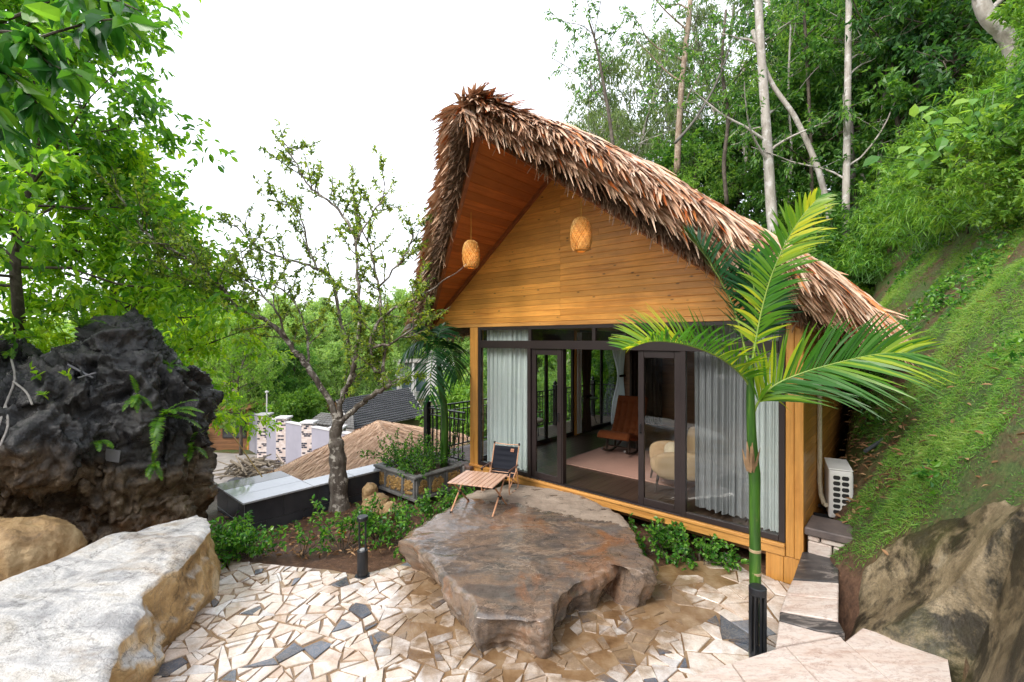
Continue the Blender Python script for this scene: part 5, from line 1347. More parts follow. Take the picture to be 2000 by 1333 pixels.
def palm():
    Y = 3.95; b = px(1474, 1284, Y); b[2] = 0; t = thing('young_palm', 'young green palm with yellowish fronds growing in the paving in front of the cabin', 'palm', b)
    def w(x, y, yy): return px(x, y, yy)-b
    tp = np.array([[0, 0, 0], w(1476, 1200, Y), w(1475, 1120, Y), w(1475, 1075, Y), w(1474, 1000, Y), w(1474, 935, Y), w(1471, 900, Y), w(1468, 850, Y), w(1466, 790, Y), w(1466, 740, Y), w(1467, 700, Y)]); tp[0, 2] = -.05
    m = MB(); m.tube(catmull(tp, 4), np.interp(np.linspace(0, 1, 41), [0, .3, .45, .52, .62, .7, .85, 1], [.050, .0455, .0445, .048, .044, .039, .033, .020]), 16); part('trunk', m, M_PTRUNK, t, smooth=True)
    for (x, y, r_) in ((1475, 1075, .0475), (1475.5, 1119, .0475), (1476, 1170, .048), (1476, 1215, .049), (1476, 1255, .050)): m = MB(); c = w(x, y, Y); m.lathe([(r_-.006, -.018), (r_, -.012), (r_+.001, .010), (r_-.006, .016)], 18, c); part('leaf_scar', m, M_RING, t)
    m = MB(); c = w(1466, 900, Y); rr_ = RNG(2)
    n = 9; ang = np.linspace(3.6, 5.2, n)
    m.blades(c+np.stack([.042*np.cos(ang), .042*np.sin(ang), -.10+.04*rr_.random(n)], 1), np.array([[0, 0, 1.0]]*n)+rr_.normal(0, .12, (n, 3)), np.stack([np.cos(ang), np.sin(ang), 0*ang], 1), .12+.14*rr_.random(n), .03, .14, .0, rr_.random(n), 3, .2); part('husk', m, M_HUSK, t)
    r = RNG(17)
    fr_ = [([(1466, 770, Y), (1458, 745, 3.94), (1425, 712, 3.90), (1380, 687, 3.84), (1325, 671, 3.76), (1270, 668, 3.68), (1222, 684, 3.62)], 60, .50, .025, (.1, -.30, 1), .95, .5, (.15, .95), L_PALM, .18, .20),
           ([(1470, 812, Y), (1484, 782, 3.92), (1515, 752, 3.88), (1570, 728, 3.80), (1640, 708, 3.70), (1715, 692, 3.60), (1780, 690, 3.5)], 58, .60, .025, (0, -.80, .60), .38, 1.05, (.05, .80), L_PALM, .14, .20),
           ([(1467, 730, Y), (1474, 680, 3.97), (1487, 610, 3.98), (1505, 545, 3.96), (1530, 485, 3.92), (1562, 430, 3.86), (1600, 385, 3.8)], 52, .38, .027, (-.55, -.75, .25), .35, .9, (.2, .95), L_PALM, .18, .25),
           ([(1465, 735, 4.0), (1452, 670, 4.1), (1432, 600, 4.2), (1405, 545, 4.3), (1372, 492, 4.4), (1345, 462, 4.45)], 44, .46, .028, (.3, -.5, .8), .45, .5, (0, .7), L_PALMD, .20, .08),
           ([(1468, 720, 4.05), (1474, 660, 4.15), (1476, 600, 4.25), (1470, 545, 4.3), (1462, 500, 4.36)], 34, .42, .034, (0, -1, .2), .3, .5, (.1, .8), L_PALMD, .25, .10)]
    for pts, nl, L, W_, up, ra, fw, rn, mt, st, dr in fr_:
        Rm, Lm = MB(), MB(); frond(Rm, Lm, [w(*q) for q in pts], nl, L, W_, r, nrm(np.array(up, float)), ra, fw, .011, rn, st, dr)
        f = part('frond', Lm, mt, t); part('rachis', Rm, M_RACHIS, f, smooth=True)
    m = MB(); P = np.array([w(1488, 778, 3.9), w(1484, 782, 3.9), w(1492, 772, 3.9), w(1480, 745, 3.93), w(1500, 765, 3.88)])
    m.blades(P, nrm(np.array([[.6, -.2, .4], [.3, -.3, .8], [.8, 0, -.2], [.3, -.2, .7], [.9, -.1, .1]])), np.array([[-.4, -.3, .8]]*5), np.array([.22, .26, .24, .2, .22]), .045, .1, [.5, .3, .5, .25, .5], np.array([.5, .4, .7, .6, .5]), 6, .1, .16)
    part('young_leaflets', m, L_PALM, t)
palm()
def palm2():
    b = hw(-5.60, -.32, .30); t = thing('small_palm', 'small dark green palm with drooping fronds rising from the stone planter by the cabin post', 'palm', b)
    Y = b[1]; w = lambda x, y, dy=0: px(x, y, Y+dy)-b
    m = MB(); tp = catmull([(0, 0, 0), w(869, 820), w(862, 760), w(857, 710), w(856, 680)], 4); m.tube(tp, np.interp(np.linspace(0, 1, len(tp)), [0, .6, 1], [.075, .06, .035]), 12); part('trunk', m, M_PTRUNK, t, smooth=True)
    r = RNG(3)
    for pts in ([(857, 700), (840, 672, -.1), (815, 668, -.2), (790, 690, -.3)], [(857, 700), (850, 680, -.3), (845, 690, -.55), (842, 730, -.7), (840, 780, -.75)], [(857, 700), (872, 682, -.2), (885, 700, -.35), (893, 740, -.4)],
                [(857, 700), (862, 675, .2), (880, 668, .5), (900, 690, .7)], [(857, 700), (848, 660, .1), (832, 640, .2), (805, 632, .3)], [(856, 690), (858, 655), (864, 635, .1)]):
        Rm, Lm = MB(), MB(); P = [w(*q) for q in pts]
        frond(Rm, Lm, P, 24, .50, .036, r, Z3, -.15, .35, .014, (0, .8), .2, .55)
        f = part('frond', Lm, L_PALMD, t); part('rachis', Rm, M_STEM, f)
palm2()

# ------------------------------------------------------------------ plum tree
def plum():
    Y = 7.75; b = px(664, 985, Y); b[2] = -.25; t = thing('plum_tree', 'old lichen-spotted plum tree with crooked limbs and sparse small leaves', 'tree', b)
    w = lambda q: px(q[0], q[1], Y+(q[2] if len(q) > 2 else 0))-b
    r = RNG(31); T = MB(); lf = []
    tk = catmull([(0, 0, -.1), w((661, 950)), w((660, 905)), w((657, 870)), w((655, 848)), w((662, 820))], 5)
    rad = np.interp(np.linspace(0, 1, len(tk)), [0, .15, .4, .62, .8, 1], [.185, .150, .138, .122, .095, .10])*(1+.10*np.sin(np.arange(len(tk))*1.3))
    T.tube(tk, rad, 14)
    mains = [([(660, 826), (642, 781), (613, 733, -.1), (590, 702, -.15), (574, 684, -.2), (545, 645, -.3), (511, 623, -.4), (467, 601, -.5), (438, 567, -.6), (399, 530, -.7), (350, 496, -.8), (300, 468, -.9), (262, 425, -1.0), (228, 378, -1.1)], .088, .012),
             ([(664, 822), (667, 777), (686, 742, .2), (690, 705, .3), (672, 650, .4), (660, 600, .5), (652, 552, .5), (623, 528, .4), (580, 512, .3), (535, 498, .2), (490, 470, .1), (458, 440, 0)], .075, .010),
             ([(664, 822), (681, 811), (703, 791), (720, 777, -.1), (742, 764, -.2), (760, 752, -.25), (748, 735, -.3), (730, 718, -.35), (724, 690, -.3), (725, 664, -.3), (738, 630, -.3), (764, 606, -.4), (792, 592, -.5), (818, 581, -.6), (832, 572, -.65)], .080, .012),
             ([(745, 745, -.3), (748, 703, -.2), (750, 640, -.1), (742, 580, 0), (730, 520, .1), (718, 470, .2), (700, 430, .3), (690, 395, .3)], .05, .008),
             ([(675, 770, .1), (690, 720, -.2), (700, 660, -.3), (702, 600, -.3), (698, 540, -.2), (691, 464, 0), (662, 411, .1), (630, 385, .1), (603, 362, .1), (584, 333, 0), (570, 305, 0), (556, 280, 0)], .06, .007),
             ([(728, 680, -.3), (770, 668, -.5), (810, 640, -.6), (835, 628, -.7)], .035, .007),
             ([(600, 712, -.1), (600, 660, .1), (585, 610, .2), (560, 575, .2), (520, 548, .2), (470, 540, .1), (440, 530, .1)], .035, .007),
             ([(740, 560, 0), (775, 520, -.2), (800, 480, -.3), (812, 440, -.3)], .03, .006), ([(690, 480, 0), (720, 430, .2), (745, 390, .3), (752, 360, .3)], .028, .006), ([(620, 530, .3), (600, 480, .3), (590, 430, .2), (565, 400, .2), (540, 390, .2)], .03, .006),
             ([(560, 660, -.3), (540, 610, -.5), (505, 570, -.6), (480, 530, -.6), (470, 480, -.5)], .03, .006), ([(400, 530, -.7), (380, 500, -.9), (330, 480, -1.2), (280, 474, -1.5)], .025, .006), ([(440, 567, -.6), (400, 560, -.7), (350, 540, -.9), (310, 510, -1.0)], .022, .005)]
    for pts, r0, r1 in mains:
        r0 *= .66; P = catmull([w(q) for q in pts], 4); n = len(P); P[1:-1] += r.normal(0, .012, (n-2, 3))
        T.tube(P, np.linspace(r0, r1, n)*(1+.08*r.normal(0, 1, n)), 8)
        L = np.linalg.norm(np.diff(P, axis=0), axis=1).sum(); nsub = int(L*7.0)
        for k in range(nsub):
            s = (.30 if r0 > .05 else .08)+((.70 if r0 > .05 else .92))*(k+r.random())/nsub
            x = s*(n-1); i = min(int(x), n-2); q = P[i]*(1-(x-i))+P[i+1]*(x-i)
            tdir = nrm(P[i+1]-P[i]); d2 = nrm(tdir*.6+rnd_dir(r)*.9+Z3*.35); L2 = .22+.55*r.random()
            P2 = bend(r, q, d2, L2, 5, .16, .05); T.tube(P2, np.linspace(.011, .0035, 6), 4, False)
            leaf_on(r, lf, P2[1:], int(8+L2*27), .074, .038, .02, .25, 'oval', .5)
            for m_ in range(r.integers(1, 5)):
                j = r.integers(1, 5); P3 = bend(r, P2[j], nrm(nrm(P2[j+1 if j < 5 else 5]-P2[j-1])+rnd_dir(r)*.8+Z3*.2), .10+.26*r.random(), 3, .15, .02); T.tube(P3, np.linspace(.005, .002, 4), 3, False)
                leaf_on(r, lf, P3, int(7+r.random()*17), .070, .036, .015, .25, 'oval', .6)
    P = catmull([w(q) for q in ((832, 572, -.65), (850, 562, -.7), (867, 547, -.8), (892, 533, -.9), (911, 516, -1.0))], 4); T.tube(P, np.linspace(.012, .004, len(P)), 6)
    P = catmull([w(q) for q in ((835, 628, -.7), (860, 612, -.75), (880, 600, -.8))], 4); T.tube(P, np.linspace(.007, .003, len(P)), 5); leaf_on(r, lf, P, 16, .07, .036, .02, .2, 'oval', .6)
    part('trunk', T, B_PLUM, t, smooth=True); part('crown', flush(lf), L_PLUM, t)
plum()

# ------------------------------------------------------------------ trees on the left
def left_trees():
    tm, lm = crown(41, 4.6, .12, 2.7, 30, 10, 6, 10, .145, .072, .07, (-.05, .9), .35, 'oval', lambda t: .95-.35*t, .10, .07, .36)
    tree('leafy_tree', 'dense dark green leafy tree rooted on top of the black rock', 'tree', tm, lm, B_DARK, leafmat('mixed_leaf', [(.026, .11, .022), (.07, .21, .026), (.16, .35, .032), (.32, .50, .045)], .58, .32), px(40, 655, 6.5), 1.0)
    tm, lm = crown(43, 4.4, .16, 2.1, 30, 10, 6, 11, .125, .064, .08, (-.35, .9), .4, 'oval', lambda t: 1.0-.5*t, .10, .06, .38)
    b = px(235, 690, 8.3); b[2] = .9
    tree('leafy_tree', 'bright yellow green tree glowing behind the black rock', 'tree', tm, lm, B_DARK, L_LIME, b, .4)
    b = px(-60, 100, 3.0); t = thing('overhanging_branch', 'branch of big glossy leaves hanging into the upper left corner', 'branch', b)
    r = RNG(5); T = MB(); lf = []
    for pts in ([(-60, 100, 3.0), (40, 85, 3.0), (120, 60, 3.0), (200, 40, 3.0), (262, 40, 3.0)], [(-40, 60, 3.1), (60, 20, 3.1), (150, -20, 3.2), (240, -30, 3.2)], [(-60, 110, 3.0), (20, 150, 3.0), (70, 200, 3.05), (110, 235, 3.1)], [(-60, 130, 2.9), (-10, 220, 2.9), (20, 290, 2.9)], [(-40, 60, 3.0), (50, 70, 3.0), (90, 120, 3.0), (160, 150, 3.0)], [(120, -30, 3.1), (200, -10, 3.1), (270, 20, 3.1)]):
        P = catmull([px(*q)-b for q in pts], 5); T.tube(P, np.linspace(.012, .004, len(P)), 6)
        n = int(4+len(P)*1.75); s = .12+.88*np.arange(n)/n; i = np.minimum((s*(len(P)-1)).astype(int), len(P)-2)
        D = nrm(nrm(P[i+1]-P[i])*.5+rnd_dir(r, n)*.75-Z3*.55); l = .17+.09*r.random(n)
        lf.append((P[i]+rnd_dir(r, n)*.02, D, nrm(Z3*.5+np.array([0, -.5, 0])+rnd_dir(r, n)*.7), l, l*.42, r.random(n)*.95, 'oval'))
    part('twig', T, B_DARK, t); part('foliage', flush(lf), L_BIG, t)
left_trees()

# ------------------------------------------------------------------ plants of the beds
def shrub_mesh(seed, H, R, nst, nleaf, LL, LW, droop=.15, kind='oval'):
    r = RNG(seed); T = MB(); lf = []
    for k in range(nst):
        az = r.random()*6.28; sp_ = R*.25*r.random(); p = np.array([sp_*math.cos(az), sp_*math.sin(az), -.03]); el = .5+.9*r.random()
        P = bend(r, p, np.array([math.cos(az)*math.cos(el), math.sin(az)*math.cos(el), math.sin(el)]), (H*math.sin(el)+R*math.cos(el))*(.6+.5*r.random()), 7, .14, -.02)
        T.tube(P, np.linspace(.006, .002, 8), 4, False); leaf_on(r, lf, P[2:], nleaf, LL, LW, .02, droop, kind, .45)
        for j in range(3):
            i = r.integers(2, 7); P2 = bend(r, P[i], nrm(nrm(P[i]-P[i-1])+rnd_dir(r)*.9), .12+.2*R*r.random(), 3, .15); T.tube(P2, np.linspace(.004, .0015, 4), 3, False); leaf_on(r, lf, P2, nleaf//2, LL, LW, .02, droop, kind, .5)
    return T, flush(lf)
def shrub(label, loc, args, rz=0, lmat=L_SHRUB, name='garden_shrub', cat='shrub', sc=1.0):
    T, Lm = shrub_mesh(*args); t = tree(name, label, cat, T, Lm, B_DARK, lmat, loc, rz, None, 'foliage'); t.scale = (sc,)*3; return t
zb_ = lambda x, y, Y: np.array([*px(x, y, Y)[:2], float(hgt(np.array([[px(x, y, Y)[0]]]), np.array([[Y]]))[0, 0])])
shrub('glossy bushy shrub between the white boulder and the tiled wall', zb_(490, 1080, 5.85), (1, .50, .52, 24, 18, .066, .038))
shrub('low spreading shrub beside the tip of the white boulder', zb_(452, 1085, 6.1), (2, .30, .36, 12, 14, .06, .036))
shrub('thin young sapling with bare stems left of the plum tree', zb_(590, 1090, 5.9), (3, .75, .12, 5, 14, .060, .036))
shrub('leafy sapling tied with orange cord in front of the plum trunk', zb_(668, 1085, 6.0), (4, .80, .24, 11, 16, .062, .036))
shrub('bushy shrub behind the bollard lamp', zb_(735, 1040, 6.45), (5, .55, .36, 15, 16, .062, .036))
shrub('shrub between the bollard lamp and the flat brown boulder', zb_(785, 1065, 6.15), (6, .56, .36, 16, 16, .060, .035))
shrub('green plant growing against the front corner of the stone planter', zb_(850, 985, 7.1), (7, .36, .34, 15, 16, .060, .034))
shrub('low shrub behind the folding table beside the planter', np.array([*px(905, 960, 7.6)[:2], .05]), (8, .34, .28, 14, 16, .055, .032))
shrub('dark leaved shrub under the sill beside the flat boulder', np.array([*px(1275, 1075, 5.95)[:2], -.02]), (9, .42, .34, 20, 18, .058, .042))
shrub('dark leaved shrub under the sill nearest the palm', np.array([*px(1368, 1095, 5.65)[:2], -.02]), (10, .42, .36, 22, 18, .058, .042))
shrub('small sprig of leaves under the sill between the two shrubs', np.array([*px(1318, 1105, 5.6)[:2], -.02]), (20, .22, .16, 6, 12, .050, .036))
pc_ = hw(-5.89, -.64, .33)
shrub('tall fine-leaved bush filling the left of the stone planter', pc_+[-.35, .1, 0], (11, .62, .5, 30, 20, .055, .026), 0, L_SHRUB)
shrub('fine-leaved bush filling the right of the stone planter', pc_+[.25, .15, 0], (12, .55, .5, 30, 20, .052, .026), 1, L_SHRUB)
shrub('low leafy plant spilling over the front corner of the planter', pc_+[.1, -.45, 0], (13, .34, .4, 20, 18, .05, .026), 2, L_SHRUB)
# orange cord on the tied sapling
m = MB(); an = np.linspace(0, 9, 30); m.tube(np.stack([.045*np.cos(an), .045*np.sin(an), .012*np.sin(an*2)+.004*an], 1), .006, 5); o_ = zb_(668, 1085, 6.0)+[0, 0, .22]
solo('tie_cord', m, simple('orange_cord', (.75, .22, .03), None, 9, .5), 'orange cord tied round the stems of the sapling', 'cord', loc=o_)

from mathutils.bvhtree import BVHTree
def bvh(o): me = o.data; return BVHTree.FromPolygons([o.matrix_world @ v.co if False else v.co+o.location for v in me.vertices], [tuple(p.vertices) for p in me.polygons])
KB = bvh(karst)
def on_rock(x, y):
    d = nrm(px(x, y, 1.0)-np.array([0, 0, CAMZ])); h = KB.ray_cast(Vector((0, 0, CAMZ)), Vector(d))
    return np.array(h[0])-d*.02 if h[0] else px(x, y, 5.8)
def fern(label, x, y, n, L, seed, aim=(.5, -.6, .3), lmat=L_FERN):
    b = on_rock(x, y); t = thing('fern', label, 'fern', b, 0, 'ferns on the black rock'); r = RNG(seed)
    for k in range(n):
        d = nrm(np.array(aim)+rnd_dir(r)*.75+Z3*.25); P = [np.zeros(3)]
        for i in range(5): d = nrm(d-Z3*.24); P.append(P[-1]+d*L*(.8+.4*r.random())/5)
        Rm, Lm = MB(), MB(); frond(Rm, Lm, P, 22, L*.17, L*.045, r, Z3, .1, .25, .004, (.1, .9), .08, .1, .8)
        f = part('frond', Lm, lmat, t); part('rachis', Rm, M_STEM, f)
fern('fern with long arching fronds in the crevice of the black rock', 315, 815, 9, .48, 1)
fern('small fern hanging low on the right flank of the black rock', 372, 872, 6, .32, 2)
fern('single fern tuft beside the grey label on the black rock', 188, 862, 4, .26, 3, (.8, -.5, .1))
fern('upright fern on the saddle of the black rock', 160, 640, 8, .40, 4, (.1, -.3, .9))
fern('fern on the right shoulder of the black rock', 330, 715, 7, .30, 5, (.4, -.2, .7))
fern('thin fern drooping near the foot of the black rock', 300, 905, 5, .26, 6, (.4, -.7, .1))
fern('fern clump under the peak of the black rock', 268, 772, 6, .28, 7, (.5, -.6, .2))
fern('pale fern at the left edge high on the black rock', 20, 668, 6, .36, 8, (.4, -.6, .4))
def sprig(label, x, y, n, L, seed, lmat=L_LIME):
    b = on_rock(x, y); t = thing('vine_sprig', label, 'plant', b, 0, 'sprigs on the black rock'); r = RNG(seed); T = MB(); lf = []
    P = bend(r, (0, 0, 0), (.3, -.7, .35), L*1.6, 5, .2, .02); T.tube(P, .004, 4)
    D = nrm(rnd_dir(r, n)*.8+np.array([.4, -.4, 0])); N = nrm(Z3+np.array([0, -.5, 0])+rnd_dir(r, n)*.4); i = r.integers(1, 6, n)
    l = L*(.7+.5*r.random(n)); lf.append((P[i], D, N, l, l*.62, .3+.6*r.random(n), 'oval')); part('stem', T, M_STEM, t); part('foliage', flush(lf), lmat, t)
sprig('broad pale leaves on top of the black rock at the left', 95, 650, 10, .17, 1)
sprig('small three-leaved sprig on the face of the black rock', 82, 740, 6, .10, 2)
sprig('small leafy sprig below the ledge of the black rock', 138, 735, 6, .10, 3)
sprig('tiny sprig low on the left face of the black rock', 80, 772, 5, .08, 6)
# grey card stuck in the rock, dead branches
b = on_rock(228, 888); m = MB(); m.box(-.09, .09, -.004, .004, -.075, .075, .002, xf=lambda v: v @ np.array(Matrix.Rotation(.15, 3, 'Y')).T); solo('grey_plate', m, simple('grey_sheet', (.23, .23, .24), None, 4, .5), 'blank grey plate wedged in the crevice of the black rock', 'plate', loc=b+np.array([0, -.06, 0]))
b = on_rock(40, 800); m = MB(); r = RNG(6)
for pts in ([(30, 700), (38, 740), (20, 790), (8, 830), (2, 860)], [(35, 745), (60, 765), (72, 790)], [(20, 790), (25, 830), (10, 870)]):
    m.tube(catmull([on_rock(x, y)-b+np.array([0, -.05, 0]) for x, y in pts], 3), .011, 6)
solo('dead_root', m, simple('bleached_root', (.36, .34, .32), (.18, .16, .15), 9, .8), 'bleached dead roots clinging to the left face of the black rock', 'root', loc=b)
b = on_rock(165, 730); m = MB()
m.tube([on_rock(140, 712)-b+np.array([0, -.05, 0]), on_rock(190, 738)-b+np.array([0, -.06, 0])], .014, 6); m.tube([on_rock(160, 738)-b+np.array([0, -.05, 0]), on_rock(196, 728)-b+np.array([0, -.06, .0])], .012, 6)
solo('dead_stick', m, simple('grey_stick', (.16, .16, .18), None, 9, .6), 'two grey sticks lying on the ledge of the black rock', 'stick', loc=b)
# big-leaved seedling by the wall
b = px(512, 932, 7.35); t = thing('seedling', 'single leaning stem with four broad yellow green leaves above the coping', 'plant', b)
P = catmull([(0, 0, 0), px(485, 895, 7.3)-b, px(460, 858, 7.2)-b, px(438, 832, 7.2)-b], 4); m = MB(); m.tube(P, np.linspace(.011, .006, len(P)), 6); part('stem', m, simple('tan_stem', (.50, .34, .12), None, 9, .5), t)
lf = MB(); lf.leaves(np.array([P[-1]]*5), np.array([[-.75, -.2, -.55], [.55, -.2, -.35], [.2, -.9, .0], [-.2, .7, .2], [.85, .1, -.6]]), np.array([[-.3, -.4, .8], [.2, -.4, .8], [0, -.2, 1], [0, -.4, .9], [.4, -.3, .6]]), np.array([.20, .19, .16, .18, .23]), np.array([.11, .11, .10, .11, .12]), np.array([.9, .6, .5, .8, 1.0]))
part('leaf', lf, L_LIME, t)

# ------------------------------------------------------------------ grass, litter
def grass():
    r = RNG(50); n = 520000; a = .45+3.6*r.random(n); d = -2.2+9.4*r.random(n)**1.2
    x = H0[0]+UX[0]*a+UY[0]*d; y = H0[1]+UX[1]*a+UY[1]*d; z = hgt(x[:, None], y[:, None])[:, 0]
    mask = fbm(np.c_[x*1.6, y*1.6, z*.6], 4)+.25*fbm(np.c_[x*5, y*5, z*2], 3)
    k = (z > .45) & (z < 5.6) & (mask > -.34+.30*(a < .95)*(d > .4)) & (rock_edge(a, d) < .02) & (r.random(n) < np.clip(.50+mask*2.2, .16, 1))
    P = np.c_[x, y, z-.01][k]; n = len(P); e = .05
    D = nrm(np.array([-.22, -.10, .55])+rnd_dir(r, n)*.85); N = nrm(np.array([-.5, -.6, .4])+rnd_dir(r, n)*.6)
    L = (.030+.075*r.random(n)**2)*(.6+.9*np.clip(mask[k]+.3, 0, 1)); mm = MB()
    rn = np.clip(.45+mask[k]*.9+r.normal(0, .22, n), 0, 1)
    mm.blades(P, D, N, L, .0045+.004*r.random(n), .0, .35, rn, 2, .15)
    o = struct('bank_grass', mm, L_GRASS, kind='stuff'); o['label'] = 'short bright green grass covering the steep bank'; o['category'] = 'grass'
grass()
def weeds():
    r = RNG(52); mm = MB(); n = 3000; a = .5+3.4*r.random(n); d = -1.6+8.6*r.random(n); x = H0[0]+UX[0]*a+UY[0]*d; y = H0[1]+UX[1]*a+UY[1]*d; z = hgt(x[:, None], y[:, None])[:, 0]
    m_ = fbm(np.c_[x*1.1+9, y*1.1, z*.5], 4); k = (z > .5) & (z < 5.5) & (rock_edge(a, d) < -.02) & (m_ > -.05) & ((a > 1.0) | (d > 1.8)); C = np.c_[x, y, z][k]; q = 9
    P = np.repeat(C, q, 0)+r.normal(0, .035, (len(C)*q, 3))+Z3*(.02+.10*r.random((len(C)*q, 1))); n = len(P)
    D = nrm(rnd_dir(r, n)+np.array([-.2, -.2, .35])); l = .035+.06*r.random(n); mm.leaves(P, D, nrm(np.array([-.4, -.4, .7])+rnd_dir(r, n)*.6), l, l*.5, r.random(n), 'oval')
    o = struct('bank_weeds', mm, L_SHRUB, kind='stuff'); o['label'] = 'small broad-leaved weeds dotted over the grassy bank'; o['category'] = 'weeds'
weeds()
def litter():
    r = RNG(51); mm = MB(); n = 900; a = .25+.8*r.random(n); d = .3+4.5*r.random(n); x = H0[0]+UX[0]*a+UY[0]*d; y = H0[1]+UX[1]*a+UY[1]*d; z = hgt(x[:, None], y[:, None])[:, 0]
    n2 = 260; a2_ = .9+2.2*r.random(n2); d2_ = -.6+5*r.random(n2); x2 = H0[0]+UX[0]*a2_+UY[0]*d2_; y2 = H0[1]+UX[1]*a2_+UY[1]*d2_; z2_ = hgt(x2[:, None], y2[:, None])[:, 0]+.03
    n3 = 700; pa = np.array([gp(430+390*r.random(), 985+120*r.random(), -.12) for _ in range(n3)]); z3 = hgt(pa[:, :1], pa[:, 1:2])[:, 0]
    P = np.r_[np.c_[x, y, z+.012], np.c_[x2, y2, z2_], np.c_[pa[:, :2], z3+.012]]; nt_ = len(P)
    mm.leaves(P, nrm(rnd_dir(r, nt_)*np.array([1, 1, .35])), nrm(Z3+np.array([-.4, -.2, 0])+rnd_dir(r, nt_)*.5), .05+.07*r.random(nt_), .018+.02*r.random(nt_), r.random(nt_), 'oval')
    o = struct('leaf_litter', mm, L_DRY, kind='stuff'); o['label'] = 'dry fallen leaves scattered on the soil and the bank'; o['category'] = 'fallen leaves'
litter()

# ------------------------------------------------------------------ forest on the hill
def proto(args, kw=None): return crown(*args, **(kw or {}))
FG = 'trees of the hillside forest'
PR = {}
PR['broad'] = (*proto((61, 9, .22, 3.3, 26, 9, 5, 13, .25, .115, .15)), B_DARK, L_FOREST)
PR['deep'] = (*proto((62, 9.5, .16, 3.1, 28, 9, 5, 13, .24, .110, .15, (-.1, .8), .5)), B_DARK, L_DEEP)
PR['euc'] = (*proto((63, 15, .42, 2.5, 24, 7, 5, 10, .20, .045, .16, (.45, 1.1), 1.0), dict(sub=.45, spread=.16)), B_PALE, L_EUC)
PR['feather'] = (*proto((64, 10, .30, 3.2, 22, 8, 5, 13, .20, .060, .14, (.1, .7), .5), dict(spread=.2)), B_DARK, L_LIGHT)
PR['soft'] = (*proto((65, 8, .12, 3.0, 28, 9, 5, 12, .26, .13, .15, (-.1, .9), .3), dict(spread=.2)), B_DARK, L_HAZY)
PR['under'] = (*proto((66, 3.6, .08, 1.9, 24, 8, 5, 9, .19, .085, .06, (-.1, .9), .3)), B_DARK, L_FOREST)
PR['lush'] = (*proto((67, 3.2, .06, 1.8, 22, 8, 5, 9, .20, .10, .05, (-.1, .9), .3)), B_DARK, L_LIGHT)
def bamboo_mesh(seed):
    r = RNG(seed); T = MB(); m = MB()
    for k in range(46):
        az = r.random()*6.28; el = .75+.6*r.random(); P = bend(r, (.5*r.normal(), .5*r.normal(), -.2), (math.cos(az)*math.cos(el), math.sin(az)*math.cos(el), math.sin(el)), 1.3+1.2*r.random(), 8, .08, -.11); T.tube(P, np.linspace(.010, .003, 9), 4, False)
        n = 42; s = .25*8+r.random(n)*.75*8*.999; i = np.minimum(s.astype(int), 7); q = P[i]+(P[i+1]-P[i])*(s-i)[:, None]; t = nrm(P[i+1]-P[i])
        m.blades(q, nrm(t*.5+rnd_dir(r, n)*.75-Z3*.25), nrm(Z3+rnd_dir(r, n)*.5), .17+.15*r.random(n), .020+.012*r.random(n), 0, .35, np.clip(.25+.6*r.random(n)+.2*(s/8-.6), 0, 1), 3, .08, .1)
    return T, m
PR['bamboo'] = (*bamboo_mesh(70), M_STEM, L_BAMB); PR['bamboo2'] = (*bamboo_mesh(71), M_STEM, L_BAMB)
FIRST = {}
def plant(kind, name, label, cat, loc, rz, sc, group):
    if kind not in FIRST:
        tm, lm, bm, lmat = PR[kind]; t = tree(name, label, cat, tm, lm, bm, lmat, loc, rz, group, 'crown' if 'tree' in name else 'foliage'); FIRST[kind] = t
        t.scale = (sc,)*3 if np.ndim(sc) == 0 else sc; return t
    t = dup(FIRST[kind], loc, rz, sc, label, group); t.name = name; return t
rf = RNG(77)
# (px, depth, kind, scale)
FT = [(1035, 24, 'euc', .62), (1065, 29, 'euc', .80), (1110, 22, 'euc', 1.05), (1160, 27, 'euc', 1.3), (1205, 21, 'euc', 1.2), (1140, 34, 'euc', 1.0), (1215, 33, 'euc', 1.45), (1265, 25, 'euc', 1.35), (1240, 17, 'feather', .62), (1300, 18, 'feather', .78), (1330, 26, 'euc', 1.3), (1385, 23, 'euc', 1.2),
      (1290, 22, 'broad', .85), (1350, 20, 'broad', .95), (1420, 21, 'deep', .8), (1450, 19, 'feather', .72), (1560, 24, 'deep', 1.15), (1575, 19, 'feather', .9), (1660, 21, 'deep', 1.1), (1700, 18, 'broad', 1.1), (1760, 20, 'feather', 1.1), (1730, 25, 'broad', 1.15), (1820, 18, 'broad', 1.2), (1860, 22, 'deep', 1.3),
      (1900, 17, 'feather', .95), (1960, 19, 'broad', 1.25), (2020, 16, 'broad', 1.15), (2080, 18, 'broad', 1.2), (1530, 31, 'euc', 1.8), (1800, 28, 'euc', 1.6), (1930, 26, 'deep', 1.3), (1530, 17, 'broad', .75), (1790, 14, 'broad', .85), (1880, 13, 'deep', .8), (1980, 13, 'broad', .9)]
LB = {'euc': 'slender pale eucalyptus with a lacy crown on the hill behind the roof', 'broad': 'mid green leafy tree in the dense forest on the hill', 'deep': 'dark green tree in the shade of the dense hillside forest', 'feather': 'light green airy tree among the darker trees on the hill', 'under': 'low bushy tree on the hill just behind the thatch roof'}
GB = {'euc': 'pale eucalyptus trees', 'broad': 'mid green forest trees', 'deep': 'dark forest trees', 'feather': 'light airy forest trees', 'under': 'low bushy trees behind the roof'}
for (x, Y, k, sc) in FT:
    plant(k, 'eucalyptus_tree' if k == 'euc' else 'forest_tree', LB[k], 'tree', groundpt(x, Y, -.2), rf.random()*6.28, sc*(.94+.12*rf.random()), GB[k])
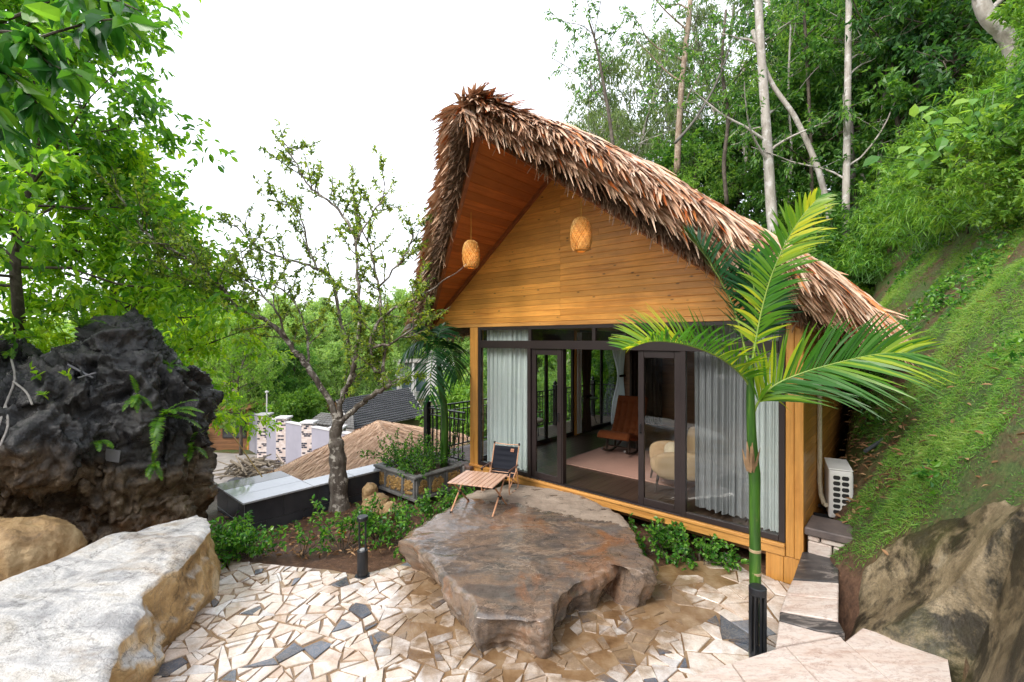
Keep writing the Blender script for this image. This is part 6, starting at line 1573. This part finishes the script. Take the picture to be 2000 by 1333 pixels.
for i in range(16):
    x = 1130+42*i; Y = 12.5+3.5*rf.random()
    while True:
        a_, d_ = hl((x-CX)/F_PX*Y, Y)
        if d_ > 8.2 or a_ > 2.2: break
        Y += .3
    plant(('under', 'lush')[i % 2], 'forest_bush', ('low bushy dark shrub', 'low fresh green shrub')[i % 2]+' in the undergrowth behind the thatch roof', 'shrub', groundpt(x, Y, -.2), rf.random()*6.28, .7+.35*rf.random(), ('dark', 'fresh green')[i % 2]+' undergrowth behind the roof')
# shrubs and bamboo on top of the bank
nb = 0
for ai in np.arange(.9, 7.5, .72):
    for di in np.arange(3.2, 13, .85):
        a_, d_ = ai+rf.normal(0, .2), di+rf.normal(0, .25); p = hw(a_, d_); z = float(hgt(p[:1, None], p[1:2, None], False)[0, 0])
        if z < 4.0 or z > 12.5: continue
        xx = CX+F_PX*p[0]/p[1]
        if xx > 2150 or xx < 1560: continue
        k = ('bamboo', 'lush', 'bamboo2', 'under', 'bamboo')[nb % 5]; nb += 1
        lab = {'bamboo': 'arching bamboo grass clump on the upper bank', 'bamboo2': 'bamboo grass clump with tangled stems on the upper bank', 'lush': 'bright green bush on the upper bank', 'under': 'dark leafy bush on the upper bank'}[k]
        plant(k, 'bamboo_clump' if 'bam' in k else 'bank_bush', lab, 'bamboo' if 'bam' in k else 'bush', (p[0], p[1], z-.1), rf.random()*6.28, (.55+.3*rf.random())*(1 if 'bam' in k else .62), lab.replace('clump', 'clumps').replace('bush ', 'bushes '))
# pale trunks that stand out
def trunk(label, pts, r0, r1, mat_=B_PALE, twigs=0, seed=0, group=None):
    b = px(*pts[0]); t = thing('tree_trunk', label, 'tree', b, 0, group); P = catmull([px(*q)-b for q in pts], 5); m = MB(); r = RNG(seed); n = len(P)
    m.tube(P, np.linspace(r0, r1, n)*(1+.03*r.normal(0, 1, n)), 12); lf = []
    for k in range(twigs):
        i = r.integers(n//3, n-1); az = r.random()*6.28; P2 = bend(r, P[i], (math.cos(az), math.sin(az)*.6, .7), 1.2+2*r.random(), 7, .14, .02); m.tube(P2, np.linspace(r1*.45, .012, 8), 5, False)
        for q in range(6):
            P3 = bend(r, P2[r.integers(2, 8)], rnd_dir(r)+Z3*.2, .7, 3, .2); m.tube(P3, .008, 3, False); leaf_on(r, lf, P3, 24, .17, .06, .1, .5, 'rh')
    part('trunk', m, mat_, t, smooth=True)
    if lf: part('crown', flush(lf), L_FOREST, t)
trunk('thick pale mottled trunk rising straight behind the middle of the roof slope', [(1516, 520, 14.5), (1506, 400, 14.5), (1500, 300, 14.5), (1492, 180, 14.5), (1484, 60, 14.5), (1476, -120, 14.6)], .165, .11, twigs=9, seed=1)
trunk('slim pale straight trunk at the edge of the bamboo bank', [(1653, 500, 13.5), (1652, 420, 13.5), (1654, 300, 13.5), (1656, 150, 13.5), (1658, 0, 13.5), (1660, -120, 13.5)], .105, .075, twigs=6, seed=2)
trunk('pale trunk leaning diagonally between the two straight trunks', [(1630, 470, 14.0), (1610, 375, 14.1), (1590, 310, 14.2), (1552, 228, 14.4), (1503, 155, 14.6), (1470, 60, 14.8)], .10, .06, seed=3)
trunk('thick pale trunk bending in an S at the upper right corner', [(2010, 330, 9.0), (1998, 215, 9.0), (1983, 115, 9.0), (1960, 65, 9.0), (1930, 35, 9.0), (1914, -10, 9.0), (1910, -80, 9.0)], .15, .125, twigs=3, seed=4)
trunk('brownish slim trunk behind the roof left of the thick pale trunk', [(1322, 340, 18), (1326, 250, 18), (1332, 160, 18), (1343, 60, 18), (1352, -40, 18)], .13, .09, bark('tan_bark', (.11, .075, .05), (.24, .17, .12), (.36, .30, .24), 4, .3), twigs=8, seed=5)
trunk('short pale trunk segment deep in the forest shade', [(1462, 330, 19), (1456, 280, 19), (1452, 210, 19), (1450, 120, 19)], .13, .10, seed=6)
trunk('thin grey trunk forking behind the roof ridge', [(1202, 320, 17), (1190, 230, 17), (1178, 160, 17), (1165, 90, 17), (1150, 40, 17)], .075, .035, B_DARK, twigs=8, seed=7)
trunk('dark trunk behind the slim pale one at the forest edge', [(1672, 450, 15), (1667, 380, 15), (1664, 320, 15), (1660, 200, 15)], .10, .08, simple('grey_bark', (.13, .12, .11), (.07, .06, .055), 9, .8), seed=8)
trunk('thin trunk leaning right under the forest canopy', [(1706, 430, 15), (1690, 360, 15), (1676, 325, 15), (1660, 280, 15)], .05, .035, seed=9)
trunk('brown rough trunk in the upper right of the forest', [(1808, 260, 14), (1795, 190, 14), (1786, 120, 14), (1780, 20, 14)], .12, .09, B_DARK, seed=10)
trunk('thin brown trunk left of the slim pale straight one', [(1590, 470, 15.5), (1586, 380, 15.5), (1583, 280, 15.5), (1578, 150, 15.5), (1570, 20, 15.5)], .07, .045, B_DARK, twigs=6, seed=12)
trunk('slim grey trunk rising out of the bamboo bank', [(1712, 470, 14.5), (1716, 370, 14.5), (1722, 250, 14.5), (1735, 120, 14.5), (1742, -30, 14.5)], .075, .05, B_PALE, twigs=7, seed=13)
trunk('crooked dark trunk behind the middle of the thatch slope', [(1420, 400, 16), (1414, 320, 16), (1422, 230, 16), (1410, 130, 16), (1418, 20, 16)], .075, .045, B_DARK, twigs=8, seed=14)
trunk('thin pale sapling trunk close to the thick mottled trunk', [(1545, 500, 16), (1541, 400, 16), (1546, 300, 16), (1540, 180, 16), (1545, 40, 16)], .05, .03, B_PALE, twigs=6, seed=15)
trunk('leaning dark trunk under the big leaves of the upper bank', [(1770, 400, 13.5), (1762, 300, 13.5), (1748, 200, 13.5), (1738, 90, 13.5)], .08, .05, B_DARK, twigs=5, seed=16)
trunk('grey forked limb crossing the light trees behind the roof', [(1318, 280, 15), (1345, 250, 15), (1370, 215, 15.2), (1400, 160, 15.4), (1425, 90, 15.6), (1432, 10, 15.8)], .05, .025, simple('grey_limb', (.16, .15, .135), (.08, .07, .06), 9, .8), twigs=7, seed=11)
# large heart leaves upper right
def bigleaf(label, x, y, Y, n, seed):
    b = px(x, y, Y); b0 = b.copy(); t = thing('broadleaf_shrub', label, 'shrub', b0); r = RNG(seed); T = MB(); lf = []
    for k in range(n):
        d = nrm(rnd_dir(r)*np.array([1, .8, .6])+np.array([-.1, -.4, .45])); P = bend(r, (0, 0, -.3), d, .35+.6*r.random(), 4, .12, -.02); T.tube(P, .008, 4); l = .13+.13*r.random()
        lf.append((P[-1:], nrm(d*.7-Z3*.55+rnd_dir(r)*.4)[None], nrm(np.array([-.25, -.55, .75])+rnd_dir(r)*.35)[None], np.array([l]), np.array([l*.72]), np.array([.2+.8*r.random()]), 'oval'))
    part('stem', T, M_STEM, t); part('foliage', flush(lf), L_BAMB, t)
bigleaf('shrub with very large heart-shaped leaves under the bent pale trunk', 1930, 230, 6.6, 46, 1)
bigleaf('shrub with large rounded leaves on the bank left of the bent trunk', 1850, 290, 6.9, 40, 2)

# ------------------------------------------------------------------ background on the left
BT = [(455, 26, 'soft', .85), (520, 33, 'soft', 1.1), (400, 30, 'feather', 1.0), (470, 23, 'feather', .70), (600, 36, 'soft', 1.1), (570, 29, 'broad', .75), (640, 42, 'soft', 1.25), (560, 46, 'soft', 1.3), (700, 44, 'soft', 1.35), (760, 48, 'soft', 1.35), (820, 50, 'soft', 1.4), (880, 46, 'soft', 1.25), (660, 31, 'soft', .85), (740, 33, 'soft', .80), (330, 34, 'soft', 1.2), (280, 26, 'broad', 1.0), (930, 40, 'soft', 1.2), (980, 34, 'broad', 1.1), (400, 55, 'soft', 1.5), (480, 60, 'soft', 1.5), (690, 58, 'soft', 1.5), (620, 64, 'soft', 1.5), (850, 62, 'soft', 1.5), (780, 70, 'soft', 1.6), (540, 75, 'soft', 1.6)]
LB2 = {'soft': 'round tree in the valley beyond the lower yard, leaf colour paled for haze', 'broad': 'deeper green tree in the valley behind the tiled roof', 'deep': 'dark green tree close behind the lavender fence wall', 'feather': 'feathery bright tree behind the black rock and brown shed'}
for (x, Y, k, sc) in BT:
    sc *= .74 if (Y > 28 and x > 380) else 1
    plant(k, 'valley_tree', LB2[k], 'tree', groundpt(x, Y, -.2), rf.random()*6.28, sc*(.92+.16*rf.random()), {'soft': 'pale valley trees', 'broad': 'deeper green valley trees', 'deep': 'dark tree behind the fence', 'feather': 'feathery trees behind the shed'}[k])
for (x, Y, k, sc) in [(560, 24.5, 'lush', .75), (600, 26, 'lush', .8), (535, 27, 'under', .9)]: plant(k, 'valley_bush', {'lush': 'light rounded bush behind the lavender fence wall', 'under': 'darker bush behind the lavender fence wall'}[k], 'bush', groundpt(x, Y, -.1), rf.random()*6, sc, 'bushes behind the fence '+k)
for i, (x, Y, k, sc) in enumerate([(905, 22, 'lush', 1.0), (985, 20, 'lush', 1.1), (1050, 23, 'feather', .55), (1085, 20, 'soft', .52), (1120, 24, 'feather', .62), (1150, 21, 'soft', .58), (1185, 23, 'feather', .60), (1210, 20, 'soft', .55), (1010, 25, 'soft', .75), (940, 27, 'under', 1.2), (1100, 30, 'soft', 1.0), (1165, 31, 'soft', 1.0), (890, 19, 'bamboo', .9), (1040, 16.5, 'bamboo2', .9), (1105, 17, 'bamboo', 1.0), (1175, 17.5, 'bamboo2', 1.0)]):
    lab = {'lush': 'fresh green bush beyond the deck railing', 'feather': 'light airy small tree beyond the deck railing', 'soft': 'pale green small tree beyond the deck', 'under': 'dark bush beyond the deck railing', 'bamboo': 'bamboo grass clump beyond the deck railing', 'bamboo2': 'low tangled bamboo clump beyond the deck railing'}[k]
    plant(k, 'deck_side_plant', lab, 'plant', groundpt(x, Y, -.1), rf.random()*6, sc, 'plants beyond the deck '+k)
kb2 = np.array([-8.2, 1.2, 0]); me = blob_rock([((-8.0, 1.0, .8), (1.2, 1.6, 1.6), .2), ((-8.6, 2.6, 1.0), (1.0, 1.1, 1.9), 0), ((-7.6, -.8, .4), (1.0, 1.1, 1.1), 0)], .06, .17, 1.6, 15.0, kb2); me.materials.append(M_KARST)  # black rock added out of view so the glass mirrors something dark
tag(mkobj('karst_rock', me, None, kb2), 'second black weathered rock added unseen outside the left edge of the view, darkening the glass reflections', 'rock')
for (x, y, k, sc) in [(-12.5, 0.5, 'broad', .55), (-12.5, 3.5, 'deep', .55)]:  # unseen trees added beyond that rock, also to darken the reflections
    z_ = float(hgt(np.array([[x]], float), np.array([[y]], float), False)[0, 0]); plant(k, 'forest_tree', LB[k], 'tree', (x, y, z_-.2), rf.random()*6.28, sc, GB[k])
# trees added behind the camera to give the glass dark reflections
for i, (x, y, k, sc) in enumerate([(4.5, -9, 'deep', .6), (1, -11, 'broad', .6)]):
    z_ = float(hgt(np.array([[x]], float), np.array([[y]], float), False)[0, 0]); plant(k, 'forest_tree', LB[k], 'tree', (x, y, min(z_, 1.5)-.2), rf.random()*6.28, sc, GB[k])
# distant wooded ridge
def ridge():
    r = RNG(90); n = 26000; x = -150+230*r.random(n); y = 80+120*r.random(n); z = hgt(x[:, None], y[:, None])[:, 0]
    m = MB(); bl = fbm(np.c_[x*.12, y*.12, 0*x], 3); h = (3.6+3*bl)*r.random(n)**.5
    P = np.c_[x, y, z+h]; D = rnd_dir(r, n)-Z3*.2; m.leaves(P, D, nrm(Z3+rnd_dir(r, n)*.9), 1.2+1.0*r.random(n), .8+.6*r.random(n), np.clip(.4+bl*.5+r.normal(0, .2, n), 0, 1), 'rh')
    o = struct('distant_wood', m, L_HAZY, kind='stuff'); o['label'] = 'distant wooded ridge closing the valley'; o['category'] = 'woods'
ridge()

# ------------------------------------------------------------------ buildings and yard on the left
ZY = -3.1
m = MB(); m.prism([(-17, 14, ZY-.06), (-4.5, 12.5, ZY-.06), (-5, 18.5, ZY-.06), (-12, 22.9, ZY-.06), (-18, 24, ZY-.06)], (0, 0, .085)); struct('yard', m, M_CONC)
def quad_thatch(mb, P0, P1, P2, n, r, L=.35):   # P0,P1 eave, P2 peak
    u = r.random(n); v = r.random(n); k = u+v > 1; u[k] = 1-u[k]; v[k] = 1-v[k]
    P = P0+(P1-P0)*u[:, None]+(P2-P0)*v[:, None]; N = nrm(np.cross(P1-P0, P2-P0)); N = N*np.sign(N[2])
    mid = (P0+P1)/2; D = nrm(mid-P2)
    mb.blades(P+N*.03, D+r.normal(0, .10, (n, 3)), np.tile(N, (n, 1))+r.normal(0, .2, (n, 3)), L*(.6+.8*r.random(n)), .028, .05, .06, np.clip(.25+.6*r.random(n)*r.random(n)+.15, 0, 1), 2, .3)
def hut():
    pk = px(738, 824, 13.2); A_ = px(492, 944, 10.4); B_ = px(800, 935, 10.2); C_ = px(905, 850, 15.2); D_ = A_+C_-B_
    c = (A_+C_)/2; c = np.array([c[0], c[1], ZY]); t = thing('thatched_hut', 'lower hut with a pale straw hip roof behind the tiled wall', 'hut', c)
    m = MB(); Q = [q-c for q in (A_, B_, C_, D_, pk)]; lo = [q+np.array([0, 0, -.22]) for q in Q[:4]]
    m.add(np.array(Q+lo), [(0, 1, 4), (1, 2, 4), (2, 3, 4), (3, 0, 4)]+[(5+i, 5+(i+1) % 4, (i+1) % 4, i) for i in range(4)]+[(8, 7, 6, 5)]); rfp = part('roof', m, simple('straw_core', (.34, .20, .11), (.20, .11, .06), 14, .9, .6, 40), t)
    b = MB(); r = RNG(14)
    for i, n in ((0, 8000), (1, 6000), (2, 900), (3, 2500)): quad_thatch(b, Q[i], Q[(i+1) % 4], Q[4], n, r)
    for i in range(4):
        n = 500; u = r.random(n)[:, None]; P = Q[4]+(Q[i]-Q[4])*u; dv = nrm(Q[i]-Q[4]); sd = nrm(np.cross(dv, Z3)); D = nrm(dv*.5+sd*np.sign(r.normal(0, 1, (n, 1)))-Z3*.3); b.blades(P+Z3*.05, D, np.tile(Z3, (n, 1)), .3, .03, .0, .12, r.random(n)*.8, 2, .3)
    part('straw', b, M_THATCH2, rfp)
    for q in lo:
        m = MB(); p = q*.82; m.tube([(p[0], p[1], 0), (p[0], p[1], q[2]+.35)], .09, 8); part('post', m, W_POST, t)
    m = MB(); qq = [q*.72 for q in lo]; m.prism([(q[0], q[1], 0) for q in qq], (0, 0, lo[0][2]+.3)); part('wall', m, W_BROWN, t)
hut()
def fence_wall():
    fp = [gp(517, 894, ZY), gp(554, 904, ZY), gp(604, 918, ZY)]; dv = (fp[2]-fp[1]); fp += [fp[2]+dv*1.0, fp[2]+dv*2.0, fp[2]+dv*3.0]
    b = fp[0].copy(); t = thing('fence_wall', 'lavender rendered fence wall between three mosaic tiled pillars in the lower yard', 'wall', b)
    mo = NT('mosaic'); br = mo.n('ShaderNodeTexBrick'); x, y, z = mo.sep(); cb = mo.n('ShaderNodeCombineXYZ'); mo.l(mo.math('ADD', x, mo.math('MULTIPLY', y, .8)), cb.inputs[0]); mo.l(z, cb.inputs[1]); mo.l(cb.outputs[0], br.inputs['Vector'])
    br.inputs['Color1'].default_value = (0, 0, 0, 1); br.inputs['Color2'].default_value = (1, 1, 1, 1); br.inputs['Mortar'].default_value = (.6, .6, .6, 1); br.inputs['Scale'].default_value = 1; br.inputs['Brick Width'].default_value = .15; br.inputs['Row Height'].default_value = .085; br.inputs['Mortar Size'].default_value = .006; br.inputs['Bias'].default_value = 0
    q = mo.n('ShaderNodeValToRGB'); e = q.color_ramp; e.interpolation = 'CONSTANT'; e.elements[0].color = (.03, .035, .06, 1); e.elements[1].position = .33; e.elements[1].color = (.62, .52, .48, 1); k = e.elements.new(.66); k.color = (.70, .62, .59, 1); mo.l(br.outputs['Color'], q.inputs['Fac']); mo.base(q.outputs['Color']); mo.rough(.4)
    for i, p in enumerate(fp):
        m = MB(); q_ = p-b; m.box(q_[0]-.24, q_[0]+.24, q_[1]-.24, q_[1]+.24, 0, 2.10); pl = part('pillar', m, mo.m, t)
        m = MB(); m.box(q_[0]-.31, q_[0]+.31, q_[1]-.31, q_[1]+.31, 2.102, 2.2, .02); part('cap', m, M_PLASTER, pl)
        if i < len(fp)-1:
            v = fp[i+1]-p; n_ = nrm(np.array([-v[1], v[0], 0])); m = MB(); a0 = q_+v*.02; a1 = q_+v*.98; m.prism([a0-n_*.08, a1-n_*.08, a1+n_*.08, a0+n_*.08], (0, 0, 1.95)); pw = part('panel', m, M_LAV, t)
            m = MB(); m.prism([a0-n_*.12+Z3*1.952, a1-n_*.12+Z3*1.952, a1+n_*.12+Z3*1.952, a0+n_*.12+Z3*1.952], (0, 0, .05)); part('coping', m, M_PLASTER, pw)
    c = np.array([*px(487, 890, 24.4)[:2], ZY])-b; n_ = nrm(np.array([-c[1], c[0], 0])); m = MB(); m.prism([n_*.08, c+n_*.08, c-n_*.08, -n_*.08], (0, 0, 2.0)); part('panel', m, M_LAV, t)
    pb = b+np.array([.05, .1, 2.2]); m = MB(); m.tube([(0, 0, -.01), (0, 0, 1.0)], .035, 8); lpz = thing('lamp_pole', 'thin white lamp pole standing on the leftmost mosaic pillar', 'lamp', pb); part('pole', m, M_PLASTER, lpz)
    m = MB(); m.lathe([(.03, 1.0), (.09, 1.02), (.09, 1.06), (.02, 1.12)], 10); part('head', m, M_PLASTER, lpz)
fence_wall()
def shed():
    b = np.array([*px(456, 890, 24.2)[:2], ZY]); t = thing('brown_shed', 'brown slatted building with a dark window at the far left of the yard', 'shed', b)
    m = MB(); z = 0; r = RNG(1)
    while z < 2.1: m.box(-2.6, .85, -.03, 0, z, z+.10, .01, r.random()); z += .108
    part('siding', m, W_BROWN, t)
    m = MB(); m.box(-2.6, .85, .005, 2.5, 0, 2.15); part('wall', m, W_BROWN, t); m = MB(); m.box(-2.8, 1.0, -.35, 2.8, 2.16, 2.26, .02); part('roof', m, W_BROWN, t)
    m = MB(); m.box(-.55, .72, -.075, -.032, .62, 1.72, .01); wn = part('window', m, M_FRAME, t)
    m = MB(); m.box(-.48, .05, -.085, -.078, .69, 1.65); m.box(.11, .65, -.085, -.078, .69, 1.65); g = NT('dark_pane'); g.base((.03, .035, .04)); g.rough(.05); g.set('Specular IOR Level', .9); part('pane', m, g.m, wn)
    m = MB(); m.box(.74, .85, -.06, -.031, 0, 2.1, .01, .2); part('corner_trim', m, W_BEAM, t)
shed()
def tiled_house():
    P = [px(655, 782, 25.5), px(800, 757, 28), px(832, 812, 24.5), px(690, 842, 21.5)]
    c = (P[2]+P[3])/2; c[2] = ZY; t = thing('tiled_house', 'low house with a dark lattice tile roof behind the fence', 'house', c); Q = [p-c for p in P]
    N = nrm(np.cross(Q[1]-Q[0], Q[3]-Q[0])); N = N*np.sign(N[2]); m = MB(); back = [Q[0]+(Q[0]-Q[3])*np.array([1, 1, -1]), Q[1]+(Q[1]-Q[2])*np.array([1, 1, -1])]
    m.grid(np.array([[(Q[0]+(Q[1]-Q[0])*u)*(1-s)+(Q[3]+(Q[2]-Q[3])*u)*s for u in np.linspace(0, 1, 30)] for s in np.linspace(0, 1, 20)])); m.add(np.array([Q[0], Q[1], back[1], back[0]]), [(0, 1, 2, 3)]); rp = part('roof', m, simple('pale_mortar', (.50, .48, .46), None, 3, .8), t)
    b = MB(); R_, C_ = 15, 34; r = RNG(2)
    for i in range(R_):
        for j in range(C_):
            s0, s1 = (i+.06)/R_, (i+.97)/R_; o = (.5 if i % 2 else 0); u0, u1 = np.clip((j+o+.09)/(C_+.5), 0, 1), np.clip((j+o+.93)/(C_+.5), 0, 1)
            f = lambda u, s: (Q[0]+(Q[1]-Q[0])*u)*(1-s)+(Q[3]+(Q[2]-Q[3])*u)*s
            V = [f(u0, s0)+N*.02, f(u1, s0)+N*.02, f(u1, s1)+N*.07, f(u0, s1)+N*.07]
            if u1-u0 > .01: b.add(np.array(V+[v-N*.03 for v in V]), [(3, 2, 1, 0), (7, 3, 0, 4), (2, 6, 5, 1), (6, 2, 3, 7)], r.random())
    part('roof_tile', b, simple('dark_tile', (.035, .037, .043), (.065, .068, .075), 1.5, .85, spec=.15), rp)
    m = MB(); w0, w1 = Q[3]*.9+Q[0]*.1, Q[2]*.9+Q[1]*.1; bk0, bk1 = back[0]*.9, back[1]*.9
    m.prism([(q[0], q[1], 0) for q in (w0, w1, bk1, bk0)], (0, 0, Q[3][2]+.12)); part('wall', m, simple('mossy_wall', (.20, .19, .10), (.10, .10, .06), 2, .8), t)
    m = MB(); m.add(np.array([Q[0]-[0, 0, .12], Q[3]*.93+Q[0]*.07, back[0]*.93+Q[0]*.07]), [(0, 1, 2)]); part('gable', m, W_BROWN, t)
    # lean-to roof at the gable end
    V = [px(628, 806, 23), px(690, 812, 22), px(692, 838, 20.6), px(600, 826, 21.6)]; V = [v-c for v in V]; b = MB()
    for i in range(6):
        s0, s1 = i/6, (i+.95)/6; f = lambda u, s: (V[0]+(V[1]-V[0])*u)*(1-s)+(V[3]+(V[2]-V[3])*u)*s
        for j in range(12):
            u0, u1 = j/12+.004, (j+1)/12-.004; q = [f(u0, s0), f(u1, s0), f(u1, s1)+Z3*.05, f(u0, s1)+Z3*.05]; b.add(np.array(q+[k-Z3*.05 for k in q]), [(3, 2, 1, 0), (7, 3, 0, 4), (2, 6, 5, 1), (6, 2, 3, 7)], r.random())
    part('lean_to_roof', b, simple('grey_shingle', (.17, .165, .16), (.09, .088, .085), 2, .7), t)
    m = MB(); q = [V[0]*.95, V[1], V[2], V[3]*.97]; m.prism([(k[0], k[1], 0) for k in q], (0, 0, V[2][2]-.05)); part('lean_to_wall', m, M_CONC, t)
tiled_house()
def white_house():
    b = px(850, 772, 40); zb2 = -3.0; b[2] = zb2; t = thing('white_house', 'pale two part house with a veranda seen through the trees behind the railing', 'house', b)
    H1 = 2.75-(690-664)/889*40-zb2
    m = MB(); m.box(-.6, 5.4, 0, 6, 0, H1); part('wall', m, M_PLASTER, t)
    m = MB(); m.box(-.9, 5.7, -.5, 6.4, H1+.003, H1+.15, .02); part('roof', m, M_CONC, t)
    m = MB(); m.box(-5.0, -.62, 1.2, 6, 0, H1-.9); part('wall', m, simple('grey_green_wall', (.40, .42, .40), (.30, .32, .30), 1, .8), t)
    m = MB(); m.box(-5.3, -.61, .6, 6.3, H1-.895, H1-.75, .02); part('roof', m, M_CONC, t)
    for (x0, x1, z0, z1, y) in ((.4, 1.2, 1.9, 3.2, 0), (2.2, 2.9, .6, 2.4, 0), (3.6, 4.6, 1.9, 3.2, 0), (-4.6, -3.6, 1.0, 2.6, 1.2), (-3.3, -2.3, 1.0, 2.6, 1.2), (-2.0, -1.0, 1.0, 2.6, 1.2)):
        m = MB(); m.box(x0, x1, y-.06, y-.002, z0, z1, .01); wn = part('window', m, M_PLASTER, t); m = MB(); m.box(x0+.08, x1-.08, y-.075, y-.063, z0+.08, z1-.08); part('pane', m, simple('blue_pane', (.10, .14, .16), None, 2, .1), wn)
    for x in (-4.9, -3.4, -2.1, -.8): m = MB(); m.box(x-.1, x+.1, .65, .85, 0, H1-.9); part('column', m, M_PLASTER, t)
white_house()
def debris():
    r = RNG(60); b = np.array([*px(490, 905, 19.5)[:2], ZY]); t = thing('timber_heap', 'heap of broken bamboo and boards beside the mosaic pillar', 'heap', b); m = MB()
    for k in range(70):
        az = r.random()*3.14; L = .6+1.3*r.random(); p = np.array([r.normal(0, .75), r.normal(0, .5), .0]); h = .75*math.exp(-(p[0]**2+p[1]**2)); p[2] = h*r.random()+.06; d = np.array([math.cos(az), math.sin(az), r.normal(0, .22)])*L/2; m.tube([p-d, p+d], .025+.03*r.random(), 5, True, r.random())
    part('pole', m, wood('old_timber', (.22, .18, .13), (.10, .085, .065), 0, .8, False, .7), t)
    b = np.array([*px(478, 915, 17.5)[:2], ZY]); v, f = ICO[5]; q = v*np.array([1.0, .7, .5]); q = q*(1+.25*fbm(q*2.2, 4)[:, None]); q[:, 2] = np.maximum(q[:, 2], -.02); m = MB(); m.add(q, f); solo('black_netting', m, simple('black_net', (.012, .013, .016), (.035, .037, .042), 30, .7, .8, 60), 'crumpled heap of black netting on the yard in front of the timber heap', 'netting', loc=b, smooth=False)
debris()
